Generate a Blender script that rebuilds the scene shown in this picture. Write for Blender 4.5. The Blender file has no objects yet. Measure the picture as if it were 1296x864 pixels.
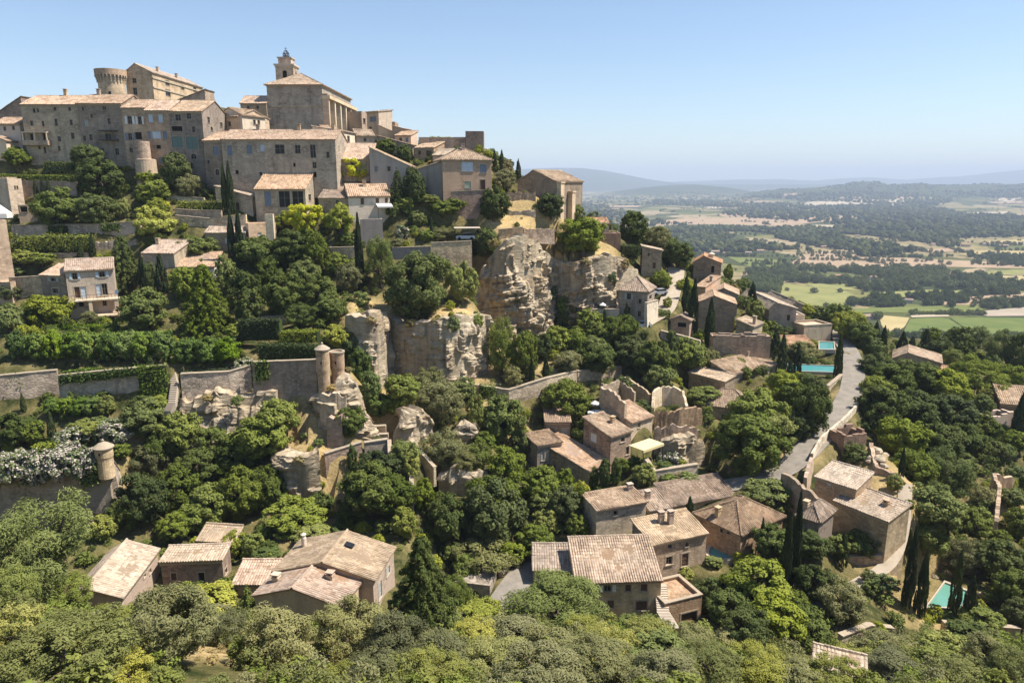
import bpy, math, random
import numpy as np
from mathutils import Vector, Matrix, noise as mnoise, geometry as mgeo

random.seed(7); RNG = np.random.default_rng(7)
SC = bpy.context.scene
COL = SC.collection
R = math.radians

# ------------------------------------------------------------------ camera
F = 900.0; CX, CY = 648.0, 432.0; PITCH = R(12.65)
CP, SP = math.cos(PITCH), math.sin(PITCH)
cam = bpy.data.cameras.new('camera'); camo = bpy.data.objects.new('camera', cam)
COL.objects.link(camo)
camo.location = (0, 0, 0); camo.rotation_euler = (math.pi / 2 - PITCH, 0, 0)
cam.sensor_width = 36.0; cam.lens = 36.0 * F / 1296.0
cam.clip_start = 0.5; cam.clip_end = 90000.0
SC.camera = camo

# ------------------------------------------------------------------ light and exposure
SUN_EL, SUN_AZ = R(58), R(88)      # azimuth from +Y (view direction) towards +X
w = bpy.data.worlds.new('World'); SC.world = w; w.use_nodes = True
wn = w.node_tree; wn.nodes.clear()
sky = wn.nodes.new('ShaderNodeTexSky'); sky.sky_type = 'NISHITA'; sky.sun_disc = False
sky.sun_elevation = SUN_EL; sky.sun_rotation = SUN_AZ
sky.altitude = 300; sky.air_density = 1.0; sky.dust_density = 0.5; sky.ozone_density = 2.6
bg = wn.nodes.new('ShaderNodeBackground'); bg.inputs['Strength'].default_value = 0.093
out = wn.nodes.new('ShaderNodeOutputWorld')
wn.links.new(sky.outputs[0], bg.inputs[0]); wn.links.new(bg.outputs[0], out.inputs[0])
sl = bpy.data.lights.new('sun', 'SUN'); sl.energy = 5.0; sl.angle = R(0.53); sl.color = (1.0, 0.925, 0.82)
so = bpy.data.objects.new('sun', sl); COL.objects.link(so)
sd = Vector((math.sin(SUN_AZ) * math.cos(SUN_EL), math.cos(SUN_AZ) * math.cos(SUN_EL), math.sin(SUN_EL)))
so.rotation_euler = sd.to_track_quat('Z', 'Y').to_euler(); so.location = sd * 400
SC.view_settings.view_transform = 'Standard'; SC.view_settings.look = 'None'
SC.view_settings.exposure = 0.83; SC.view_settings.gamma = 1.0
SC.render.engine = 'CYCLES'
SC.cycles.max_bounces = 5; SC.cycles.diffuse_bounces = 3; SC.cycles.glossy_bounces = 2
SC.cycles.transmission_bounces = 3; SC.cycles.volume_bounces = 0; SC.cycles.transparent_max_bounces = 4
SC.cycles.caustics_reflective = False; SC.cycles.caustics_refractive = False

# ------------------------------------------------------------------ pixel <-> place
def ray(px, py):
    u = (px - CX) / F; v = (CY - py) / F
    return np.array((u, CP + v * SP, -SP + v * CP))
def at(px, py, Y):
    d = ray(px, py); return d * (Y / d[1])
def at_z(px, py, z):
    d = ray(px, py); return d * (z / d[2])
def proj(p):
    x, y, z = p
    fw = y * CP - z * SP; up = y * SP + z * CP
    return CX + F * x / fw, CY - F * up / fw

# ------------------------------------------------------------------ mesh and object helpers
def np_mesh(name, verts, polys, mats, fattr=None, smooth=False, pmat=None):
    """polys: list of index arrays, each (M,k)"""
    me = bpy.data.meshes.new(name)
    verts = np.asarray(verts, dtype=np.float32)
    me.vertices.add(len(verts)); me.vertices.foreach_set('co', verts.ravel())
    polys = [np.asarray(p, dtype=np.int32) for p in polys if len(p)]
    loops = np.concatenate([p.ravel() for p in polys])
    tot = np.concatenate([np.full(len(p), p.shape[1], dtype=np.int32) for p in polys])
    start = np.concatenate(([0], np.cumsum(tot)[:-1])).astype(np.int32)
    me.loops.add(len(loops)); me.loops.foreach_set('vertex_index', loops)
    me.polygons.add(len(tot)); me.polygons.foreach_set('loop_start', start)
    me.polygons.foreach_set('loop_total', tot)
    if pmat is not None: me.polygons.foreach_set('material_index', np.asarray(pmat, dtype=np.int32))
    me.polygons.foreach_set('use_smooth', np.full(len(tot), smooth))
    me.update(calc_edges=True); me.validate()
    for m in (mats if isinstance(mats, (list, tuple)) else [mats]): me.materials.append(m)
    if fattr is not None:
        for k, v in fattr.items():
            a = me.attributes.new(k, 'FLOAT', 'FACE'); a.data.foreach_set('value', np.asarray(v, dtype=np.float32))
    return me

def py_mesh(name, verts, faces, mat, smooth=False):
    me = bpy.data.meshes.new(name)
    me.from_pydata([tuple(map(float, v)) for v in verts], [], faces)
    for m in (mat if isinstance(mat, (list, tuple)) else [mat]): me.materials.append(m)
    if smooth:
        for p in me.polygons: p.use_smooth = True
    me.update(); return me

def link(name, me, parent=None, loc=None):
    o = bpy.data.objects.new(name, me); COL.objects.link(o)
    if parent is not None: o.parent = parent
    if loc is not None: o.location = loc
    return o

def tag(o, label=None, cat=None, group=None, kind=None):
    if label: o['label'] = label
    if cat: o['category'] = cat
    if group: o['group'] = group
    if kind: o['kind'] = kind
    return o

def empty(name, loc, rz, label, cat, group=None):
    o = bpy.data.objects.new(name, None); COL.objects.link(o); o.empty_display_size = 0.5
    o.location = tuple(map(float, loc)); o.rotation_euler = (0, 0, rz)
    return tag(o, label, cat, group)

class MB:
    """collects plain solids into one mesh"""
    def __init__(s): s.v = []; s.f = []
    def quad(s, *p):
        n = len(s.v); s.v += [tuple(q) for q in p]; s.f.append(tuple(range(n, n + len(p))))
    def box(s, x0, x1, y0, y1, z0, z1, M=None):
        n = len(s.v)
        p = [(x0,y0,z0),(x1,y0,z0),(x1,y1,z0),(x0,y1,z0),(x0,y0,z1),(x1,y0,z1),(x1,y1,z1),(x0,y1,z1)]
        if M is not None: p = [M(*q) for q in p]
        s.v += p
        s.f += [tuple(n + i for i in f) for f in ((0,3,2,1),(4,5,6,7),(0,1,5,4),(1,2,6,5),(2,3,7,6),(3,0,4,7))]
    def prism(s, pts, z0, z1):
        n = len(s.v); k = len(pts)
        s.v += [(x, y, z0) for x, y in pts] + [(x, y, z1) for x, y in pts]
        s.f.append(tuple(n + i for i in reversed(range(k)))); s.f.append(tuple(n + k + i for i in range(k)))
        for i in range(k): s.f.append((n+i, n+(i+1)%k, n+k+(i+1)%k, n+k+i))
    def lathe(s, prof, seg=20, c=(0, 0), cap=True):
        n = len(s.v)
        for r, z in prof:
            for k in range(seg):
                a = 2*math.pi*k/seg; s.v.append((c[0]+r*math.cos(a), c[1]+r*math.sin(a), z))
        for j in range(len(prof)-1):
            for k in range(seg):
                a = n+j*seg+k; b = n+j*seg+(k+1)%seg
                s.f.append((a, b, b+seg, a+seg))
        if cap:
            s.f.append(tuple(n+(len(prof)-1)*seg+k for k in range(seg)))
            s.f.append(tuple(n+k for k in reversed(range(seg))))
    def tube(s, p, q, r0, r1=None, seg=6):
        r1 = r0 if r1 is None else r1
        p = Vector(p); q = Vector(q); d = (q-p)
        if d.length < 1e-6: return
        qt = d.to_track_quat('Z', 'Y'); n = len(s.v)
        for c, r in ((p, r0), (q, r1)):
            for k in range(seg):
                a = 2*math.pi*k/seg
                s.v.append(tuple(c + qt @ Vector((r*math.cos(a), r*math.sin(a), 0))))
        for k in range(seg): s.f.append((n+k, n+(k+1)%seg, n+seg+(k+1)%seg, n+seg+k))
        s.f.append(tuple(n+seg+k for k in range(seg))); s.f.append(tuple(n+k for k in reversed(range(seg))))
    def build(s, name, mat, parent=None, smooth=False, loc=None):
        return link(name, py_mesh(name, s.v, s.f, mat, smooth), parent, loc)

# ------------------------------------------------------------------ materials
class NT:
    def __init__(s, name):
        s.m = bpy.data.materials.new(name); s.m.use_nodes = True; s.t = s.m.node_tree; s.t.nodes.clear()
        s.out = s.t.nodes.new('ShaderNodeOutputMaterial')
    def n(s, typ, props=None, **ins):
        nd = s.t.nodes.new('ShaderNode' + typ)
        for k, v in (props or {}).items(): setattr(nd, k, v)
        for k, v in ins.items():
            k = k.replace('_', ' ')
            sock = nd.inputs[int(k[1:])] if (k[0] == 'i' and k[1:].isdigit()) else nd.inputs[k]
            if hasattr(v, 'is_output') or isinstance(v, bpy.types.NodeSocket): s.t.links.new(v, sock)
            else: sock.default_value = v
        return nd
    def mix(s, fac, a, b, blend='MIX'):
        nd = s.t.nodes.new('ShaderNodeMix'); nd.data_type = 'RGBA'; nd.blend_type = blend
        for i, v in ((0, fac), (6, a), (7, b)):
            if isinstance(v, bpy.types.NodeSocket): s.t.links.new(v, nd.inputs[i])
            else: nd.inputs[i].default_value = v if i == 0 else (*v[:3], 1.0)
        return nd.outputs[2]
    def ramp(s, fac, stops):
        nd = s.t.nodes.new('ShaderNodeValToRGB'); s.t.links.new(fac, nd.inputs[0])
        e = nd.color_ramp.elements
        while len(e) < len(stops): e.new(0.5)
        for el, (p, c) in zip(e, stops):
            el.position = p; el.color = (*((c, c, c) if not hasattr(c, '__len__') else c[:3]), 1)
        return nd.outputs[0]
    def bsdf(s, col, rough=0.9, normal=None, **kw):
        b = s.t.nodes.new('ShaderNodeBsdfPrincipled')
        if isinstance(col, bpy.types.NodeSocket): s.t.links.new(col, b.inputs['Base Color'])
        else: b.inputs['Base Color'].default_value = (*col[:3], 1)
        b.inputs['Roughness'].default_value = rough
        b.inputs['Specular IOR Level'].default_value = kw.get('spec', 0.25)
        if 'metal' in kw: b.inputs['Metallic'].default_value = kw['metal']
        if normal is not None: s.t.links.new(normal, b.inputs['Normal'])
        return b
    def done(s, sh):
        s.t.links.new(sh.outputs[0], s.out.inputs[0]); return s.m

def plain_mat(name, col, rough=0.8, var=0.25, scale=3.0, spec=0.25, metal=0.0):
    g = NT(name); tc = g.n('TexCoord').outputs['Object']
    nz = g.n('TexNoise', Vector=tc, Scale=scale, Detail=4.0).outputs['Fac']
    c = g.mix(nz, [x * (1 - var) for x in col], [min(1, x * (1 + var)) for x in col])
    return g.done(g.bsdf(c, rough, spec=spec, metal=metal))

def stone_mat(name, c1, c2, mortar, scale=2.6, plaster=0.0, stain=0.55, bump=0.5):
    c1, c2, mortar = ([x * k for x, k in zip(c, (1.0, .955, .89))] for c in (c1, c2, mortar))
    """coursed rubble stone: each stone its own tint, joints recessed, broad rain stains and patches"""
    g = NT(name); tc = g.n('TexCoord').outputs['Object']
    mp = g.n('Mapping', Vector=tc, Scale=(1.0, 1.0, 1.9)).outputs[0]
    wob = g.n('TexNoise', Vector=mp, Scale=1.2, Detail=2.0).outputs['Color']
    vec = g.mix(0.07, mp, wob, 'ADD')
    vo = g.n('TexVoronoi', Vector=vec, Scale=scale, Randomness=0.85)
    ve = g.n('TexVoronoi', {'feature': 'DISTANCE_TO_EDGE'}, Vector=vec, Scale=scale, Randomness=0.85)
    rnd = g.n('SeparateColor', Color=vo.outputs['Color']).outputs[0]
    col = g.mix(rnd, c1, c2)
    joint = g.ramp(ve.outputs['Distance'], [(0.0, 1.0), (0.11, 0.0)])
    col = g.mix(g.n('Math', {'operation': 'MULTIPLY'}, i0=joint, i1=0.75 * (1 - plaster)).outputs[0], col, mortar)
    big = g.n('TexNoise', Vector=tc, Scale=0.22, Detail=6.0, Roughness=0.65).outputs['Fac']
    patch = g.ramp(big, [(0.38, 0.0), (0.62, 1.0)])
    col = g.mix(patch, col, g.mix(0.6, col, [x * 1.25 for x in c2]))
    mid_n = g.n('TexNoise', Vector=g.n('Mapping', Vector=tc, Location=(7, 3, 1)).outputs[0], Scale=0.75, Detail=7.0, Roughness=0.7).outputs['Fac']
    col = g.mix(0.55, col, g.ramp(mid_n, [(0.32, 0.5), (0.5, 0.95), (0.7, 1.0)]), 'MULTIPLY')
    if plaster > 0:
        pn = g.n('TexNoise', Vector=tc, Scale=0.35, Detail=5.0).outputs['Fac']
        pm = g.ramp(pn, [(0.62 - 0.35 * plaster, 0.0), (0.72 - 0.35 * plaster, 1.0)])
        inv = g.n('Math', {'operation': 'SUBTRACT'}, i0=1.0, i1=g.n('Math', {'operation': 'MULTIPLY'}, i0=pm, i1=0.1).outputs[0]).outputs[0]
        mid = [(a + b) / 2 * 1.08 for a, b in zip(c1, c2)]
        col = g.mix(g.n('Math', {'operation': 'MULTIPLY'}, i0=pm, i1=0.85).outputs[0], col, mid)
    smap = g.n('Mapping', Vector=tc, Scale=(1.0, 1.0, 0.14)).outputs[0]
    st = g.n('TexNoise', Vector=smap, Scale=0.9, Detail=5.0, Roughness=0.6).outputs['Fac']
    sm = g.ramp(st, [(0.5, 0.0), (0.78, 1.0)])
    col = g.mix(g.n('Math', {'operation': 'MULTIPLY'}, i0=sm, i1=stain).outputs[0], col, [x * 0.42 for x in c1])
    fine = g.n('TexNoise', Vector=tc, Scale=9.0, Detail=5.0).outputs['Fac']
    col = g.mix(0.35, col, g.ramp(fine, [(0.3, 0.45), (0.7, 1.0)]), 'MULTIPLY')
    oi = g.n('ObjectInfo').outputs['Random']; oj = g.n('Math', {'operation': 'FRACT'}, i0=g.n('Math', {'operation': 'MULTIPLY'}, i0=oi, i1=53.3).outputs[0]).outputs[0]
    col = g.n('HueSaturation', Hue=g.n('MapRange', Value=oj, i3=.486, i4=.506).outputs[0], Saturation=g.n('MapRange', Value=oi, i3=.72, i4=1.08).outputs[0], Value=g.n('MapRange', Value=oj, i3=.86, i4=1.16).outputs[0], Color=col).outputs[0]
    hgt = g.n('Math', {'operation': 'MULTIPLY_ADD'}, i0=fine, i1=0.4, i2=g.n('Math', {'operation': 'MINIMUM'}, i0=ve.outputs['Distance'], i1=0.16).outputs[0]).outputs[0]
    bp = g.n('Bump', Height=hgt, Strength=bump, Distance=0.12).outputs[0]
    return g.done(g.bsdf(col, 0.93, bp, spec=0.15))

def tile_mat(name, lo, mid, hi, lichen=0.35):
    lo, mid, hi = ([x * k for x, k in zip(c, (1.0, .945, .88))] for c in (lo, mid, hi))
    g = NT(name); tc = g.n('TexCoord').outputs['Object']
    a = g.n('Attribute', {'attribute_name': 'tcol'}).outputs['Fac']
    col = g.ramp(a, [(0.0, lo), (0.45, mid), (1.0, hi)])
    big = g.n('TexNoise', Vector=tc, Scale=0.45, Detail=8.0, Roughness=0.7).outputs['Fac']
    big2 = g.n('TexNoise', Vector=g.n('Mapping', Vector=tc, Location=(3, 8, 2)).outputs[0], Scale=0.9, Detail=6.0, Roughness=0.7).outputs['Fac']
    col = g.mix(g.ramp(big2, [(0.5, 0.0), (0.68, 0.45)]), col, [min(1, c * 1.12) for c in hi])
    col = g.mix(g.n('Math', {'operation': 'MULTIPLY'}, i0=g.ramp(big, [(0.42, 0.0), (0.62, 1.0)]), i1=lichen).outputs[0], col, (0.16, 0.135, 0.105))
    fine = g.n('TexNoise', Vector=tc, Scale=7.0, Detail=4.0).outputs['Fac']
    col = g.mix(0.4, col, g.ramp(fine, [(0.3, 0.45), (0.65, 1.0)]), 'MULTIPLY')
    oi = g.n('ObjectInfo').outputs['Random']
    col = g.n('HueSaturation', Hue=.5, Saturation=g.n('MapRange', Value=oi, i3=.75, i4=1.1).outputs[0], Value=g.n('MapRange', Value=g.n('Math', {'operation': 'FRACT'}, i0=g.n('Math', {'operation': 'MULTIPLY'}, i0=oi, i1=41.).outputs[0]).outputs[0], i3=.86, i4=1.12).outputs[0], Color=col).outputs[0]
    bp = g.n('Bump', Height=fine, Strength=0.4, Distance=0.03).outputs[0]
    return g.done(g.bsdf(col, 0.9, bp, spec=0.15))

def leaf_mat(name, c1, c2, trans=0.2, hue=0.0):
    c1 = [x * 1.42 for x in c1]; c2 = [x * 1.5 for x in c2]
    g = NT(name)
    oi = g.n('ObjectInfo').outputs['Random']
    a = g.n('Attribute', {'attribute_name': 'lv'}).outputs['Fac']
    t = g.n('Math', {'operation': 'MULTIPLY_ADD'}, i0=oi, i1=0.45, i2=g.n('Math', {'operation': 'MULTIPLY'}, i0=a, i1=0.55).outputs[0]).outputs[0]
    col = g.mix(t, c1, c2)
    oi2 = g.n('Math', {'operation': 'FRACT'}, i0=g.n('Math', {'operation': 'MULTIPLY'}, i0=oi, i1=37.7).outputs[0]).outputs[0]
    hs = g.n('HueSaturation', Hue=g.n('MapRange', Value=oi2, i3=.486, i4=.510).outputs[0], Saturation=g.n('MapRange', Value=oi, i3=.84, i4=1.12).outputs[0], Value=g.n('MapRange', Value=oi2, i3=1.45, i4=.78).outputs[0], Color=col)
    col = hs.outputs[0]
    d = g.bsdf(col, 0.75, spec=0.12)
    tr = g.n('BsdfTranslucent'); tcol = g.mix(0.5, col, (c2[0] * 1.3, c2[1] * 1.25, c2[2] * 0.6)); g.t.links.new(tcol, tr.inputs[0])
    mx = g.n('MixShader', i0=trans); g.t.links.new(d.outputs[0], mx.inputs[1]); g.t.links.new(tr.outputs[0], mx.inputs[2])
    return g.done(mx)

M = {}
M['grey'] = stone_mat('stone_grey', (0.265, 0.211, 0.152), (0.488, 0.403, 0.293), (0.170, 0.140, 0.106), 1.49, 0.2)
M['greyd'] = stone_mat('stone_dark_grey', (0.211, 0.174, 0.135), (0.403, 0.342, 0.262), (0.136, 0.115, 0.089), 1.49, 0.25)
M['tan'] = stone_mat('stone_tan', (0.343, 0.260, 0.171), (0.610, 0.476, 0.329), (0.221, 0.166, 0.111), 1.61, 0.0)
M['warm'] = stone_mat('stone_warm_plaster', (0.382, 0.289, 0.196), (0.598, 0.470, 0.336), (0.281, 0.212, 0.149), 1.36, 0.55, 0.4)
M['cream'] = stone_mat('stone_cream', (0.451, 0.363, 0.260), (0.708, 0.586, 0.433), (0.306, 0.246, 0.178), 1.36, 0.45, 0.4)
M['brown'] = stone_mat('stone_brown', (0.255, 0.186, 0.127), (0.464, 0.342, 0.244), (0.170, 0.128, 0.093), 1.74, 0.0, 0.5, 0.8)
M['dry'] = stone_mat('drystone', (0.353, 0.279, 0.191), (0.659, 0.537, 0.384), (0.119, 0.093, 0.068), 1.24, 0.0, 0.45, 1.0)
M['white'] = stone_mat('white_plaster', (0.519, 0.446, 0.353), (0.781, 0.683, 0.561), (0.391, 0.332, 0.264), 1.24, 0.85, 0.35)
M['blueg'] = stone_mat('plaster_blue_grey', (0.265, 0.245, 0.221), (0.427, 0.397, 0.360), (0.178, 0.162, 0.145), 1.24, 0.9, 0.5)
M['pink'] = stone_mat('plaster_pink', (0.490, 0.363, 0.265), (0.732, 0.561, 0.415), (0.357, 0.264, 0.196), 1.36, 0.7, 0.3)
M['t_tan'] = tile_mat('tile_tan', (.27, .20, .145), (.43, .33, .24), (.53, .43, .325))
M['t_pink'] = tile_mat('tile_pink', (.32, .215, .145), (.48, .35, .25), (.58, .46, .35), 0.25)
M['t_brown'] = tile_mat('tile_brown', (.20, .145, .10), (.33, .24, .17), (.45, .35, .265), 0.4)
M['t_pale'] = tile_mat('tile_pale', (.35, .27, .185), (.50, .40, .29), (.60, .50, .38), 0.3)
M['t_red'] = tile_mat('tile_red', (.33, .19, .115), (.47, .295, .19), (.56, .40, .28), 0.15)
M['glass'] = plain_mat('window_glass', (.02, .021, .022), 0.2, 0.3, 2, 0.2)
M['hole'] = plain_mat('dark_interior', (.02, .017, .014), 0.95)
M['wood'] = plain_mat('brown_wood', (.12, .065, .04), 0.7)
M['frame'] = plain_mat('window_frame', (.26, .22, .18), 0.6)
M['sblue'] = plain_mat('shutter_blue', (.17, .21, .27), 0.6)
M['slblue'] = plain_mat('shutter_pale_blue', (.48, .55, .62), 0.6)
M['sgrey'] = plain_mat('shutter_grey', (.36, .37, .36), 0.6)
M['steal'] = plain_mat('shutter_teal', (.13, .19, .175), 0.6)
M['swhite'] = plain_mat('shutter_white', (.70, .70, .68), 0.6)
M['sbrown'] = plain_mat('shutter_brown', (.13, .075, .05), 0.65)
M['sgreen'] = plain_mat('shutter_sage', (.32, .38, .30), 0.65)
M['surround'] = plain_mat('dressed_stone', (.40, .335, .25), 0.9, 0.25, 4)
M['coping'] = plain_mat('coping_stone', (.36, .295, .215), 0.9, 0.3, 2)
M['metal'] = plain_mat('wrought_iron', (.05, .05, .055), 0.5, 0.2, 3, 0.4, 0.6)
M['canvas'] = plain_mat('white_canvas', (.66, .64, .60), 0.9, 0.05)
M['ycanvas'] = plain_mat('yellow_canvas', (.66, .55, .30), 0.9, 0.08)
M['bark'] = plain_mat('bark', (.12, .09, .065), 0.95, 0.45, 12)
M['concrete'] = plain_mat('pale_concrete', (.42, .355, .28), 0.9, 0.2, 1.5)
M['dish'] = plain_mat('dish_white', (.75, .75, .75), 0.4, 0.05)
M['rubber'] = plain_mat('rubber', (.02, .02, .02), 0.8)
LEAF = {
 'o': leaf_mat('leaf_oak', (.036, .050, .012), (.082, .100, .024)),
 'g': leaf_mat('leaf_green', (.058, .078, .015), (.125, .148, .030)),
 'l': leaf_mat('leaf_light', (.10, .118, .020), (.20, .21, .042)),
 'y': leaf_mat('leaf_yellow', (.16, .18, .022), (.28, .29, .04)),
 'v': leaf_mat('leaf_olive', (.080, .086, .034), (.165, .162, .070)),
 'c': leaf_mat('leaf_cypress', (.016, .025, .009), (.042, .056, .020), 0.12),
 'p': leaf_mat('leaf_pine', (.062, .082, .020), (.128, .150, .042)),
 'k': leaf_mat('leaf_conifer', (.030, .044, .014), (.070, .086, .028)),
 'K': leaf_mat('leaf_conifer_light', (.060, .085, .018), (.14, .16, .030)),
 'b': leaf_mat('leaf_shrub', (.055, .080, .020), (.125, .150, .042)),
 'w': leaf_mat('leaf_oleander', (.060, .085, .030), (.110, .140, .055)),
 'n': leaf_mat('leaf_dry_shrub', (.14, .12, .045), (.24, .19, .075)),
 'f': leaf_mat('leaf_foreground', (.100, .112, .024), (.205, .204, .052)),
}
LEAF['h'] = leaf_mat('leaf_hedge', (.050, .085, .012), (.105, .150, .022))
LEAF['u'] = leaf_mat('leaf_umbrella_pine', (.075, .098, .020), (.15, .17, .040))
LEAF['i'] = leaf_mat('leaf_ivy', (.045, .07, .016), (.10, .135, .03))
M['petal'] = plain_mat('white_petals', (.47, .40, .36), 0.8, 0.15)
M['petalr'] = plain_mat('pink_petals', (.62, .16, .16), 0.8, 0.2)

def rock_mat():
    g = NT('limestone'); tc = g.n('TexCoord').outputs['Object']
    mp = g.n('Mapping', Vector=tc, Scale=(1, 1, 3.2), Rotation=(0.0, R(7), 0)).outputs[0]
    n1 = g.n('TexNoise', Vector=mp, Scale=0.5, Detail=8.0, Roughness=0.68).outputs['Fac']
    n2 = g.n('TexNoise', Vector=tc, Scale=0.13, Detail=4.0).outputs['Fac']
    col = g.ramp(n1, [(0.25, (.26, .20, .13)), (0.5, (.45, .37, .26)), (0.74, (.59, .51, .385))])
    col = g.mix(g.ramp(n2, [(0.45, 0.0), (0.65, 0.6)]), col, (.36, .26, .155))
    st = g.n('TexNoise', Vector=g.n('Mapping', Vector=tc, Scale=(1, 1, .18)).outputs[0], Scale=.8, Detail=5.0).outputs['Fac']
    col = g.mix(g.ramp(st, [(0.48, 0.0), (0.70, 0.8)]), col, (.15, .13, .105))
    bp = g.n('Bump', Height=n1, Strength=0.9, Distance=0.5).outputs[0]
    return g.done(g.bsdf(col, 0.95, bp, spec=0.1))
M['rock'] = rock_mat()

def soil_mat():
    g = NT('hillside_soil'); tc = g.n('TexCoord').outputs['Object']
    dry = g.n('Attribute', {'attribute_name': 'dryness'}).outputs['Fac']
    n1 = g.n('TexNoise', Vector=tc, Scale=0.35, Detail=8.0, Roughness=0.7).outputs['Fac']
    n2 = g.n('TexNoise', Vector=tc, Scale=2.5, Detail=6.0, Roughness=0.7).outputs['Fac']
    grass = g.ramp(n2, [(0.3, (.30, .21, .09)), (0.5, (.44, .32, .15)), (0.7, (.56, .44, .25))])
    green = g.ramp(n1, [(0.35, (.030, .040, .013)), (0.58, (.055, .064, .02)), (0.75, (.13, .11, .045))])
    f = g.n('Math', {'operation': 'MULTIPLY_ADD', 'use_clamp': True}, i0=n1, i1=1.1, i2=g.n('Math', {'operation': 'SUBTRACT'}, i0=dry, i1=0.62).outputs[0]).outputs[0]
    col = g.mix(f, green, grass)
    bp = g.n('Bump', Height=n2, Strength=0.7, Distance=0.3).outputs[0]
    return g.done(g.bsdf(col, 0.97, bp, spec=0.05))
M['soil'] = soil_mat()
def road_mat(name, c1, c2):
    g = NT(name); tc = g.n('TexCoord').outputs['Object']
    n1 = g.n('TexNoise', Vector=tc, Scale=0.6, Detail=8.0, Roughness=0.7).outputs['Fac']
    n2 = g.n('TexNoise', Vector=tc, Scale=14.0, Detail=3.0).outputs['Fac']
    col = g.mix(g.ramp(n1, [(0.35, 0.0), (0.65, 1.0)]), c1, c2)
    col = g.mix(0.4, col, g.ramp(n2, [(0.3, 0.6), (0.7, 1.0)]), 'MULTIPLY')
    return g.done(g.bsdf(col, 0.95, g.n('Bump', Height=n2, Strength=0.3, Distance=0.05).outputs[0], spec=0.1))
M['road'] = road_mat('asphalt_worn', (.20, .18, .15), (.30, .265, .22))
M['gravel'] = road_mat('pale_gravel', (.36, .30, .225), (.47, .40, .31))
def water_mat(name, col):
    g = NT(name); tc = g.n('TexCoord').outputs['Object']
    nz = g.n('TexNoise', Vector=tc, Scale=1.6, Detail=3.0).outputs['Fac']
    b = g.bsdf(g.mix(nz, [c * .9 for c in col], [c * 1.1 for c in col]), 0.06, g.n('Bump', Height=nz, Strength=0.15, Distance=0.05).outputs[0], spec=0.5)
    return g.done(b)
M['pool_blue'] = water_mat('pool_blue', (.085, .29, .30)); M['pool_green'] = water_mat('pool_green', (.12, .29, .23))
# ------------------------------------------------------------------ specs are gathered first, so the hillside can be shaped to them
CTRL = []        # terrain control points (x, y, z)
STAMPS = []      # level strips: (polyline xyz, halfwidth, dz)
KEEPOUT = []     # footprints (list of xy corners) where no undergrowth grows
REFS = []        # (short phrase, px, py) used to tell trees apart in words
HOUSES = []; WALLS = []; CLIFFS = []

def rot2(v, a): c, s = math.cos(a), math.sin(a); return np.array((v[0]*c - v[1]*s, v[0]*s + v[1]*c))

class House: pass
def H(name, label, ref, A, B, hb, roof='gx', rise=2.0, d=8.0, C=None, off=.5, wall='grey', tile='t_tan', wins=(),
      chim=(), cat='house', over=.35, group=None, ground=True, ext=2.5, parapet=.5, ivy=False, cornice=True, LBC=None):
    h = House(); h.__dict__.update(name=name, label=label, ref=ref, roof=roof, wall=wall, tile=tile, wins=wins, chim=chim,
                                   cat=cat, over=over, group=group, off=off, ext=ext, parapet=parapet, cornice=cornice)
    a = at(*A)
    if LBC:
        b = at(*B); c = at_z(C[0], C[1], b[2]); uy_ = (c - b)[:2]; uy_ = uy_ / np.hypot(*uy_); a = b.copy(); a[:2] -= np.array((uy_[1], -uy_[0])) * LBC; A = (*proj(a), a[1])
        h.rise = rise; lowz = a[2]
    elif roof in ('ml', 'mr'):
        b = at(*B); h.rise = abs(b[2] - a[2])
        lowz = min(a[2], b[2])
    else:
        b = at(*B) if len(B) == 3 else at_z(B[0], B[1], a[2])
        if len(B) == 3: a[2] = b[2] = (a[2] + b[2]) / 2
        h.rise = rise; lowz = a[2]
    ab = b[:2] - a[:2]; h.L = float(np.hypot(*ab)); h.ang = math.atan2(ab[1], ab[0])
    ux = ab / h.L; uy = np.array((-ux[1], ux[0]))
    if C is not None:
        c = at_z(C[0], C[1], a[2]); d = float(np.dot(c[:2] - b[:2], uy))
    h.d = d
    gz = at(A[0], hb, A[2])[2]
    h.base = np.array((*(a[:2] + ab / 2 + uy * d / 2), gz)); h.H = float(lowz - gz)
    h.zA = float(a[2] - gz); h.zB = float(b[2] - gz)
    if roof in ('mb',): h.H = h.H - rise
    h.ux, h.uy = ux, uy
    cs = [h.base[:2] + ux * sx * h.L/2 + uy * sy * d/2 for sx, sy in ((-1,-1),(1,-1),(1,1),(-1,1))]
    h.corners = cs; KEEPOUT.append(cs)
    if ground:
        for k, (sx, sy) in enumerate(((-1,-1),(1,-1),(1,1),(-1,1))):
            p = h.base[:2] + ux * sx * (h.L/2 + .3) + uy * sy * (d/2 + .3)
            CTRL.append((p[0], p[1], gz - .1 + (0 if sy < 0 else min(d * .25, h.H * .4))))
    m = (A[0] + B[0]) / 2, (A[1] + B[1]) / 2
    if ref: REFS.append((ref, m[0], m[1] + min(10, abs(hb - A[1]) * .3)))
    HOUSES.append(h); return h

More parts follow.
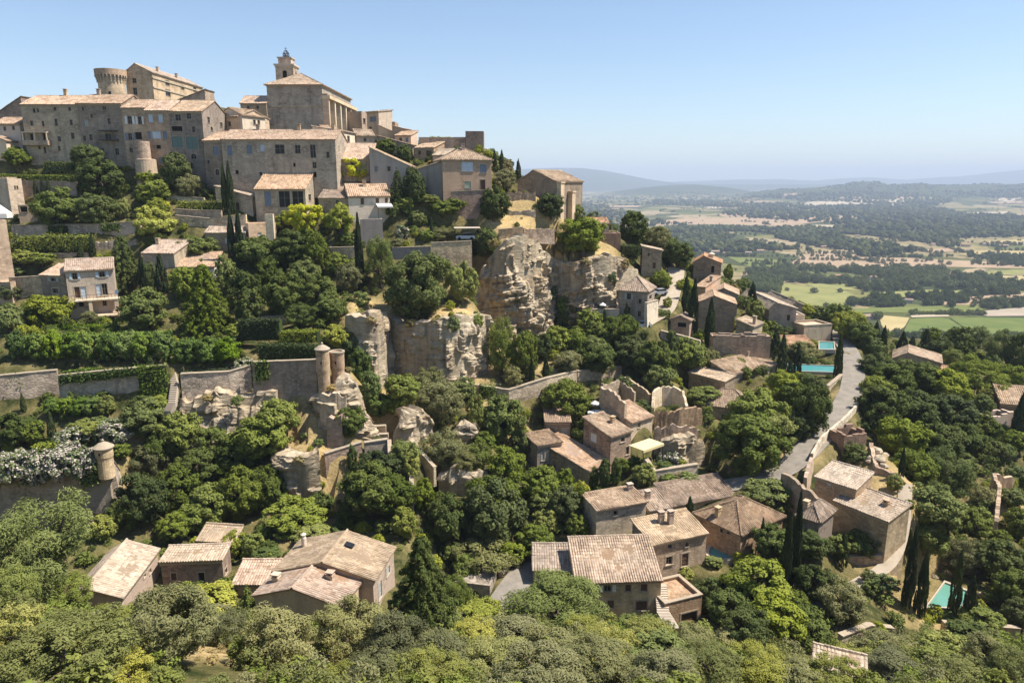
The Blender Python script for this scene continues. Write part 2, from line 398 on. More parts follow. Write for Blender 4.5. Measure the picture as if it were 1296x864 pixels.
# ---- roofs
def tile_plane(acc, e0, e1, r1, r0, tw=.30, tl=.48):
    e0, e1, r1, r0 = (np.array(p, float) for p in (e0, e1, r1, r0))
    X = e1 - e0; W = np.linalg.norm(X); X /= W
    up = (r0 - e0) - X * np.dot(r0 - e0, X)
    if np.linalg.norm(up) < 1e-6: return
    V = np.linalg.norm(up); U = up / V
    N = np.cross(X, U)
    if N[2] < 0: N = -N
    l0 = np.dot(r0 - e0, X); l1 = np.dot(r1 - e0, X)
    # slab
    dn = np.array((0, 0, -.14)); sl_ = acc['slab']; b = len(sl_.v)
    P = [e0, e1, r1, r0]; sl_.v += [tuple(p) for p in P] + [tuple(p + dn) for p in P]
    for q in ((0,1,2,3), (7,6,5,4), (0,4,5,1), (1,5,6,2), (2,6,7,3), (3,7,4,0)):
        sl_.f.append(tuple(b + i for i in q))
    ncol = max(2, int(round(W / tw))); tw = W / ncol
    for i in range(ncol):
        x = (i + .5) * tw
        vm = V
        if l0 > .01 and x < l0: vm = V * x / l0
        elif l1 < W - .01 and x > l1: vm = V * (W - x) / (W - l1)
        nr = int(vm / tl)
        if nr < 1: continue
        ll = vm / nr
        jx = (random.random() - .5) * .05
        for r in range(nr):
            v0 = r * ll; v1 = v0 + ll * 1.06
            jh = random.random() * .03 + .10 * mnoise.noise((x * .5 + e0[0], v0 * .5, e0[1])) - .10 * math.sin(math.pi * x / W) * math.sin(math.pi * min(1, v0 / V)); jw = tw * (.43 + .05 * random.random()); jj = jx + (random.random() - .5) * .035
            c0 = e0 + X * (x + jj) + U * v0; c1 = e0 + X * (x + jj * .6) + U * v1
            n = len(acc['v'])
            for c, hh, s in ((c0, .035 + jh, 1.0), (c1, .008 + jh, .86)):
                acc['v'] += [c - X * jw * s + N * .0, c - X * jw * s * .5 + N * (hh + tw * .19), c + X * jw * s * .5 + N * (hh + tw * .19), c + X * jw * s]
            t = min(1, max(0, random.gauss(.45, .26)))
            for q in ((0, 4, 5, 1), (1, 5, 6, 2), (2, 6, 7, 3), (3, 2, 1, 0)):
                acc['q'].append([n + k for k in q]); acc['c'].append(t)

def ridge_cap(acc, p, q, r=.16):
    p = np.array(p, float); q = np.array(q, float); D = q - p; L = np.linalg.norm(D)
    if L < .3: return
    D /= L; S = np.cross(D, (0, 0, 1)); S /= np.linalg.norm(S); Z = np.array((0, 0, 1.))
    k = max(1, int(L / .5))
    for i in range(k):
        a = p + D * (L * i / k); b = p + D * (L * (i + 1) / k); n = len(acc['v']); j = random.random() * .04
        for c, z in ((a, .05 + j), (b, .02)):
            acc['v'] += [c - S * r + Z * -.03, c - S * r * .5 + Z * (r * .8 + z), c + S * r * .5 + Z * (r * .8 + z), c + S * r + Z * -.03]
        t = min(1, max(0, random.gauss(.5, .22)))
        for f in ((0, 4, 5, 1), (1, 5, 6, 2), (2, 6, 7, 3), (0, 1, 2, 3)):
            acc['q'].append([n + x for x in f]); acc['c'].append(t)

def roof_planes(h):
    L, d, Hh, rs, o = h.L / 2, h.d / 2, h.H + .14, h.rise, h.over; og = o * .55
    k = h.off; P = []; caps = []
    if h.roof == 'gx':
        y = -d + 2 * d * k; s1 = rs / (y + d); s2 = rs / (d - y)
        r0, r1 = (-L - og, y, Hh + rs), (L + og, y, Hh + rs)
        P.append(((-L-og, -d-o, Hh - s1*o), (L+og, -d-o, Hh - s1*o), r1, r0))
        P.append(((L+og, d+o, Hh - s2*o), (-L-og, d+o, Hh - s2*o), r0, r1)); caps.append((r0, r1))
    elif h.roof == 'gy':
        x = -L + 2 * L * k; s1 = rs / (x + L); s2 = rs / (L - x)
        r0, r1 = (x, d + og, Hh + rs), (x, -d - og, Hh + rs)
        P.append(((-L-o, d+og, Hh - s1*o), (-L-o, -d-og, Hh - s1*o), r1, r0))
        P.append(((L+o, -d-og, Hh - s2*o), (L+o, d+og, Hh - s2*o), r0, r1)); caps.append((r0, r1))
    elif h.roof == 'mf':
        s = rs / (2*d); P.append(((-L-og, -d-o, Hh - s*o), (L+og, -d-o, Hh - s*o), (L+og, d+og, Hh + rs + s*og), (-L-og, d+og, Hh + rs + s*og)))
        caps.append((P[0][3], P[0][2]))
    elif h.roof == 'mb':
        s = rs / (2*d); P.append(((L+og, d+o, Hh - s*o), (-L-og, d+o, Hh - s*o), (-L-og, -d-og, Hh + rs + s*og), (L+og, -d-og, Hh + rs + s*og)))
    elif h.roof == 'ml':
        s = rs / (2*L); P.append(((-L-o, d+og, Hh - s*o), (-L-o, -d-og, Hh - s*o), (L+og, -d-og, Hh + rs + s*og), (L+og, d+og, Hh + rs + s*og)))
    elif h.roof == 'mr':
        s = rs / (2*L); P.append(((L+o, -d-og, Hh - s*o), (L+o, d+og, Hh - s*o), (-L-og, d+og, Hh + rs + s*og), (-L-og, -d-og, Hh + rs + s*og)))
    elif h.roof == 'hip':
        a = min(L, d); s = rs / a; z0 = Hh - s * o
        c = [(-L-o, -d-o, z0), (L+o, -d-o, z0), (L+o, d+o, z0), (-L-o, d+o, z0)]
        if L >= d:
            r0, r1 = (-L + a, 0, Hh + rs), (L - a + 1e-3, 0, Hh + rs)
            P += [(c[0], c[1], r1, r0), (c[1], c[2], r1, r1), (c[2], c[3], r0, r1), (c[3], c[0], r0, r0)]
            caps += [(r0, r1), (c[0], r0), (c[3], r0), (c[1], r1), (c[2], r1)]
        else:
            r0, r1 = (0, -d + a, Hh + rs), (0, d - a + 1e-3, Hh + rs)
            P += [(c[0], c[1], r0, r0), (c[1], c[2], r1, r0), (c[2], c[3], r1, r1), (c[3], c[0], r0, r1)]
            caps += [(r0, r1), (c[0], r0), (c[1], r0), (c[2], r1), (c[3], r1)]
    return P, caps

def face_map(h, f):
    L, d = h.L/2, h.d/2
    return {'f': (L, lambda u, z, o=0.: (u, -d - o, z)), 'b': (L, lambda u, z, o=0.: (-u, d + o, z)),
            'r': (d, lambda u, z, o=0.: (L + o, u, z)), 'l': (d, lambda u, z, o=0.: (-L - o, -u, z))}[f]

def profile(h, f):
    """top edge of a wall: list of (u, z)"""
    w = h.L/2 if f in 'fb' else h.d/2; Hh, rs, k = h.H, h.rise, h.off
    def flat(z): return [(-w, z), (w, z)]
    r = h.roof
    if r == 'gx' and f in 'lr': u = (-w + 2*w*k) * (1 if f == 'r' else -1); return [(-w, Hh), (u, Hh + rs), (w, Hh)]
    if r == 'gy' and f in 'fb': u = (-w + 2*w*k) * (1 if f == 'f' else -1); return [(-w, Hh), (u, Hh + rs), (w, Hh)]
    if r == 'mf':
        if f == 'b': return flat(Hh + rs)
        if f == 'r': return [(-w, Hh), (w, Hh + rs)]
        if f == 'l': return [(-w, Hh + rs), (w, Hh)]
    if r == 'mb':
        if f == 'f': return flat(Hh + rs)
        if f == 'r': return [(-w, Hh + rs), (w, Hh)]
        if f == 'l': return [(-w, Hh), (w, Hh + rs)]
    if r == 'ml':
        if f == 'r': return flat(Hh + rs)
        if f == 'f': return [(-w, Hh), (w, Hh + rs)]
        if f == 'b': return [(-w, Hh + rs), (w, Hh)]
    if r == 'mr':
        if f == 'l': return flat(Hh + rs)
        if f == 'f': return [(-w, Hh + rs), (w, Hh)]
        if f == 'b': return [(-w, Hh), (w, Hh + rs)]
    if r in ('flat', 'jag'): return flat(Hh + h.parapet)
    return flat(Hh)

def wallface_px(h, f, px, py):
    """where the sight line through a pixel meets the plane of a wall: (u, z)"""
    o = np.array((0., 0., 0.)) - h.base; dv = ray(px, py)
    o2 = rot2(o[:2], -h.ang); d2 = rot2(dv[:2], -h.ang)
    L, d = h.L/2, h.d/2
    if f == 'f': t = (-d - o2[1]) / d2[1]
    elif f == 'r': t = (L - o2[0]) / d2[0]
    else: t = (-L - o2[0]) / d2[0]
    x, y, z = o2[0] + t*d2[0], o2[1] + t*d2[1], o[2] + t*dv[2]
    return (x if f == 'f' else y if f == 'r' else -y), z

SHC = {'w': 'swhite', 'b': 'sblue', 'B': 'slblue', 'g': 'sgrey', 't': 'steal', 'n': 'sbrown', 'e': 'sgreen'}
def build_house(h):
    root = empty(h.name, h.base, h.ang, h.label, h.cat, h.group); h.root = root
    wm = M[h.wall]; zl = -h.ext
    far = h.base[1] > 145
    # windows first (they cut the wall)
    wins = {'f': [], 'r': [], 'l': [], 'b': []}
    for wdef in h.wins:
        f = 'f'
        if wdef[0] in ('f', 'r', 'l'): f = wdef[0]; wdef = wdef[1:]
        px, py, wp, hp, st = wdef[:5]
        try:
            u, z = wallface_px(h, f, px, py)
            ua, _ = wallface_px(h, f, px - wp/2, py); ub, _ = wallface_px(h, f, px + wp/2, py)
            _, za = wallface_px(h, f, px, py + hp/2); _, zb = wallface_px(h, f, px, py - hp/2)
        except ZeroDivisionError: continue
        wid = max(.3, min(abs(ub - ua), 7.0)); hei = max(.3, zb - za)
        half = face_map(h, f)[0]
        if wid > 2*half - .3: wid = 2*half - .3
        u = max(-half + wid/2 + .12, min(half - wid/2 - .12, u))
        top = min(p[1] for p in profile(h, f)) - .12
        z0, z1 = z - hei/2, z + hei/2
        if z1 > top: z0 -= z1 - top; z1 = top
        if z0 < zl + .2: z0 = zl + .2
        if z1 - z0 < .25: continue
        r = [u - wid/2, u + wid/2, z0, z1, st]
        if any(r[0] < q[1] + .05 and r[1] > q[0] - .05 and r[2] < q[3] + .05 and r[3] > q[2] - .05 for q in wins[f]): continue
        wins[f].append(r)
    mb = MB()
    for f in 'frbl':
        half, fm = face_map(h, f); pr = profile(h, f)
        zr = min(p[1] for p in pr)
        us = sorted({-half, half, *[round(x, 4) for r in wins[f] for x in r[:2]]})
        zs = sorted({zl, zr, *[round(x, 4) for r in wins[f] for x in r[2:4]]})
        for i in range(len(us) - 1):
            for j in range(len(zs) - 1):
                uc, zc = (us[i] + us[i+1])/2, (zs[j] + zs[j+1])/2
                if any(r[0] < uc < r[1] and r[2] < zc < r[3] for r in wins[f]): continue
                mb.quad(fm(us[i], zs[j]), fm(us[i+1], zs[j]), fm(us[i+1], zs[j+1]), fm(us[i], zs[j+1]))
        if max(p[1] for p in pr) > zr + .01:
            poly = [(-half, zr), (half, zr)] + [p for p in reversed(pr)]
            q = []
            for p in poly:
                if not q or abs(p[0]-q[-1][0]) + abs(p[1]-q[-1][1]) > 1e-4: q.append(p)
            if abs(q[0][0]-q[-1][0]) + abs(q[0][1]-q[-1][1]) < 1e-4: q.pop()
            mb.quad(*[fm(u, z) for u, z in q])
        for r in wins[f]:          # reveals and back of the opening belong to the wall
            a, b, z0, z1 = r[:4]; dp = -.5 if r[4][0] == 'h' else -.28
            for (p, q) in (((a, z0), (a, z1)), ((b, z1), (b, z0)), ((a, z1), (b, z1)), ((b, z0), (a, z0))):
                mb.quad(fm(*p), fm(*q), fm(q[0], q[1], dp), fm(p[0], p[1], dp))
    L, d = h.L/2, h.d/2
    if h.roof == 'flat':
        mb.box(-L+.3, L-.3, -d+.3, d-.3, h.H - .3, h.H)
        t = h.H + h.parapet
        for x0, x1, y0, y1 in ((-L, L, -d, -d+.3), (-L, L, d-.3, d), (-L, -L+.3, -d+.3, d-.3), (L-.3, L, -d+.3, d-.3)):
            mb.box(x0 + .002, x1 - .002, y0 + .002, y1 - .002, h.H - .1, t + .03)
    if h.roof == 'jag':
        rr = random.Random(int(h.L * 1000))
        def top(u): return h.H + rr.choice((-.9, -.5, -.2, .1, .3, .6)) * .8
        for f in 'frbl':
            half, fm = face_map(h, f); u = -half
            while u < half - .05:
                e = min(half, u + .5 + rr.random() * 1.5); z = h.H + .1 + rr.random() ** 2 * (.8 if h.cat == 'ruin' else .4)
                mb.quad(fm(u, h.H), fm(e, h.H), fm(e, z), fm(u, z)); mb.quad(fm(u, z), fm(e, z), fm(e, z, -.5), fm(u, z, -.5))
                mb.quad(fm(e, h.H, -.5), fm(u, h.H, -.5), fm(u, z, -.5), fm(e, z, -.5)); mb.quad(fm(u, h.H), fm(u, z), fm(u, z, -.5), fm(u, h.H, -.5)); mb.quad(fm(e, z), fm(e, h.H), fm(e, h.H, -.5), fm(e, z, -.5))
                u = e
            mb.quad(fm(half, -h.ext, -.5), fm(-half, -h.ext, -.5), fm(-half, h.H, -.5), fm(half, h.H, -.5))
    wall = mb.build('wall', wm, root)
    # roof
    P, caps = roof_planes(h)
    roof = None
    if P:
        acc = {'v': [], 'q': [], 'c': [], 'slab': MB()}
        tw, tl = (.42, .62) if far else (.32, .5)
        for pl in P: tile_plane(acc, *pl, tw=tw, tl=tl)
        for a, b in caps: ridge_cap(acc, a, b)
        roof = acc['slab'].build('roof', M[h.tile], root)
        tag(link('roof_tiles', np_mesh('roof_tiles', acc['v'], [np.array(acc['q'])], M[h.tile], {'tcol': acc['c']}), roof), None, None, None, 'stuff')
        if h.cornice and h.roof in ('gx', 'gy', 'mf', 'hip', 'ml', 'mr'):
            e = .13
            top = {f: [p[1] for p in profile(h, f)] for f in 'frbl'}
            for f in 'frbl':
                cb = MB()
                if max(top[f]) - min(top[f]) < .01 and abs(top[f][0] - h.H) < .01:
                    half, fm = face_map(h, f)
                    for z0, z1, e in ((h.H - .42, h.H - .22, .10), (h.H - .22, h.H - .02, .2)):
                        pts = [fm(-half, z0, .002), fm(half, z0, .002), fm(half, z1, .002), fm(-half, z1, .002)]
                        ots = [fm(-half, z0, e), fm(half, z0, e), fm(half, z1, e), fm(-half, z1, e)]
                        n = len(cb.v); cb.v += pts + ots
                        cb.f += [tuple(n + i for i in q) for q in ((4,5,6,7), (0,1,5,4), (3,7,6,2), (0,4,7,3), (1,2,6,5))]
                if cb.v: cb.build('cornice', M['surround'], root)
    elif h.roof == 'flat' and h.tile == 'coping':
        cb = MB(); t = h.H + h.parapet + .03
        for x0, x1, y0, y1 in ((-L-.08, L+.08, -d-.08, -d+.38), (-L-.08, L+.08, d-.38, d+.08), (-L-.08, -L+.38, -d+.38, d-.38), (L-.38, L+.08, -d+.38, d-.38)):
            cb.box(x0, x1, y0, y1, t + .003, t + .12)
        cb.build('coping', M['coping'], root)
    # windows and doors
    for f in 'frl':
        half, fm = face_map(h, f)
        for a, b, z0, z1, st in wins[f]:
            build_window(root, fm, a, b, z0, z1, st, wm)
    # chimneys
    for fx, fy, ch in h.chim:
        x, y = -L + fx * 2*L, -d + fy * 2*d
        zr = h.H + roof_z(h, x, y)
        c = MB(); c.box(x-.35, x+.35, y-.3, y+.3, zr - .6, zr + ch); c.box(x-.42, x+.42, y-.37, y+.37, zr + ch, zr + ch + .12)
        for sx in (-.25, .25): c.box(x+sx-.08, x+sx+.08, y-.3, y+.3, zr + ch + .12, zr + ch + .4)
        c.box(x-.45, x+.45, y-.4, y+.4, zr + ch + .4, zr + ch + .5)
        c.build('chimney', M['warm'], roof if roof else root)
    return h

def roof_z(h, x, y):
    L, d = h.L/2, h.d/2; r = h.roof
    if r == 'gx':
        k = -d + 2*d*h.off; return h.rise * ((y + d)/(k + d) if y < k else (d - y)/(d - k))
    if r == 'gy':
        k = -L + 2*L*h.off; return h.rise * ((x + L)/(k + L) if x < k else (L - x)/(L - k))
    if r == 'mf': return h.rise * (y + d)/(2*d)
    if r == 'mb': return h.rise * (d - y)/(2*d)
    if r == 'ml': return h.rise * (x + L)/(2*L)
    if r == 'mr': return h.rise * (L - x)/(2*L)
    if r == 'hip': a = min(L, d); return h.rise * min(1, min(L - abs(x), d - abs(y))/a)
    return 0

def slab(mb, fm, a, b, z0, z1, o0, o1):
    pts = [fm(a, z0, o0), fm(b, z0, o0), fm(b, z1, o0), fm(a, z1, o0), fm(a, z0, o1), fm(b, z0, o1), fm(b, z1, o1), fm(a, z1, o1)]
    n = len(mb.v); mb.v += pts
    mb.f += [tuple(n + i for i in q) for q in ((4,5,6,7), (3,2,1,0), (0,1,5,4), (1,2,6,5), (2,3,7,6), (3,0,4,7))]

def build_window(root, fm, a, b, z0, z1, st, wm):
    k = st[0]; col = M[SHC.get(st[1], 'sgrey')] if len(st) > 1 and st[1] in SHC else None
    w_, h_ = b - a, z1 - z0
    door = k == 'd'
    s = MB(); t = min(.17, w_ * .16)
    # dressed stone surround, a little proud; its sill more so
    if root.location.y > 140: t *= .55
    slab(s, fm, a - t, a, z0, z1, .004, .035); slab(s, fm, b, b + t, z0, z1, .004, .035)
    slab(s, fm, a - t, b + t, z1, z1 + t * 1.2, .004, .045)
    if not door: slab(s, fm, a - t * 1.2, b + t * 1.2, z0 - t * .8, z0, .004, .11)
    if k == 'a':                                    # arched head: two spandrels fill the corners of the opening
        n = 6
        for sg in (-1, 1):
            c = (a + b)/2; r = w_/2; zc = z1 - r
            pts = [(c + sg * r * math.cos(x * math.pi/2/n), zc + r * math.sin(x * math.pi/2/n)) for x in range(n + 1)] + [(c + sg * r, z1)]
            for o in (-.01, -.1): s.quad(*[fm(u, z, o) for u, z in (pts if sg > 0 else pts[::-1])])
    win = s.build('door' if door else 'window', M['surround'], root)
    if k == 'h':
        p = MB(); slab(p, fm, a, b, z0, z1, -.5, -.45); p.build('dark_opening', M['hole'], win); return
    if k == 'c':
        p = MB(); m = (a + b)/2
        for x0, x1 in ((a + .02, m - .01), (m + .01, b - .02)):
            slab(p, fm, x0, x1, z0 + .02, z1 - .02, -.14, -.08)
            for i in range(3): zz = z0 + h_ * (.18 + .32 * i); slab(p, fm, x0 + .03, x1 - .03, zz, zz + .09, -.08, -.05)
        p.build('shutter', col or M['sgrey'], win); return
    if door:
        p = MB(); slab(p, fm, a, b, z0, z1, -.27, -.2)
        for i in range(2):
            zz = z0 + h_ * (.12 + .44 * i)
            slab(p, fm, a + w_ * .15, b - w_ * .15, zz, zz + h_ * .32, -.2, -.17)
        p.build('door_leaf', col or M['wood'], win); return
    p = MB(); slab(p, fm, a, b, z0, z1, -.27, -.22); p.build('pane', M['glass'], win)
    fr = MB(); e = min(.07, w_ * .08)
    for q in ((a, a + e, z0, z1), (b - e, b, z0, z1), (a + e, b - e, z0, z0 + e), (a + e, b - e, z1 - e, z1), ((a + b)/2 - e/2, (a + b)/2 + e/2, z0 + e, z1 - e)):
        slab(fr, fm, *q, -.22, -.17)
    slab(fr, fm, a + e, (a + b)/2 - e/2, z0 + h_ * .55, z0 + h_ * .55 + e * .7, -.22, -.18); slab(fr, fm, (a + b)/2 + e/2, b - e, z0 + h_ * .55, z0 + h_ * .55 + e * .7, -.22, -.18)
    fr.build('frame', M['frame'], win)
    if k == 's':
        for x0, x1 in ((a - w_ * .52 - t, a - t - .01), (b + t + .01, b + t + w_ * .52)):
            p = MB(); slab(p, fm, x0, x1, z0, z1, .04, .09)
            for i in range(3): zz = z0 + h_ * (.15 + .3 * i); slab(p, fm, x0 + .03, x1 - .03, zz, zz + .1, .09, .12)
            p.build('shutter', col or M['sgrey'], win)

# ------------------------------------------------------------------ free-standing and retaining walls
def W(name, label, ref, pts, h, th=.6, jag=0., mat='dry', cop=True, retain=True, cat='wall', group=None, ext=1.6, ctrl=True):
    """pts: (px, py, Y) along the top edge; h: height in metres or a list"""
    P = [at(*p) for p in pts]; hs = h if hasattr(h, '__len__') else [h] * len(P)
    s = House(); s.__dict__.update(name=name, label=label, P=P, hs=hs, th=th, jag=jag, mat=mat, cop=cop, cat=cat, group=group, ext=ext)
    mid = pts[len(pts)//2]
    if ref: REFS.append((ref, mid[0], mid[1] + 4))
    s.n = []
    for i in range(len(P)):
        a = P[max(0, i-1)][:2]; b = P[min(len(P)-1, i+1)][:2]; t = b - a; t = t / max(1e-6, np.hypot(*t))
        n = np.array((-t[1], t[0])); s.n.append(n)
        if ctrl:
            q = P[i][:2] - n * .8; CTRL.append((q[0], q[1], P[i][2] - hs[i]))
            q = P[i][:2] + n * (th + .8); CTRL.append((q[0], q[1], P[i][2] - (.35 if retain else hs[i] * .9)))
    for i in range(len(P)-1):
        KEEPOUT.append([P[i][:2] - s.n[i]*.7, P[i+1][:2] - s.n[i+1]*.7, P[i+1][:2] + s.n[i+1]*(th+.2), P[i][:2] + s.n[i]*(th+.2)])
    WALLS.append(s); return s

def build_wall(s):
    o0 = s.P[len(s.P)//2].copy(); o0[2] -= s.hs[len(s.P)//2]
    rr = random.Random(int(abs(o0[0]) * 977) + 3)
    cols = []
    for i in range(len(s.P) - 1):
        a, b = s.P[i], s.P[i+1]; L = np.linalg.norm(b - a); k = max(1, int(L / (.4 if s.jag else .8)))
        for j in range(k + (1 if i == len(s.P) - 2 else 0)):
            t = j / k; p = a + (b - a) * t; n = s.n[i] * (1 - t) + s.n[i+1] * t
            cols.append((p, n / np.hypot(*n), s.hs[i] * (1 - t) + s.hs[i+1] * t))
    v = []; f = []; cm = MB(); nz = 5; prev = None
    ring = 2 * nz
    jz = 0.
    for i, (p, n, hh) in enumerate(cols):
        jz = (.5 * jz + (1.9 if s.cat == 'ruin' else 1.2) * s.jag * (rr.choice((-.9, -.5, -.2, 0, .1, .35)) - .1)) if s.jag else (rr.random() - .5) * .05
        zt = p[2] + jz; zb = p[2] - hh - s.ext
        bat = .07 * hh
        for side in (0, 1):
            for k in range(nz):
                t = k / (nz - 1) if side == 0 else 1 - k / (nz - 1)
                z = zb + (zt - zb) * t
                off = (-bat * (1 - t) + (rr.random() - .5) * .08) if side == 0 else s.th + (rr.random() - .5) * .08
                v.append((p[0] + n[0] * off - o0[0], p[1] + n[1] * off - o0[1], z - o0[2]))
    R_ = ring
    for i in range(len(cols) - 1):
        a = i * R_; b = a + R_
        for k in range(R_ - 1): f.append((a + k, b + k, b + k + 1, a + k + 1))
    f.append(tuple(range(R_ - 1, -1, -1))); e = (len(cols) - 1) * R_; f.append(tuple(range(e, e + R_)))
    ob = link(s.name, py_mesh(s.name, v, f, M[s.mat]), None, o0)
    tag(ob, s.label, s.cat, s.group); s.ob = ob
    if s.cop and not s.jag:
        m = MB()
        for i in range(len(cols) - 1):
            (p, n, _), (q, n2, _) = cols[i], cols[i+1]; t = (q - p); e = t * .012
            p = p + e - o0; q = q - e - o0; z = .045 + rr.random() * .03
            A = [p - np.array((*n * .1, 0)), q - np.array((*n2 * .1, 0)), q + np.array((*n2 * (s.th + .1), 0)), p + np.array((*n * (s.th + .1), 0))]
            k = len(m.v); m.v += [(x[0], x[1], x[2] + .03) for x in A] + [(x[0], x[1], x[2] + .10 + z) for x in A]
            m.f += [tuple(k + i for i in q_) for q_ in ((0,3,2,1), (4,5,6,7), (0,1,5,4), (1,2,6,5), (2,3,7,6), (3,0,4,7))]
        m.build('coping', M['coping'], ob)

# ------------------------------------------------------------------ cliffs
def K(name, label, ref, pts, amp=1.0, batter=.10, cap=3.0, seed=1, tilt=.10, ctrl=True):
    """pts: (px, py_top, Y, py_bottom) left to right"""
    P = []
    for px, pt, Y, pb in pts:
        a = at(px, pt, Y); zb = at(px, pb, Y)[2]; P.append((a[0], a[1], a[2], zb))
    P = np.array(P)
    n = []
    for i in range(len(P)):
        t = P[min(len(P)-1, i+1), :2] - P[max(0, i-1), :2]; t /= np.hypot(*t); n.append((-t[1], t[0]))
    n = np.array(n)
    if ctrl:
        for p, q in zip(P, n):
            h = p[2] - p[3]
            c = p[:2] - q * (1.2 + batter * h); CTRL.append((c[0], c[1], p[3]))
            c = p[:2] + q * (cap * .7); CTRL.append((c[0], c[1], p[2] - .1))
    for i in range(len(P) - 1):
        KEEPOUT.append([P[i, :2] - n[i] * (1 + batter * 8), P[i+1, :2] - n[i+1] * (1 + batter * 8), P[i+1, :2] + n[i+1] * 1.2, P[i, :2] + n[i] * 1.2])
    if ref: m = pts[len(pts)//2]; REFS.append((ref, m[0], (m[1] + m[3]) / 2))
    CLIFFS.append((name, label, P, n, amp, batter, cap, seed, tilt))

def build_cliff(name, label, P, n, amp, batter, cap, seed, tilt):
    rr = random.Random(seed)
    seg = np.hypot(*np.diff(P[:, :2], axis=0).T); S = np.concatenate(([0], np.cumsum(seg)))
    ns = max(6, int(S[-1] / .36)); ss = np.linspace(0, S[-1], ns)
    I = lambda a: np.interp(ss, S, a)
    X, Y, ZT, ZB = I(P[:, 0]), I(P[:, 1]), I(P[:, 2]), I(P[:, 3]); NX, NY = I(n[:, 0]), I(n[:, 1])
    ker = 3
    def sm(a):
        b = np.pad(a, ker, mode='edge'); return np.convolve(b, np.ones(2*ker+1)/(2*ker+1), 'valid')
    X, Y, NX, NY = sm(X), sm(Y), sm(NX), sm(NY); l = np.hypot(NX, NY); NX /= l; NY /= l
    hmax = float((ZT - ZB).max()) + 2.0; nz = max(8, int(hmax / .22))
    zmin = float(ZB.min()) - 2.0
    bands = []; z = zmin - 5
    while z < float(ZT.max()) + 8:
        bands.append(z); z += rr.choice((.25, .35, .5, .7, 1.0, 1.5))
    boff = [rr.uniform(-.6, .55) for _ in bands]
    big = []; z = zmin - 5
    while z < float(ZT.max()) + 9: big.append(z); z += rr.uniform(1.8, 4.2)
    bigoff = [rr.uniform(-1, 1) for _ in big]
    v = []; 
    o0 = np.array((float(X.mean()), float(Y.mean()), float(ZB.min())))
    for i in range(ns):
        s_ = ss[i]
        top = ZT[i] + 1.1 * round(2.2 * mnoise.noise((s_ * .22, seed, 0))) / 2.2 + .35 * mnoise.noise((s_ * .9, seed, 0)) - .3
        bot = ZB[i] - 2.0
        for k in range(nz):
            t = k / (nz - 1); z = bot + (top - bot) * t
            zz = z + tilt * s_ + .5 * mnoise.noise((s_ * .12, z * .1, seed))
            b = np.searchsorted(bands, zz) - 1; b = max(0, min(len(bands) - 2, b))
            fr = (zz - bands[b]) / (bands[b+1] - bands[b])
            led = (boff[b] + .9 * bigoff[max(0, np.searchsorted(big, zz) - 1)]) * (.55 + .9 * mnoise.noise((s_ * .22, b * 3.7, seed * 1.3)))
            led *= min(1.35, max(.12, .62 + 1.5 * mnoise.noise((s_ * .09 + 3, z * .10, seed * .7))))
            led += .2 * (fr - .5)                       # each bed overhangs the one below it
            rg = 1 - abs(mnoise.noise((X[i] * .23 + 4, z * .09, Y[i] * .23 + seed)))
            off = amp * (led - 1.5 * max(0, rg - .80) / .2 * 1.0 + .7 * mnoise.noise((X[i] * .07, z * .06, seed + 9.)) + 0.6 * mnoise.noise((X[i] * .16, z * .07, seed + Y[i] * .16)) + .3 * mnoise.noise((s_ * .55, z * .3, seed * 2.)) + .2 * mnoise.noise((s_ * 1.7, z * 1.6, seed)))
            ws = s_ * .30 + .5 * mnoise.noise((z * .25, s_ * .1, seed)); wz = z * .42 + .5 * mnoise.noise((s_ * .3, z * .1, seed + 2.))
            off += amp * (.9 * (mnoise.cell((ws, wz * .7, seed)) - .4) + .4 * (mnoise.cell((ws * 2.6, wz * 1.9, seed + 5)) - .5))
            jn = mnoise.noise((s_ * .33 + 5, b * .9, seed * 3.1)); off += amp * .3 * jn
            cr = abs(mnoise.noise((s_ * .21 + 9, z * .03, seed * 1.7))); off -= amp * .8 * max(0, 1 - cr * 14)
            off += batter * (top - z)
            off = max(off, -.45 * amp - .1) + .75
            e = min(1., (1 - t) * 9); off *= .5 + .5 * e
            v.append((X[i] - NX[i] * off - o0[0], Y[i] - NY[i] * off - o0[1], z - o0[2]))
        for j, (bk, dz) in enumerate(((1.0, .12), (cap * .6, .1), (cap + 1.5, -1.2))):
            v.append((X[i] + NX[i] * bk - o0[0], Y[i] + NY[i] * bk - o0[1], top + dz + .25 * mnoise.noise((s_ * .7, j, seed)) - o0[2]))
    m = nz + 3; f = []
    for i in range(ns - 1):
        for k in range(m - 1):
            a = i * m + k; f.append((a, a + m, a + m + 1, a + 1))
    for e in (0, (ns - 1) * m):
        f.append(tuple(range(e, e + m)) if e else tuple(range(m - 1, -1, -1)))
    ob = link(name, py_mesh(name, v, f, M['rock']), None, o0)
    tag(ob, label, None, None, 'structure')

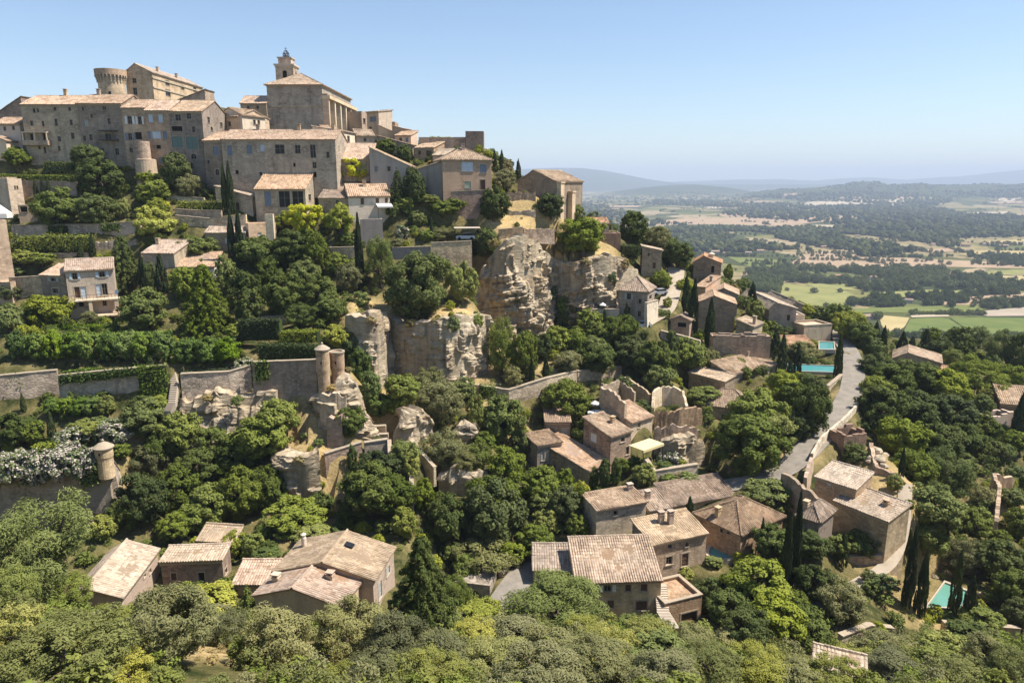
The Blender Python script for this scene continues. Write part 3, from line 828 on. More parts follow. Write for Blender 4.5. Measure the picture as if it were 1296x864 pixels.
# ------------------------------------------------------------------ the hillside, one height for every x, y
GXS = np.concatenate((np.linspace(-420, -175, 22)[:-1], np.arange(-175, 185, 1.1), np.linspace(186, 620, 34)))
GYS = np.concatenate((np.linspace(-60, 18, 10)[:-1], np.arange(18, 245, 1.1), np.geomspace(246, 760, 46)))
HG = None
def make_heights():
    global HG
    pts = {}
    for x, y, z in CTRL: pts[(round(x, 2), round(y, 2))] = z
    xy = list(pts); zs = [pts[k] for k in xy]
    r = mgeo.delaunay_2d_cdt([Vector(p) for p in xy], [], [], 0, 0.02)
    vs, _, tris, orig = r[0], r[1], r[2], r[3]
    zz = [zs[o[0]] for o in orig]
    G = np.full((len(GYS), len(GXS)), np.nan)
    for t in tris:
        (x0, y0), (x1, y1), (x2, y2) = (vs[i] for i in t); z0, z1, z2 = (zz[i] for i in t)
        i0, i1 = np.searchsorted(GXS, [min(x0, x1, x2), max(x0, x1, x2)]); j0, j1 = np.searchsorted(GYS, [min(y0, y1, y2), max(y0, y1, y2)])
        if i0 == i1 or j0 == j1: continue
        gx, gy = np.meshgrid(GXS[i0:i1], GYS[j0:j1]); det = (y1-y2)*(x0-x2) + (x2-x1)*(y0-y2)
        if abs(det) < 1e-9: continue
        a = ((y1-y2)*(gx-x2) + (x2-x1)*(gy-y2)) / det; b = ((y2-y0)*(gx-x2) + (x0-x2)*(gy-y2)) / det; c = 1 - a - b
        ok = (a >= -1e-6) & (b >= -1e-6) & (c >= -1e-6)
        sub = G[j0:j1, i0:i1]; sub[ok] = (a*z0 + b*z1 + c*z2)[ok]
    G[np.isnan(G)] = -175.
    K3 = np.array((1, 2, 1)) / 4
    Gp = np.pad(G, 1, mode='edge'); Gp = Gp[:-2]*.25 + Gp[1:-1]*.5 + Gp[2:]*.25; G = Gp[:, :-2]*.25 + Gp[:, 1:-1]*.5 + Gp[:, 2:]*.25
    gx, gy = np.meshgrid(GXS, GYS)
    rough = np.zeros_like(G)
    for fx, fy, ph, am in ((.31, .23, 0, .22), (-.17, .41, 1.3, .2), (.9, .6, 2.1, .09), (-.7, 1.1, .4, .08)):
        rough += am * np.sin(gx * fx + gy * fy + ph) * np.sin(gx * fy - gy * fx + ph * 2)
    G += rough
    for pl, hw, dz in STAMPS:
        pl = np.array(pl)
        for i in range(len(pl) - 1):
            a, b = pl[i], pl[i+1]; ab = b[:2] - a[:2]; L2 = float(ab @ ab)
            t = np.clip(((gx - a[0]) * ab[0] + (gy - a[1]) * ab[1]) / L2, 0, 1)
            dist = np.hypot(gx - a[0] - t*ab[0], gy - a[1] - t*ab[1])
            zc = a[2] + t * (b[2] - a[2]) + dz
            wgt = np.clip((hw + 1.6 - dist) / 1.6, 0, 1)
            near = wgt > 0
            G[near] = (G * (1 - wgt) + zc * wgt)[near]
    for name, label, ref, P, n, amp, batter, cap, seed, tilt in [(c[0], c[1], None) + tuple(c[2:]) for c in CLIFFS]:
        for i in range(len(P) - 1):
            a, b = P[i], P[i+1]; ab = b[:2] - a[:2]; L2 = float(ab @ ab); nn = n[i] + n[i+1]; nn = nn / np.hypot(*nn)
            t = ((gx - a[0]) * ab[0] + (gy - a[1]) * ab[1]) / L2; tc_ = np.clip(t, 0, 1)
            qx = gx - a[0] - tc_*ab[0]; qy = gy - a[1] - tc_*ab[1]; sd = qx*nn[0] + qy*nn[1]; lat = np.hypot(qx - sd*nn[0], qy - sd*nn[1])
            zb = a[3] + tc_*(b[3] - a[3]); zt = a[2] + tc_*(b[2] - a[2])
            front = (sd < 1.3) & (sd > -9) & (lat < 1.2)
            lim = zb + np.clip(-sd - 5.5, 0, 9) * 1.2
            G[front] = np.minimum(G, lim)[front]
            back = (sd >= 1.3) & (sd < cap + 1.6) & (lat < .8)
            G[back] = np.minimum(G, zt - .15 - (1.0 - np.clip(sd - 1.3, 0, 1)) * 1.2)[back]
    HG = G
def hz(x, y):
    i = min(max(int(np.searchsorted(GXS, x)) - 1, 0), len(GXS) - 2); j = min(max(int(np.searchsorted(GYS, y)) - 1, 0), len(GYS) - 2)
    tx = min(max((x - GXS[i]) / (GXS[i+1] - GXS[i]), 0), 1); ty = min(max((y - GYS[j]) / (GYS[j+1] - GYS[j]), 0), 1)
    return float((HG[j, i]*(1-tx) + HG[j, i+1]*tx)*(1-ty) + (HG[j+1, i]*(1-tx) + HG[j+1, i+1]*tx)*ty)
def ground_hit(px, py, up_px=0., y0=20.):
    """walk along a sight line until it is within up_px (as seen) of the ground"""
    d = ray(px, py); t = y0 / d[1]; step = .6
    while t < 900:
        p = d * t
        if p[2] - hz(p[0], p[1]) <= up_px * t / F: return p, t
        t += step if t < 260 else 4.
    return None, None
def inside_keepout(x, y):
    return KO.get((int(x // 1), int(y // 1)), False)
KO = {}
def make_keepout():
    for poly in KEEPOUT:
        P = np.array(poly); x0, y0 = np.floor(P.min(0)).astype(int) - 0; x1, y1 = np.ceil(P.max(0)).astype(int)
        if (x1 - x0) * (y1 - y0) > 20000: continue
        for i in range(x0, x1 + 1):
            for j in range(y0, y1 + 1):
                cx, cy = i + .5, j + .5; ins = False; k = len(P) - 1
                for q in range(len(P)):
                    if (P[q, 1] > cy) != (P[k, 1] > cy) and cx < (P[k, 0]-P[q, 0])*(cy-P[q, 1])/(P[k, 1]-P[q, 1]) + P[q, 0]: ins = not ins
                    k = q
                if ins: KO[(i, j)] = True
# ------------------------------------------------------------------ foliage: crowns of many small leaf faces on uneven clumps
def unit(n, rng):
    v = rng.normal(size=(n, 3)); return v / np.linalg.norm(v, axis=1)[:, None]
def leaves(cen, nrm, size, rng, asp=.6):
    n = len(cen); a = unit(n, rng); t = np.cross(nrm, a); t /= np.linalg.norm(t, axis=1)[:, None] + 1e-9; b = np.cross(nrm, t)
    s = (size * (0.65 + .7 * rng.random(n)))[:, None] if np.ndim(size) == 0 else size[:, None]
    bend = nrm * s * .18
    V = np.stack((cen - t*s, cen - b*s*asp - bend, cen + t*s, cen + b*s*asp - bend), 1).reshape(-1, 3)
    return V, np.arange(n*4).reshape(n, 4)
def clumps_round(n, rng, flat=.42, zc=.58, lobes=9, lo=.66):
    if VAR % 2: lo -= .16; lobes += 3
    d = unit(n, rng); L = unit(lobes, rng)
    g = (np.maximum(0, d @ L.T) ** 5).max(1)
    r = lo + (1.04 - lo) * g + rng.normal(size=n) * .06
    r *= np.where(rng.random(n) < .25, .72, 1)
    c = d * r[:, None]; c[:, :2] *= .455; c[:, 2] = c[:, 2] * flat + zc; ax = rng.normal(size=2) * .05; c[:, :2] += (c[:, 2:3] - .3) * ax; pk = rng.random() * .35; c[:, :2] *= 1 - pk * np.clip(c[:, 2:3] - .45, 0, 1)
    return c, d
def crown(kind, rng, nl):
    """unit tree: crown within +-.5 in x, y and up to 1 in z -> (verts, quads, per-leaf tint)"""
    if kind in ('c',):
        n = int(nl / 18); z = .03 + .95 * rng.random(n) ** .85
        prof = np.interp(z, [0, .12, .35, .6, .85, 1], [.30, .44, .46, .36, .17, .03]); th = rng.random(n) * 2*np.pi
        lump = 1 + .16 * np.sin(th * 3 + z * 14 + rng.random() * 6) + .1 * np.sin(th*5 - z*23)
        c = np.stack((np.cos(th) * prof * lump, np.sin(th) * prof * lump, z), 1); d = np.stack((np.cos(th), np.sin(th), np.full(n, .45)), 1)
        rc = .07; size = .055; asp = .45
    elif kind in ('k', 'K'):
        tiers = 13; C = []; D = []
        for i in range(tiers):
            z = .10 + .86 * i / tiers; rad = .5 * (1 - (z - .08) / .94) ** .8; m = max(5, int(15 * rad / .5))
            for j in range(m):
                th = 2*np.pi*(j + rng.random()*.8)/m; rr_ = rad * (.72 + .4 * rng.random())
                for q in (.35, .6, .85, 1.0):
                    C.append((math.cos(th)*rr_*q, math.sin(th)*rr_*q, z - .07*q*q + .02*rng.random())); D.append((math.cos(th)*.5, math.sin(th)*.5, .9))
        C.append((0, 0, .98)); D.append((0, 0, 1)); c = np.array(C); d = np.array(D); rc = .042; size = .03; asp = .4
    elif kind == 'u':
        n = 90; th = rng.random(n)*2*np.pi; q = np.sqrt(rng.random(n)); z = .50 + .44*(1 - q**2)*(.8+.3*rng.random(n)) - .08*rng.random(n)
        c = np.stack((np.cos(th)*q*.47, np.sin(th)*q*.47, z), 1); d = np.stack((np.cos(th)*q, np.sin(th)*q, np.full(n, .9)), 1); rc = .085; size = .026; asp = .35
    elif kind == 'p':
        c, d = clumps_round(90, rng, .46, .52, 16, .55); rc = .10; size = .032; asp = .28
    elif kind == 'v':
        c, d = clumps_round(100, rng, .45, .53, 16, .68); rc = .10; size = .033; asp = .34
    elif kind == 'y':
        c, d = clumps_round(70, rng, .44, .54, 14, .58); c[:, 2] += .05*np.sin(c[:, 2]*28); rc = .095; size = .03; asp = .6
    elif kind in ('b', 'w', 'n'):
        c, d = clumps_round(60, rng, .5, .46, 10, .78); rc = .12; size = .034; asp = .5
    elif kind == 'f':
        c, d = clumps_round(150, rng, .46, .5, 20, .70); rc = .08; size = .026; asp = .42
    elif kind == 't':                              # clipped cone
        n = 60; z = rng.random(n)*.95; th = rng.random(n)*2*np.pi; pr = .46*(1-z); c = np.stack((np.cos(th)*pr, np.sin(th)*pr, z), 1); d = np.stack((np.cos(th), np.sin(th), np.full(n, .6)), 1); rc = .06; size = .04; asp = .6
    elif kind in 'gh':
        c, d = clumps_round(110, rng, .46, .52, 14, .74); rc = .10; size = .037; asp = .58
    else:
        c, d = clumps_round(120, rng, .46, .52, 14, .78); rc = .095; size = .035; asp = .55
    N = len(c); per = max(6, nl // N); dens = (6000 / max(nl, 1500)) ** .42
    idx = np.repeat(np.arange(N), per); n = len(idx)
    o = unit(n, rng); rad = rc * rng.random(n) ** .33
    sq = np.array((1, 1, .6 if kind in ('u', 'k', 'K') else .95)) if kind != 'c' else np.array((.8, .8, 1.5))
    cen = c[idx] + o * rad[:, None] * sq
    dd = d / (np.linalg.norm(d, axis=1)[:, None] + 1e-9)
    nr = o*.8 + dd[idx]*.45 + np.array((0, 0, .22)) + rng.normal(size=(n, 3))*.4; nr /= np.linalg.norm(nr, axis=1)[:, None]
    V, Q = leaves(cen, nr, size * dens, rng, asp)
    tint = np.clip(rng.random(N)[idx]*.7 + rng.random(n)*.3, 0, 1)
    cen_z = V[:, 2]; V[:, 2] = np.maximum(cen_z, .0)
    return V, Q, tint, c
def trunk_mesh(kind, rng, c):
    m = MB(); top = {'c': .25, 'k': .9, 'K': .9, 'u': .6, 't': .3}.get(kind, .42); r = {'c': .06, 'k': .035, 'K': .035, 'u': .035, 'b': .02, 'w': .02, 'n': .02, 'f': .03}.get(kind, .045)
    p = Vector((0, 0, -.12 if kind != 't' else 0)); q = Vector((rng.normal()*.02, rng.normal()*.02, top*.5)); e = Vector((rng.normal()*.04, rng.normal()*.04, top))
    m.tube(p, q, r*1.25, r); m.tube(q, e, r, r*.6)
    if kind not in 'ckKt':
        for i in rng.choice(len(c), 7, replace=False):
            t = c[i]; b = q.lerp(e, .3 + .7*rng.random()); mid = b.lerp(Vector(t), .5) + Vector((0, 0, -.03))
            m.tube(b, mid, r*.5, r*.33, 5); m.tube(mid, Vector(t), r*.33, r*.1, 5)
    return py_mesh('trunk', m.v, m.f, M['bark'], True)
PROTO = {}; VAR = 0
def proto(kind, big):
    key = (kind, big)
    if key not in PROTO:
        L = []
        nvar = {'o': 6, 'g': 6, 'f': 4, 'c': 4, 'v': 4, 'b': 3, 'y': 3, 'p': 3, 'l': 3}.get(kind, 2)
        nl = {0: 4200, 1: 9500, 2: 18000}[big]
        if kind in 'f': nl = {0: 5000, 1: 11000, 2: 22000}[big]
        if kind in ('c',): nl = {0: 2400, 1: 5200, 2: 7000}[big]
        if kind in ('b', 'w', 'n', 't'): nl = {0: 1600, 1: 4500, 2: 12000}[big]
        for i in range(nvar):
            rng = np.random.default_rng(abs(hash((ord(kind), big, i))) % 99991); global VAR; VAR = i
            V, Q, tint, c = crown(kind, rng, nl)
            me = np_mesh('crown', V, [Q], LEAF.get({'t': 'c'}.get(kind, kind), LEAF['g']), {'lv': tint})
            fl = None
            if kind == 'w':
                k = int(len(Q) * .5); ii = rng.integers(0, len(Q), k); pc = V.reshape(-1, 4, 3).mean(1)[ii]; d = pc - np.array((0, 0, .35)); d /= np.linalg.norm(d, axis=1)[:, None] + 1e-9; d += rng.normal(size=d.shape)*.5; d /= np.linalg.norm(d, axis=1)[:, None]
                FV, FQ = leaves(pc + d*.022, d, .026*(6000/max(nl, 1500))**.42, rng, .85); fl = np_mesh('blossom', FV, [FQ], M['petal'])
            L.append((me, trunk_mesh(kind, rng, c), fl))
        PROTO[key] = L
    return PROTO[key]
KIND = {'o': ('oak_tree', 'dark green oak', 'tree'), 'g': ('leafy_tree', 'green leafy tree', 'tree'), 'l': ('light_tree', 'light green tree', 'tree'),
        'y': ('robinia_tree', 'bright yellow-green tree', 'tree'), 'v': ('olive_tree', 'grey-green olive tree', 'tree'), 'c': ('cypress', 'dark cypress', 'tree'),
        'p': ('pine_tree', 'loose-crowned pine', 'tree'), 'u': ('umbrella_pine', 'umbrella pine', 'tree'), 'k': ('conifer', 'dark tiered conifer', 'tree'),
        'K': ('conifer', 'yellow-green conifer', 'tree'), 'b': ('shrub', 'green shrub', 'shrub'), 'w': ('oleander', 'white-flowering oleander', 'shrub'),
        'n': ('shrub', 'yellowish dry shrub', 'shrub'), 't': ('topiary', 'clipped cone topiary', 'shrub'), 'f': ('thicket_shrub', 'pale green foreground shrub', 'shrub'), 'h': ('clipped_tree', 'clipped bright green tree', 'tree'), 'i': ('ivy', 'clump of ivy', 'plant')}
GROUPS = {'tree': 'trees growing on the hillside', 'shrub': 'shrubs growing on the hillside', 'plant': 'ivy growing on walls'}
TREES = []       # (root, kind, px, py, hpx)
def plant(kind, cx, cy, wp, hp, Y=None, label=None):
    if Y is None:
        p, t = ground_hit(cx, cy, hp * .5)
        if p is None: return
    else:
        p = at(cx, cy, Y); t = Y / ray(cx, cy)[1]
    x, y = p[0], p[1]; g = hz(x, y)
    base = min(g, p[2]) if Y is None else max(g, p[2] - hp * .75 * t / F)
    wid = wp * t / F; top = p[2] + hp * .5 * t / F * (1.0 + .15 * SP)
    hei = max(top - base, wid * ((.82 if hp > .62*wp else .5) if kind in 'oglyvpfh' else .3))
    big = 0 if max(wp, hp*.7) < 40 else (1 if max(wp, hp*.7) < 85 else 2)
    me, tr, fl = random.choice(proto(kind, big))
    nm, ph, cat = KIND[kind]
    o = empty(nm, (x, y, base), random.random() * 6.28, label, cat, GROUPS[cat])
    o.scale = (wid * 1.04, wid * 1.04, hei)
    link('trunk' if cat != 'plant' else 'stem', tr, o); link('crown' if cat == 'tree' else 'foliage', me, o)
    if fl: link('blossom', fl, o)
    TREES.append((o, kind, cx, cy, wp, hp))
    return o

def label_trees():
    used = {}
    def rel(dx, dy):
        if abs(dx) > abs(dy) * 1.1: return 'right of' if dx > 0 else 'left of'
        return 'below' if dy > 0 else 'above'
    out = []
    for o, kind, cx, cy, wp, hp in TREES:
        if o.get('label'): used[o['label']] = 1; continue
        ph = KIND[kind][1]
        size = 'tiny ' if hp < 18 else 'small ' if hp < 30 else 'big ' if hp > 66 else ''
        if kind == 'c': size = 'short ' if hp < 30 else 'tall ' if hp > 60 else ''
        rs = sorted((abs(cx - x) + 1.2 * abs(cy - y), r, x, y) for r, x, y in REFS)[:14]
        cands = []
        for d, r, x, y in rs[:4]: cands.append((f'{size}{ph} {rel(cx-x, cy-y)} {r}'))
        for i in range(7):
            for j in range(len(rs)):
                if i == j: continue
                a, b = rs[i], rs[j]; ra, rb = rel(cx-a[2], cy-a[3]), rel(cx-b[2], cy-b[3])
                cands.append(f'{size}{ph} {ra} {a[1]} and {rb} {b[1]}')
        for c in cands:
            if len(c.split()) <= 16 and c not in used and len(c.split()) >= 4: used[c] = 1; o['label'] = c; break
        else:
            o['label'] = cands[0]
            out.append(cands[0])
    if out: print('SHARED LABELS', len(out), out[:5])

def make_stuff(name, kind, pts, nl, label, mat=None):
    """pts: (x, y, z, width, height): one mass of low growth as a single mesh"""
    VV, QQ, TT = [], [], []; off = 0; protos = []
    for i in range(5):
        rng = np.random.default_rng(100 + i + ord(kind)); protos.append(crown(kind, rng, nl)[:3])
    for x, y, z, w_, h_ in pts:
        V, Q, t = random.choice(protos); a = random.random()*6.28; c, s = math.cos(a), math.sin(a)
        P = np.empty_like(V); P[:, 0] = (V[:, 0]*c - V[:, 1]*s)*w_ + x; P[:, 1] = (V[:, 0]*s + V[:, 1]*c)*w_ + y; P[:, 2] = V[:, 2]*h_ + z
        VV.append(P); QQ.append(Q + off); off += len(V); TT.append(np.clip(t*.5 + random.random()*.5, 0, 1))
    if not VV: return
    o = link(name, np_mesh(name, np.concatenate(VV), [np.concatenate(QQ)], mat or LEAF[kind], {'lv': np.concatenate(TT)}))
    tag(o, label, None, None, 'stuff'); return o

def hedge(label, pts, h, wd, kind='g', name='hedge', loose=.12):
    """clipped hedge along (px, py, Y) points of its top edge; leaves over a box body"""
    P = [at(*p) for p in pts]; rng = np.random.default_rng(int(abs(P[0][0]*31 + P[0][1]*7)))
    C, Nn = [], []
    o0 = P[0].copy(); o0[2] -= h
    core = MB()
    for a, b in zip(P[:-1], P[1:]):
        L = np.linalg.norm(b - a); t = (b - a) / L; n = np.array((-t[1], t[0], 0)); n /= np.linalg.norm(n); up = np.array((0, 0, 1.))
        area = L * (h * 2 + wd); k = int(area * 34)
        u = rng.random(k) * L; side = rng.random(k)
        f1 = h / (2*h + wd); s = np.where(side < f1, 0, np.where(side < 2*f1, 1, 2)); q = rng.random(k)
        hh = h * (1 + loose * np.sin(u * 1.7 + 1) * .6)
        pos = a + t*u[:, None]
        wv = np.where(s == 0, -wd*.1, np.where(s == 1, wd*1.0, q*wd)); zv = np.where(s == 2, 0, -q*hh)
        pos = pos + n*wv[:, None] + up*zv[:, None] + rng.normal(size=(k, 3)) * loose
        nn = np.where((s == 0)[:, None], -n, np.where((s == 1)[:, None], n, up)) + rng.normal(size=(k, 3))*.55
        C.append(pos); Nn.append(nn / np.linalg.norm(nn, axis=1)[:, None])
        c = [a - o0, b - o0]; i = wd*.12
        m = len(core.v)
        for e in c:
            for dn, dz in ((i, -h), (wd - i, -h), (wd - i, -.12), (i, -.12)): core.v.append(tuple(e + n*dn + up*dz))
        core.f += [tuple(m + x for x in f) for f in ((0,1,5,4), (1,2,6,5), (2,3,7,6), (3,0,4,7), (3,2,1,0), (4,5,6,7))]
    C = np.concatenate(C) - o0; Nn = np.concatenate(Nn)
    V, Q = leaves(C, Nn, .17, rng, .65)
    o = core.build(name, LEAF['c'], None, loc=o0)
    tag(link('leaves', np_mesh('leaves', V, [Q], LEAF[kind], {'lv': rng.random(len(Q))}), o), None, None, None, 'stuff')
    tag(o, label, 'ivy' if name == 'ivy_curtain' else 'vines' if name == 'vine_row' else 'hedge'); 
    m = pts[len(pts)//2]; return o
# ================================================================== THE VILLAGE, from the ridge down
# ------------------------------------------------------------------ upper row
H('stone_house', 'dark gabled stone house at the far left end of the ridge', 'the dark gabled house', (-9,147,186), (26,123,186), 165, 'ml', d=8, wall='brown', tile='t_brown')
H('plaster_house', 'white plastered house with pink tiles at the left edge', 'the white plastered house', (-8,157,172), (24.5,157,172), 188, 'gx', 1.6, 8, wall='white', tile='t_pink', wins=((6,163,3,5,'w'),(17,162,3,5,'w')))
H('stone_house', 'low house with pinkish roof cut by the left edge below the white house', None, (-9,172,168), (7,178,168), 200, 'mr', d=6, wall='pink', tile='t_pink')
H('row_house', 'tall grey row house with a long loggia, leftmost of the ridge row', 'the loggia house', (26,133.5,170), (97,131.5,170), 206, 'gx', 2.4, 12, wall='grey', tile='t_pink',
  wins=((43,140,3.2,5.5,'h'),(48,140,3,5,'w'),(40,156,4,6.5,'wb'),(54.5,156.5,3,7,'w'),(69.6,138,3,4.5,'w'),(88,138,3.4,4.5,'w'),(71,155,3.6,9,'w'),(90,155,3.6,7,'w'),(40,174,4,9,'h'),(56,173,4,9,'h'),(75,176,4,6.5,'w'),(92,172,4.2,8,'w'),(57,190,3,8,'w'),(94,191,3,8,'w'),(50,187,3,4,'w'),(75,188,3,6,'w')), chim=((.55,.5,1.2),))
ROW2 = H('row_house', 'tall grey row house with an iron balcony under a dark awning', 'the iron balcony house', (97,132,169.6), (153,130.5,169.6), 208, 'gx', 2.4, 12, wall='greyd', tile='t_pink',
  wins=((105,138,3,4.5,'w'),(132,137,5,5,'w'),(116,147,2.8,5,'w'),(138,153.5,4,8,'w'),(109,156,5,8,'c'),(115,174,4,8,'w'),(107,175,4,7,'w'),(137,173,8,8,'w'),(148,192,5,9,'w'),(130.5,191,2.6,8,'w'),(112,190,3,6,'w')), chim=((.2,.5,1.0),))
H('row_house', 'narrow row house with open white shutters above a round stair tower', 'the white-shuttered row house', (153,136.5,169), (183,137,169), 214, 'gx', 2.2, 12, wall='tan', tile='t_pink',
  wins=((164.3,152,5.4,10,'sw'),(177,152.5,4.6,10,'sw'),(164.5,173,5,9,'sb'),(175,172,9,9,'h'),(166,190,4,6,'w')))
H('row_house', 'narrow row house with closed pale blue shutters', 'the blue-shuttered row house', (183,140,168), (213,140,168), 216, 'gx', 2.6, 12, wall='tan', tile='t_pink',
  wins=((190.5,150,6,10.5,'cB'),(203,150,6,10.5,'cB'),(187,171,4,10,'cb'),(198,171,11,9.5,'cB'),(209,171,5,10,'cb'),(200.6,186,6,5,'h'),(204,203,6,8,'cb')))
H('row_house', 'row house with teal blinds and a sunlit right gable', 'the teal-blind house', (213,141.5,168), (255,141,168), 232, 'gx', 3.0, 15.5, wall='greyd', tile='t_tan',
  wins=((225.3,149,7,8.5,'w'),(239,147,6,7.5,'w'),(224,163,14,6.5,'h'),(245,164,4,8,'w'),(224,180,14,14,'ct'),(243,181,15,16,'ct'),(245,198,7,7,'a'),(243,210,4,8,'a'),('r',264,152,3,8,'w'),('r',268,163,3,5,'a'),('r',280,158,3,6,'w')))
H('small_house', 'sunlit small house squeezed behind the teal-blind house', None, (277,147,183), (301,149,180), 172, 'gx', 1.8, 10, wall='cream', tile='t_tan', wins=((290,157,4,6,'w'),))
H('small_house', 'sunlit little house with two narrow windows left of the church', 'the two-window house', (306,146,180), (335,149,187), 170, 'gx', 1.8, 8, wall='cream', tile='t_tan', wins=((322,155,3,6.5,'w'),(327.5,155.5,3,6.5,'w')))
H('small_house', 'peach-roofed small house on the skyline left of the church', None, (304,131,205), (337,131,205), 146, 'gx', 2.2, 8, wall='cream', tile='t_pink', wins=((314,136,3,4,'w'),(326,136,3,4,'w')))
B8 = H('long_house', 'long grey stone house with a wide roof below the church', 'the long stone house', (280,178,163), (424,175.5,163), 236, 'gx', 2.3, 12, wall='grey', tile='t_pink',
  wins=((291,190.5,6,13,'cb'),(315.6,189,7,11,'cb'),(332,187.5,6,9,'cB'),(354,189,12,12,'w'),(376.7,189,7,11,'w'),(396,191.5,7,17,'w'),(398,209,5,8,'w'),(398,221,5,6.5,'h'),(372.5,208.6,3,4.5,'h'),(300,218,4,5,'h'),(330,220,3,4,'h'),(415,196,4,8,'w')), chim=((.25,.5,.9),(.62,.5,1.0),(.93,.5,.9)))
H('stone_house', 'narrow grey end house joined to the left of the long stone house', None, (257,178,166), (279.5,178,164.5), 240, 'gx', 2.2, 11, wall='greyd', tile='t_pink', wins=((273.5,191,7,12,'cb'),(275,218,5,8,'a'),(264,205,3,5,'w')))
# ------------------------------------------------------------------ castle and church
CASTLE = H('castle', 'castle keep on the skyline with stone bands along its sunlit flank', 'the castle', (158,91.5,215), (192,92,215), 131, 'gy', 2.3, 34, off=.4, wall='tan', tile='t_tan',
  wins=((170,102.3,5,6,'w'),(171,115.7,5,9,'w'),('r',211.8,105,5,6,'w'),('r',231,110.6,4,5,'w'),('r',212.6,117.5,6,8,'w'),('r',246.5,113.5,4,6,'w')), chim=((.6,.3,1.0),(.72,.6,1.0)), cat='castle')
H('stone_house', 'dark stone house with a sloping top under the castle flank', None, (213,132,196), (259,114,196), 142, 'ml', d=6, wall='brown', tile='t_brown', wins=((232,129.5,4,5,'w'),))
CHURCH = H('church', 'big church with buttressed sunlit side and square bell tower', 'the church', (337,107.5,190), (407,106.5,190), 166, 'hip', 3.4, 33, wall='greyd', tile='t_tan', cat='church', over=.5)
H('village_house', 'tall narrow sunlit house with a blue window right of the church', 'the narrow house beside the church', (464,142,205), (479,142,203), 176, 'mf', .8, 6, wall='warm', tile='t_tan', wins=((472,151,8,6.5,'cb'),(469,165,3,9,'d')))
H('village_house', 'reddish house with a roof falling to the right beside the narrow house', None, (479,159,200), (499,168,200), 184, 'mr', d=6, wall='pink', tile='t_tan')
H('village_house', 'flat dark stone block on the skyline right of the church', None, (481,156,208), (500,155.5,208), 168, 'flat', 0, 6, wall='brown', parapet=.3, cornice=False)
H('village_house', 'pale house with one wide white window on the skyline', 'the wide-window house', (497,160,198), (523,166,198), 188, 'mr', d=7, wall='warm', tile='t_tan', wins=((510,170.5,14,6.5,'cw'),))
IVYH = H('village_house', 'house smothered in dark ivy with a slanting roof', 'the ivy-clad house', (477,172,188), (522,184,188), 208, 'mr', d=6, wall='grey', tile='t_tan', wins=((499,187,5,9,'cw'),(501,200,5,8,'d')))
H('village_house', 'small low house with hip roof under the church buttresses', None, (451,172.5,186), (474,172,188), 186, 'gx', 1.6, 6, wall='cream', tile='t_tan', wins=((462,177,3.4,4.5,'w'),))
H('village_house', 'pale sunlit house with two slit windows under the church', 'the pale house below the church', (431,166,176), (451,169,187), 200, 'mf', 1.0, 7, wall='white', tile='t_pink', wins=((436,176,3,7.5,'w'),(441,176,3,7.5,'w'),(446,190,3,6,'w')))
H('village_house', 'house with a broad pinkish roof just right of the long stone house', 'the broad pink roof', (430,201,168), (467,202.5,168), 216, 'mf', 3.7, 9, wall='grey', tile='t_pink', wins=((446,207,4,5,'w'),))
H('village_house', 'grey gable house with a white verge sloping down to the right', 'the grey gable house', (467,187,166), (518,210,166), 230, 'mr', d=8, wall='blueg', tile='t_pale', wins=((475.5,198,4,6,'cb'),(492,208,4,6,'w')))
H('village_house', 'yellow sunlit house with a roof terrace squeezed beside the church', None, (457.5,143,209), (465,143,212), 178, 'flat', 0, 5, wall='warm', parapet=.3, cornice=False, wins=((461,153,3,6,'w'),(461,166,3,5,'w')))
H('village_house', 'small pink-tiled house in front of the wide-window house', None, (500,171.5,193), (520,172,192), 186, 'mf', 1.3, 5, wall='pink', tile='t_pink', wins=((507,177,3.4,5,'w'),(515,177,3.4,5,'cb')))
H('village_house', 'low house with a pale roof below the flat-topped stone wall', None, (524,187,186), (549,188,184), 202, 'mf', 1.6, 6, wall='tan', tile='t_tan', wins=((531,193,3.4,5,'w'),(541,193,3.4,5,'w')))
H('village_house', 'narrow pink house with a white-edged roof above the ochre corner house', None, (548,196,178), (566,197,176), 212, 'gx', 1.5, 6, wall='pink', tile='t_pale', wins=((556,201,3.4,5,'w'),))
H('village_house', 'tile-roofed house behind the right end of the long stone house', None, (410,168,186), (430,166.5,188), 186, 'gx', 1.6, 7, wall='cream', tile='t_pink')
H('tower_ruin', 'square flat stone tower at the right end of the ridge', 'the square tower', (589,167.5,190), (612,168,190), 190, 'flat', 0, 5, wall='brown', parapet=.3, cornice=False, cat='tower')
H('stone_house', 'long flat-topped stone house wall left of the square tower', None, (530,176,190), (575,175,191), 201, 'flat', 0, 4, wall='brown', parapet=.3, cornice=False)
H('stone_house', 'short flat-topped wall house joined to the square tower', None, (573.5,175,192.3), (588.5,175.5,192), 198, 'flat', 0, 4, wall='tan', parapet=.3, cornice=False)
CORNER = H('corner_house', 'ochre corner house with grey-blue shutters above the cliff', 'the ochre corner house', (560,202.5,163), (622,202.5,166), 250, 'hip', 2.8, 11, wall='warm', tile='t_tan',
  wins=((591.6,210.5,15,13,'cB'),(611.5,213.5,8,11,'cb'),(592,234,8,9,'ce'),(611,234,6.5,13,'d')), chim=((.5,.4,1.0),))
H('stone_wing', 'grey shaded wing with a slanting top left of the ochre corner house', None, (517,218,168), (559,205,164.5), 262, 'ml', d=6, wall='blueg', tile='t_tan')
TEMPLE = H('gable_house', 'grey gable house with pale columns on the edge of the hill', 'the columned gable house', (655,231,176), (704,228.5,170), 264, 'gy', 2.5, 13, off=.42, wall='greyd', tile='t_tan')
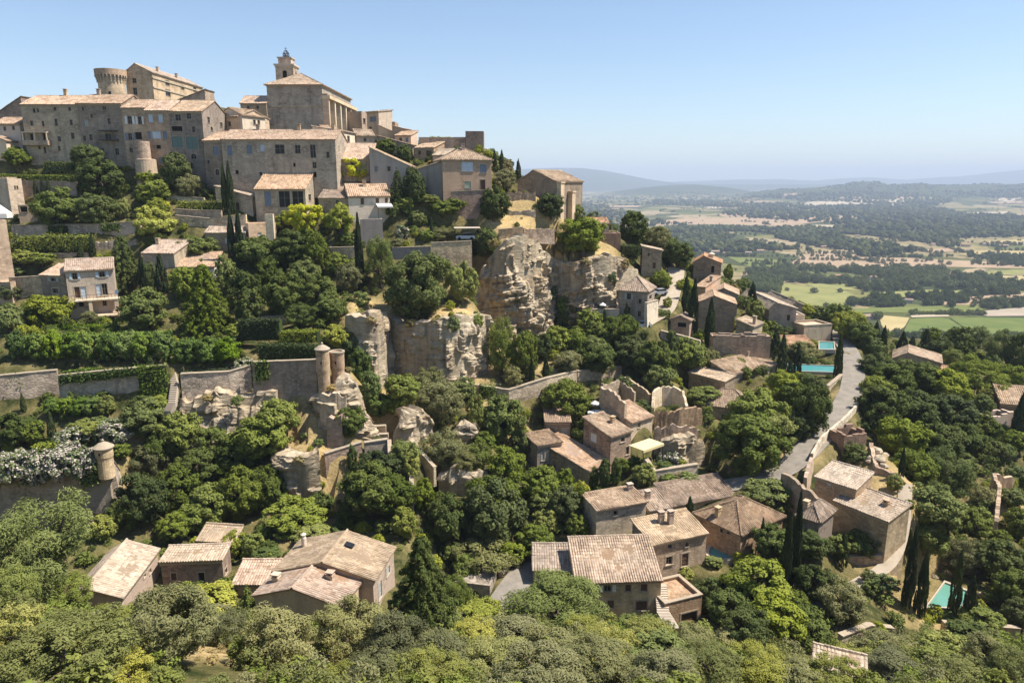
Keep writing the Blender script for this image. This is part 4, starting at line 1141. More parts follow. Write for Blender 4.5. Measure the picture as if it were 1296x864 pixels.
# ------------------------------------------------------------------ gardens at mid height
H('stone_tower_house', 'bright flat-topped house corner at the left edge above the garden', 'the bright house corner', (9,228,158), (27,227,160.5), 280, 'flat', 0, 5, wall='cream', parapet=.2, cornice=False, wins=((19,237,2,4,'h'),(22,237,2,4,'h')))
H('stone_house', 'grey flat house wall cut by the left edge beside the bright corner', None, (-14,225,160), (8.5,226,160), 272, 'flat', 0, 5, wall='grey', parapet=.2, cornice=False)
H('garden_hut', 'low stone garden hut with a dark opening below the bright corner', None, (22,259,155), (47,262,156), 279, 'flat', 0, 4, wall='tan', parapet=.2, cornice=False, wins=((30,264.5,9,8,'h'),))
H('stone_tower_house', 'sunlit stone house front cut by the left edge, below the white tent', 'the edge house', (-14,279,140), (8,281,142), 358, 'flat', 0, 3, wall='cream', parapet=.2, cornice=False)
H('garden_hut', 'flat-roofed annex with a small window at the foot of the edge house', None, (-12,358,136), (13,359,136), 386, 'flat', 0, 5, wall='tan', parapet=.2, cornice=False, wins=((3,363,4,4,'w'),))
VILLA = H('villa', 'ochre villa with pale blue shutters and a long terrace balcony', 'the blue-shuttered villa', (82,343,131), (143,340.5,134.5), 409, 'gx', 1.6, 9, wall='warm', tile='t_pink',
  wins=((94.5,349.5,6,9,'sB'),(129,346.5,7,8.5,'sB'),(98,370,7,14,'d'),(105.8,370,7,14.5,'cB'),(125,367,6,15,'cB'),(132.5,366,7,14.5,'w'),(103,384.7,6,6.5,'h'),(132.5,383.5,5,6.5,'w'),(134,402,5,7,'w')))
H('villa_wing', 'shaded left wing of the blue-shuttered villa with its own roof', None, (51,349,133.5), (81.6,348,132), 404, 'gx', 1.5, 9, wall='greyd', tile='t_pink', wins=((67.5,353,6,6,'sg'),(70,368,7,6,'w'),(63,388,5,7,'w')))
H('garden_house', 'small tiled garden house among trees right of the yellow tree', 'the small garden house', (180,320,140), (220,321.5,139), 334, 'mf', 1.9, 6, wall='grey', tile='t_pink', wins=((200,327,5,5,'w'),), chim=((.1,.7,.8),))
H('garden_house', 'low house with pink tiles and a wide dark opening, among conifers', 'the wide-opening house', (224,338,138), (271,338,139), 354, 'mf', 2.0, 7, wall='white', tile='t_pink', wins=((243,346,16,7.5,'h'),))
H('garden_house', 'low grey house behind the tall pair of cypresses', 'the house behind the cypresses', (259,295.5,150), (310,294,150), 318, 'gx', 1.1, 6, wall='grey', tile='t_tan', wins=((287,305,4,7,'cw'),(298,304,4,6,'w')))
H('garden_house', 'pale pink flat house with a white door in the garden', None, (314,285,150), (349,282,153), 308, 'flat', 0, 3, wall='pink', parapet=.2, cornice=False, wins=((329,299,4,9,'cw'),))
H('chimney_stack', 'square pale masonry pillar standing by the pink garden house', None, (335,272,148.5), (345,272,148.7), 306, 'flat', 0, 1.4, wall='cream', parapet=.1, cornice=False, cat='pillar')
H('village_house', 'house with glass veranda under a broad roof below the long stone house', 'the veranda house', (322,239.5,156), (386,239.5,156), 279, 'gx', 3.4, 15, wall='grey', tile='t_pink',
  wins=((339,251,8,20,'cb'),(360,252,14,21,'w'),(377,252,14,21,'w'),('r',392,250,3,8,'w')), chim=((.4,.5,.8),(.9,.5,.9)))
H('village_house', 'low house with a roof falling to the right beside two cypresses', None, (272,236,160), (319,249,159), 276, 'mr', d=6, wall='tan', tile='t_pale', wins=((300.5,262,5,11,'d'),))
H('village_house', 'grey-roofed left half of the awning house', None, (403,252,158), (440.5,250,158), 274, 'mf', 3.0, 9, wall='grey', tile='t_brown', wins=((427,256,4,6,'w'),))
AWN = H('village_house', 'white house with three brown shutters and a white awning', 'the awning house', (441,249,157), (493,247.5,160), 270, 'gx', 2.4, 9, wall='white', tile='t_pink', wins=((458.5,255,4,8,'cn'),(477.5,253.5,4,8,'cn'),(489,253,3.4,8,'cn')), chim=((.45,.4,1.0),))
H('terrace_block', 'blank grey rendered terrace block beside a tall thin cypress', 'the grey terrace block', (456,279,152), (484,277.5,153), 314, 'flat', 0, 4, wall='blueg', parapet=.1, cornice=False, cat='building')
# ------------------------------------------------------------------ houses along the right shoulder
H('brick_block', 'plain brown block on the cliff top below the scaffold', 'the brown block', (758,297,176), (786,296,176), 316, 'flat', 0, 6, wall='brown', parapet=.2, cornice=False, cat='building')
H('low_house', 'low house with orange-pink tiles behind the brown block', None, (741,284,184), (771,284,184), 295, 'mf', 1.2, 6, wall='pink', tile='t_red')
H('stone_house', 'small grey house with a pale verge at the top of the lane', 'the house at the top of the lane', (813,312,176), (838,317.5,175.5), 348, 'mr', d=5, wall='greyd', tile='t_pale', wins=((828,336,4,8,'d'),(821,322,3,4,'w')))
H('stone_house', 'square house with hip roof tucked under the right cliff', 'the hip-roofed house', (783,367,156), (820,368,153.5), 409, 'hip', 2.6, 7.5, wall='grey', tile='t_tan', wins=((796,375,5,7.5,'sg'),(796,393,4,9,'d'),(810,381,4,6,'w'),(809,397,4,7,'w'),('r',823,376,3,6,'w')))
H('village_house', 'tall gabled house with orange tiles on the right skyline', 'the orange-tiled house', (878,331,192), (913,334,190), 364, 'gy', 1.7, 9, off=.36, wall='greyd', tile='t_red', wins=((902,341,4,9,'h'),))
H('village_house', 'little house with pink roof left of the orange-tiled house', None, (880,362,184), (893,364,182), 382, 'mf', 2, 8, wall='pink', tile='t_pink', chim=((.8,.5,1.1),))
H('village_house', 'grey gable with pink tiles just behind the tall blank gable', 'the pink-tiled gable', (898,372,178), (934,372.5,176), 398, 'gy', 1.4, 9, off=.5, wall='greyd', tile='t_pink')
H('village_house', 'tall blank gable house with a lone cypress before it', 'the tall blank gable', (883,383,165), (931,385,163), 430, 'gy', 1.7, 9, off=.43, wall='grey', tile='t_pink')
H('village_house', 'lean-to with a chimney sloping down from the tall blank gable', None, (932,405,160.5), (953,413.5,158), 434, 'mr', d=6, wall='grey', tile='t_pale', chim=((.9,.3,1.6),))
H('terrace_block', 'long blank retaining house wall below the tall blank gable', 'the long blank wall', (903,428,150), (976,425,150), 456, 'jag', 0, 3, wall='tan', parapet=0, cornice=False, cat='building')
H('village_house', 'long house with two parallel pale roofs running to the valley', 'the long pale-roofed house', (974,388,176), (1008,393,176), 419, 'gy', 1.5, 22, off=.22, wall='grey', tile='t_pale', wins=((998,402,4,7.5,'w'),))
H('village_house', 'second long roof just behind the long pale-roofed house', None, (1004,385,196), (1016,386,196), 402, 'gy', .8, 20, off=.3, wall='grey', tile='t_pale')
H('flat_house', 'cream flat-roofed house above the upper pool', 'the flat cream house', (1018,414,172), (1053,412,174), 434, 'flat', 0, 6, wall='cream', tile='coping', parapet=.35, cornice=False)
H('flat_house', 'white terrace slab house behind the flat cream house', None, (997,401,179), (1019,399,179), 412, 'flat', 0, 6, wall='white', tile='coping', parapet=.2, cornice=False)
H('pool_house', 'low pool house with a pink roof beside the upper pool', 'the pink pool house', (994,438,165), (1031,437,165), 447, 'mf', 1.0, 6, wall='pink', tile='t_red')
H('dovecote', 'little square dovecote with a dark opening under a tiled cap', 'the dovecote', (849,405,155), (873,405,153), 431, 'gy', .9, 4, wall='tan', tile='t_tan', wins=((863,411,11,6,'h'),), cat='dovecote')
H('stone_house', 'wide low house with a slanting roof and slit windows above the road', 'the slit-window house', (925,474,140), (983,461), 492, 'mf', 1.5, 5.2, wall='greyd', tile='t_tan', wins=((958,473,3,5,'w'),(964,472,3,5,'w'),(970,470.5,3,5,'w'),(976,469,3,5,'w')), chim=((.75,.9,.7),))
H('stone_house', 'short left wing of the slit-window house with a pale tiled roof', None, (872,471,144), (918,483), 499, 'mf', .6, 3.2, wall='greyd', tile='t_pale')
H('stone_house', 'round-shouldered house with a fan of tiles left of the leafy road tree', 'the fan-roofed house', (887,513,131), (952,516,127.5), 536, 'hip', 2.4, 7, wall='grey', tile='t_tan', wins=((915,527,4,6,'w'),))
# ------------------------------------------------------------------ the middle hamlet
H('stone_house', 'gabled hamlet house with a white-framed window in its shaded flank', 'the white-framed gable', (773,553,112), (799,545), 592, 'mf', 1.5, 6.5, wall='brown', tile='t_tan', wins=(('l',751,554,8,11,'cw'),(788,556,5,6,'w'),(794,570,4,10,'a')), chim=((.75,.5,.8),))
H('stone_house', 'cream house behind the white-framed gable with a yellow awning', 'the cream awning house', (799,535,117), (826,526.5), 566, 'mf', 1.4, 5.5, wall='cream', tile='t_pink', wins=((809,538,3,6,'w'),(816,551,6,9,'cw')))
H('stone_house', 'low house with a long brown roof sliding toward the garden', 'the long brown roof', (745,596,108), (769.5,583), 622, 'mf', 2.5, 10, wall='greyd', tile='t_pink', wins=(('l',722,585,4,8,'cg'),))
H('flat_house', 'shaded annex with two grey shutters left of the long brown roof', 'the shaded annex', (680,567,112), (711,556,114), 598, 'mf', .5, 4.5, wall='greyd', tile='t_brown', wins=((687,577,4,11,'cg'),(692.5,577,4,11,'cg')))
H('flat_house', 'dark square annex with one small window behind the shaded annex', None, (690,537,119), (722,531,119), 562, 'mf', .8, 5, wall='greyd', tile='t_brown', wins=((714,546,6,8,'cg'),))
# ------------------------------------------------------------------ lower hamlet
H('stone_house', 'square stone house with one tiny window behind the big tiled farmhouse', 'the tiny-window house', (755,646,92), (818,634.5), 692, 'mf', .5, 4.2, wall='tan', tile='t_tan', wins=((779,649,5,6,'h'),), chim=((.9,.8,.7),))
LONG = H('long_house', 'long low house with a brown roof across the back of the courtyard', 'the long low house', (850,641,99), (931,626), 660, 'mf', 1.4, 4.8, wall='tan', tile='t_brown', wins=((894,643,6,13,'cg'),(866,648,5,8,'w')))
H('stone_house', 'short link house between the tiny-window house and the long low house', None, (822,646,95), (847,642), 664, 'mf', 1.0, 4, wall='tan', tile='t_tan', chim=((.3,.6,.9),))
H('stone_house', 'house with a four-sided brown roof right of the oval pool', 'the four-sided roof', (938,676,88), (991,652.5), 702, 'hip', 2.3, 8, C=(900,641), wall='tan', tile='t_brown', wins=(('l',914,662,4,8,'w'),('l',922,672,4,6,'a'),(974,664,4,7,'w')), chim=((.1,.6,.9),))
H('stone_house', 'tall stone house with twin chimneys and brown door shutters', 'the twin-chimney house', (825,689.5,85), (894.5,674), 733, 'mf', 1.1, 4.8, wall='tan', tile='t_pale', wins=((848,690,5,7,'w'),(869.5,688.5,4.5,6,'a'),(867,708,8,16,'cn'),(847,709,8,10,'w'),(885,724,5,9,'d')), chim=((.42,.72,1.3),(.55,.6,1.6)))
FARM = H('farmhouse', 'big stone farmhouse under a wide tiled roof with brown shutters', 'the big tiled farmhouse', (729,737,79), (837,733.5), 779, 'mf', 2.2, 6.8, wall='tan', tile='t_tan',
  wins=((748,744,9,10,'cn'),(769,743.5,9,10,'sw'),(795,743,7,10,'cn'),(815,742.5,8,10.5,'cn'),(773,764,8,10,'cn'),(812,766,14,12,'cn')))
H('farmhouse_wing', 'lower left wing of the big tiled farmhouse above the ramp', None, (675,721,83), (728.5,721.5), 744, 'mf', 1.2, 4.2, wall='warm', tile='t_tan', wins=((715,729,11,13,'dn'),))
H('garage', 'stone garage with a terrace on top and a brown door', 'the terrace garage', (842,760,78), (888,763,80), 797, 'flat', 0, 5, wall='tan', tile='coping', parapet=.35, cornice=False, wins=((872,783,20,17,'dn'),), cat='garage')
# ------------------------------------------------------------------ ruined big house by the road
H('stone_house', 'house with a patchwork of pale tiles behind the ruined walls', 'the patchwork roof', (1032,606,99), (1084,616,94.5), 637, 'mf', .9, 5.2, wall='tan', tile='t_pale', wins=((1049,612,6,5,'cw'),))
BIGR = H('stone_house', 'tall dark-walled house whose pale roof falls toward the road', 'the tall dark-walled house', (1056,636,95), (1125,657,88.5), 694, 'mf', .9, 5.4, wall='grey', tile='t_pale', chim=((.72,.6,.5),))
H('stone_house', 'small brown-roofed house wedged below the ruined walls', 'the wedged small house', (1037,659,88), (1056,643.5), 692, 'hip', 1.3, 5, C=(1016,646), wall='greyd', tile='t_brown', chim=((.2,.8,.9),))
H('tower_ruin', 'square reddish ruined tower between the road and the rubble', 'the reddish ruined tower', (1069,552,112), (1097,551,113.5), 593, 'jag', 0, 3.5, wall='brown', parapet=0, cornice=False, cat='ruin')
# ------------------------------------------------------------------ farm in the foreground left
H('farmhouse', 'foreground farmhouse with broad pale and red roof and a skylight', 'the skylight farmhouse', (358,715,74), (472,734,70.5), 790, 'gy', 1.6, 12, C=(498,693), LBC=11.5, wall='warm', tile='t_pale', off=.5, wins=(('r',481,746,4,22,'cg'),('r',491,722,4,10,'cg')))
H('farm_annex', 'low annex roof in front of the skylight farmhouse', 'the farm annex', (322,751,68), (431,770,66), 800, 'gy', 1.4, 7, wall='warm', tile='t_pink', off=.46, chim=((.12,.35,.5),(.72,.5,.5)))
H('farm_barn', 'barn with a steep two-sided roof, leftmost of the foreground farm', 'the left barn', (107,746,71), (153,756,69.5), 792, 'gy', 1.3, 10, C=(199,695), LBC=5.4, wall='warm', tile='t_pale', off=.36, wins=(('r',190,722,3,7,'h'),('r',183,728,3,5,'h')))
H('farm_shed', 'flat-fronted shed with a dark doorway between barn and farmhouse', 'the dark-door shed', (203,711,78), (281,708), 744, 'mf', .25, 3.0, wall='brown', tile='t_pale', wins=((255,731,8,14,'h'),(220,729,7,9,'dn'),('r',286,722,3,8,'h')))
H('farm_shed', 'low pink-tiled lean-to between the shed and the farmhouse', None, (295,738,75), (345,739,75), 754, 'mf', .8, 3.6, wall='pink', tile='t_pink')
H('ruined_barn', 'half-collapsed barn with an arched gap, overgrown on one side', 'the collapsed barn', (250,683,87), (296,686), 704, 'mf', .9, 2.4, wall='greyd', tile='t_pale', cornice=False, wins=((272,691,5,7,'h'),(296,691,6,10,'h')), cat='ruin')
# ------------------------------------------------------------------ right-hand edge
H('country_house', 'lone house with a broad gable among trees beyond the road', 'the lone gable house', (1131,452,172), (1191,461.5,167), 487, 'gy', 1.7, 10, off=.3, wall='brown', tile='t_tan')
H('country_house', 'small pink-tiled annex at the right of the lone gable house', None, (1188,474,166), (1202,474.5,165), 492, 'mf', 1.0, 5, wall='brown', tile='t_red')
H('country_house', 'low tiled house cut by the right edge of the view', 'the right-edge house', (1266,511,152), (1305,513,150), 532, 'mf', 2.4, 7, wall='brown', tile='t_tan')
H('ruin_block', 'roofless reddish block below the right-edge house', None, (1251,528,143), (1283,527,145), 547, 'jag', 0, 4, wall='pink', parapet=0, cornice=False, cat='ruin')
H('low_house', 'pale tiled roof peeping out of the foreground scrub', 'the roof in the scrub', (1030,845,57), (1096,861), 885, 'mf', .5, 2.6, wall='warm', tile='t_pale')
H('cellar', 'ivy-topped stone cellar with a dark arch below the ramp', 'the dark cellar arch', (575,739,82), (620,743,81), 766, 'flat', 0, 5, wall='greyd', parapet=.3, cornice=False, wins=((597,753,26,14,'a'),), cat='building')

# ------------------------------------------------------------------ walls
W('retaining_wall', 'long shadowed terrace wall below the upper hedges at left', 'the upper terrace wall', [(14,286,152),(70,285,152),(120,284,152),(177,281,152)], 2.7)
W('retaining_wall', 'stone terrace wall right of the bright yellow tree', None, [(221,273,154),(265,277,153),(311,272,153)], 2.4)
W('garden_wall', 'grey wall behind three thin cypresses near the bright corner', None, [(28,229,163),(96,231,163)], 4.5, mat='grey')
W('garden_wall', 'rough stone wall between the edge house and the villa', 'the villa stone wall', [(11,352,138),(52,350,137)], 5.5)
W('garden_wall', 'wall above the vine strip left of the lone low house', None, [(225,258,158),(277,257,158)], 1.4)
W('retaining_wall', 'low terrace wall under the broad shrub hedge', None, [(14,323,146),(60,322,146.6),(112,321,147)], 1.6)
W('retaining_wall', 'small stone terrace wall below the round stair tower', None, [(210,248,161),(236,250,161),(258,251,161)], 1.8)
W('retaining_wall', 'stone terrace wall under the pale vine strip', None, [(222,265,156),(250,267,156),(280,267,156)], 1.5)
W('retaining_wall', 'broken terrace wall behind the small garden house', None, [(120,306,149),(148,304,149.5),(172,302,150)], 2.2, jag=.2)
W('retaining_wall', 'stone terrace wall above the shaded cliff at left', None, [(330,402,124),(360,400,125),(398,398,126)], 1.6)
W('retaining_wall', 'terrace wall right of the yellow trees, pale and low', None, [(416,314,148),(450,313,148)], 3.0)
W('retaining_wall', 'smooth blue-grey terrace wall above the spreading pine', 'the blue-grey wall', [(496,314,150),(545,312.5,150)], 3.2, mat='blueg')
W('retaining_wall', 'rugged terrace wall with a parked car above it', 'the rugged wall', [(546,308,149.5),(597,305.5,150.5)], 4.5)
W('garden_wall', 'broken stone wall on the dry slope below the columned house', None, [(642,243,169),(678,242,169)], 2.6, jag=.25)
W('garden_wall', 'ruined wall with small gaps on the dry terrace', 'the gapped ruin wall', [(638,266,166),(678,266,166)], 2.0, jag=.25)
W('retaining_wall', 'ribbed retaining wall on top of the bright cliff', 'the ribbed wall', [(631,291,157.5),(662,288,158)], 2.6)
W('retaining_wall', 'short wall running right from the ribbed wall', None, [(663,288,159),(702,290,162)], 1.8, jag=.2)
W('garden_wall', 'brick-red garden wall under the ochre corner house', None, [(571,243,162.5),(613,241,163.5)], 4.6, mat='brown')
W('retaining_wall', 'sunlit rampart with a pale coping at the left edge', 'the left rampart', [(-22,478,104.4),(30,473,106.2),(72,469,107.8)], 5.6)
W('retaining_wall', 'rampart hung with ivy below the clipped garden', 'the ivy rampart', [(73,476,104.3),(130,470,104.2),(208,463,105)], 5.2, mat='grey')
W('retaining_wall', 'low sunlit garden wall right of the stone stairs', 'the sunlit garden wall', [(228,474,105.0),(290,471,106.6),(317,463,108)], 3.3)
W('retaining_wall', 'grey shaded rampart leading to the two turrets', 'the turret rampart', [(319,459,106.5),(400,456,106)], 5.0, mat='grey')
W('retaining_wall', 'dark rampart behind white oleanders at lower left', 'the oleander rampart', [(-24,590,88),(60,586,88),(136,579,89)], 6.0, mat='greyd')
W('retaining_wall', 'sunlit return of the oleander rampart beyond its turret', None, [(143,583,89.4),(152,596,93)], 5.0)
W('ruin_wall', 'tall ruined wall with an arched top below the turrets', 'the arched ruin', [(404,500,103),(412,494,102.6),(424,493,102.4),(438,499,102.6)], 8.4, th=1.0, jag=.3, mat='tan', cop=False, cat='ruin')
W('ruin_wall', 'brown ruined wall stub standing below the arched ruin', None, [(413,530,100.5),(432,524,100.3)], 5.0, th=1.6, jag=.4, mat='brown', cop=False, cat='ruin')
W('ruin_wall', 'sloping reddish wall at the foot of the ruin', None, [(411,575,98),(458,560,101)], 4.0, mat='brown', cat='ruin')
W('ruin_wall', 'grey square wall with a thin pale edge in the middle garden', 'the grey square wall', [(461,561,101),(491,556.5,102)], 3.6, mat='grey', cat='ruin')
W('garden_wall', 'thin winding wall going down from the grey square wall', 'the winding wall', [(491,557,102),(492,578,98.5),(506,587,97),(518,596,96.3),(520,618,93.5),(520,640,91.5)], 1.4, th=.4, retain=False)
W('garden_wall', 'thin slanting wall beside the dark boulder', 'the slanting wall', [(519,557,104),(534,575,101.5),(549,592,99)], 1.4, th=.4, retain=False)
W('terrace_step', 'upper pale terrace step right of the ruin', None, [(462,541,109),(488,539.5,109)], 1.3)
W('terrace_step', 'lower pale terrace step right of the ruin', None, [(461,551,106),(491,550,106)], 1.4)
W('retaining_wall', 'curving sunlit rampart above the middle trees', 'the curving rampart', [(598,487,126),(644,494,124.4),(692,479,128),(730,470,134)], [3.2,3.6,5.0,3.4])
W('retaining_wall', 'shaded end of the curving rampart under the oaks', None, [(731,470,134.4),(760,467,138),(787,464,141)], 3.2, mat='grey')
W('ruin_wall', 'roofless gable ruin with a stepped outline, left of three', 'the left gable ruin', [(760,488,123.5),(777,497,120.6),(791,511,118)], 3.3, th=.5, jag=.3, mat='tan', cop=False, retain=False, cat='ruin')
W('ruin_wall', 'back wall of the left gable ruin with a sloping top', None, [(763,486,125),(785,480.5,129),(803,495,127)], 3.3, th=.5, jag=.3, mat='grey', cop=False, retain=False, cat='ruin')
W('ruin_wall', 'long sloping ruin wall between the two roofless gables', None, [(789,476.5,133),(806,486,131),(823,497,129)], 3.3, th=.5, jag=.2, mat='grey', cop=False, retain=False, cat='ruin')
W('ruin_wall', 'rounded roofless ruin with a pale broken rim', 'the rounded ruin', [(828,513,126),(829,493,128.4),(838,488,130.5),(852,487,130.6),(863,493,129),(868,513,127)], [1.5,3.6,4.2,4.2,3.6,1.5], th=.5, jag=.25, mat='cream', cop=False, retain=False, cat='ruin')
W('ruin_wall', 'dark ruined wall with gaps above the kitchen garden', 'the gapped dark wall', [(829,520,123.5),(860,517,123.5),(889,515,125)], 5.0, jag=.45, mat='brown', cop=False, cat='ruin')
W('ruin_wall', 'low broken wall stepping along the rock terrace', None, [(829,541,118.5),(858,535,118.8),(868,533,119),(886,541,119.4)], 3.4, jag=.3, mat='brown', cop=False, cat='ruin')
W('garden_wall', 'pale wall edging the kitchen garden beds', 'the kitchen garden wall', [(815,580,110),(828,597,106.5),(852,593,107.5),(884,588,109)], 1.6, mat='cream')
W('garden_wall', 'pale sunlit ramp wall beside the hip-roofed house', None, [(819,384,151.5),(833,380,156)], 4.0, mat='cream')
W('garden_wall', 'low pale wall with a gate under the right cliff', None, [(750,392,154.5),(784,391.5,154.5)], 2.4, mat='cream')
W('garden_wall', 'low rubble wall in front of the dovecote', None, [(836,419,152),(862,425,150),(886,432,148)], 2.0)
W('retaining_wall', 'sunlit wall under the lower pool beside the road', 'the roadside pool wall', [(1049,489,142),(1058,482,144.5),(1067,474,148)], 3.4)
W('retaining_wall', 'tall sunlit wall holding the road above the ruins', 'the road wall', [(1029,574,108),(1041,553,113),(1072,527,122),(1087,511,128.5)], [2.6,3.2,3.6,3.6], retain=True, cop=False, th=.4)
W('parapet', 'low curved parapet at the far bend of the road', None, [(1063,422,178.5),(1079,437,171.5),(1087,456,163)], .9, th=.4, retain=False, cat='wall')
W('ruin_wall', 'dark ruined house front with a ragged top beside the road', 'the ragged ruin front', [(989,598,99.5),(1003,604,98),(1018,618,95.5),(1041,634,93)], 5.4, jag=.35, mat='grey', cop=False, retain=False, cat='ruin')
W('ruin_wall', 'thin upright ruin wall behind the ragged front', None, [(1022,600,101),(1030,577,106)], 4.6, th=.5, jag=.3, mat='cream', cop=False, retain=False, cat='ruin')
W('garden_wall', 'rough wall winding down from the reddish tower rubble', None, [(1100,560,111),(1108,590,104.5),(1138,601,103),(1142,612,101)], 1.5, jag=.2)
W('garden_wall', 'ruined roofless garden wall at the right edge', 'the right-hand ruin', [(1256,598,118),(1263,613,114.5),(1259,655,106)], 2.6, jag=.25, mat='tan', cop=False, retain=False, cat='ruin')
W('garden_wall', 'reddish wall joining the right-hand ruin', None, [(1263,601,118.5),(1285,603,118.5)], 3.4, jag=.2, mat='pink', cop=False, retain=False, cat='ruin')
W('garden_wall', 'stone wall on the slope under the green pool', 'the low pool wall', [(1066,806,73),(1102,792,75.5),(1132,796,76)], 2.4)
W('garden_wall', 'stone wall below the four pool cypresses', None, [(1195,789,82.5),(1240,792,82.5),(1292,796,83)], 2.2)
W('retaining_wall', 'stone wall on the uphill side of the ramp', None, [(636,727,84.5),(652,709,88),(680,698,90)], 2.4)
W('garden_wall', 'pale low wall at the foot of the tall dark-walled house', None, [(1075,706,89),(1118,703,88.6)], 1.2, retain=False)

# ------------------------------------------------------------------ cliffs and outcrops
K('cliff', 'bright layered limestone cliff running from the ribbed wall to the lane', 'the bright cliff', [(586,376,153.5,420),(597,362,153,432),(607,345,152,440),(622,318,149.8,440),(640,302,148.5,440),(662,297,150.5,438),(680,305,155,432),(690,315,160,428),(702,326,163.5,424),(713,332,162.5,418),(728,330,160.5,413),(748,325,160,410),(770,322,161,402),(788,324,165,392),(808,343,171,380)], 1.15, .10, seed=3, tilt=-.24)
REFS.append(('the right cliff', 760, 365))
K('cliff', 'broad shaded cliff with a pale spur above the middle garden', 'the shaded cliff', [(436,396,122,436),(454,399,120,475),(470,398,119.5,490),(482,394,122,492),(491,398,130,492),(500,404,128.5,490),(522,406,126.2,488),(545,404,124.8,488),(562,400,123.5,488),(578,402,124.6,486),(596,400,127.5,480),(618,396,132.5,470)], .85, .04, seed=14)
REFS.append(('the rock spur', 465, 440))
K('cliff', 'cream layered rock face under the sunlit garden wall', 'the cream rock face', [(218,506,104.6,556),(240,502,104.2,563),(262,499,104.4,566),(300,497,105.2,566),(332,493,105.6,558),(352,492,105.4,530)], 0.5, .42, seed=17)
K('cliff', 'white rock buttress falling from the turrets', 'the white buttress', [(394,498,105,520),(412,493,104,528),(426,484,103.6,540),(442,470,105.5,552),(458,498,109,555),(464,530,111,556)], .9, .3, seed=21)
K('cliff', 'flat-topped rock shelf with dry grass in the ravine', 'the rock shelf', [(345,566,100,610),(362,574,97,632),(386,577,95.6,640),(406,566,96.6,640)], .9, .1, seed=23)
K('cliff', 'dark rock base under the oleander rampart', None, [(-24,632,88.4,668),(40,634,88,668),(90,628,88,668),(145,610,90,662)], .9, .05, seed=27)
K('outcrop', 'dark boulder ridge right of the terrace steps', 'the dark boulder', [(495,548,107.5,566),(506,528,107,566),(518,516,108,562),(532,518,110,556),(548,532,112,552)], 1.0, .25, seed=31, cap=4)
K('outcrop', 'white rock ledge among the middle olive trees', 'the white ledge', [(568,546,113.4,558),(580,536,112.4,560),(592,532,112.4,560),(604,536,114,558)], .8, .1, seed=33)
K('outcrop', 'pale broken rock ledge above the round oak', 'the broken ledge', [(553,596,101.5,622),(575,593,100.5,626),(598,593,101,624),(618,592,104,616)], .9, .1, seed=37)
K('outcrop', 'rough dark rock terrace below the gapped dark wall', None, [(834,556,117.6,590),(858,552,117,590),(880,548,117.4,590),(893,560,119,588)], .8, .05, seed=39)

# ------------------------------------------------------------------ other points of the ground
for p in [(-60,864,32),(0,864,33),(200,864,34),(450,864,38),(650,864,40),(850,864,42),(1050,864,46),(1296,864,52),(1380,864,54),
  (-60,800,48),(0,800,48),(250,800,51),(500,800,56),(700,812,60),(900,820,63),(1000,800,72),(1180,812,72),(1296,815,74),(1380,815,76),
  (60,742,67),(560,782,74),(640,768,80),(1000,788,78),(1190,776,85),(1290,762,92),(1380,762,94),(1120,780,80),
  (50,702,78),(-60,702,78),(350,692,84),(420,680,88),(560,690,91),(640,690,92),(700,690,92),(1000,700,91),(1170,702,97),(1230,700,102),(1290,692,106),(1380,690,110),
  (200,655,96),(300,640,98),(230,600,99),(290,590,100),(340,640,96),(450,630,98),(560,640,100),(600,640,102),(660,620,108),(700,640,102),(850,612,107),(980,606,106),(1200,622,121),(1290,622,130),(1380,622,134),
  (30,560,98),(100,560,98),(170,560,99),(190,520,101.5),(420,600,97),(480,600,98.5),(640,560,119),(680,560,119),(720,525,126),(760,540,118),(860,600,109),(900,560,118.5),(960,575,114),(1000,555,118),(1010,520,128),(1130,560,124),(1110,520,133),(1200,540,140),(1290,545,148),(1380,545,152),
  (560,500,121),(520,500,118),(480,508,115),(640,525,122),(590,520,119),(700,498,130),(800,470,141),(850,480,138),(900,505,133),(1000,500,136),(1030,490,140),(1130,500,146),(1200,500,156),(1290,500,170),(1380,500,176),
  (40,455,110.5),(120,452,112),(190,447,113),(260,455,111.5),(300,450,112),(350,445,111),(420,440,113),(470,430,118),(650,470,131),(690,462,135),(750,455,142),(820,455,146),(870,450,147),(940,462,145),(1000,466,152),(1040,466,153),(1130,460,165),(1200,458,180),(1290,458,190),(1380,458,196),
  (30,420,122),(100,416,126),(170,420,123),(220,420,124),(330,415,124.5),(400,410,122),(450,384,127),(520,390,134),(560,385,137),(600,380,138),(700,428,146),(750,425,150),(800,412,152),(840,412,155),(920,445,150),(990,425,168),(1045,445,165),(1090,425,215),(1150,430,235),(1220,430,262),(1290,430,282),
  (30,392,133),(180,372,140),(270,370,140),(350,372,139),(420,372,138),(470,372,138),(540,355,148),(590,350,150),(860,372,171),(880,350,190),(950,400,175),(1040,402,205),
  (40,330,146),(110,315,147),(180,335,143),(230,315,149),(330,330,149),(400,330,148),(450,335,148),(520,332,149.4),(570,338,149),(640,300,153),(690,300,161),(740,318,166),(770,308,170),(800,318,172),(850,335,187),(866,318,215),
  (60,270,157),(140,262,160),(180,262,160),(210,255,160),(250,262,159),(360,284,155),(440,282,155),(520,280,160),(560,280,162),(600,282,163),(620,270,165),(655,258,168),(690,285,167),(720,285,174),(735,278,180),(790,300,182),(830,300,190),
  (20,210,168),(120,215,167),(195,222,166.5),(230,236,165),(350,240,161),(440,232,168),(500,235,167),(540,200,189),(620,200,190),(640,222,182),(690,225,186)]:
    CTRL.append(tuple(at(*p)))
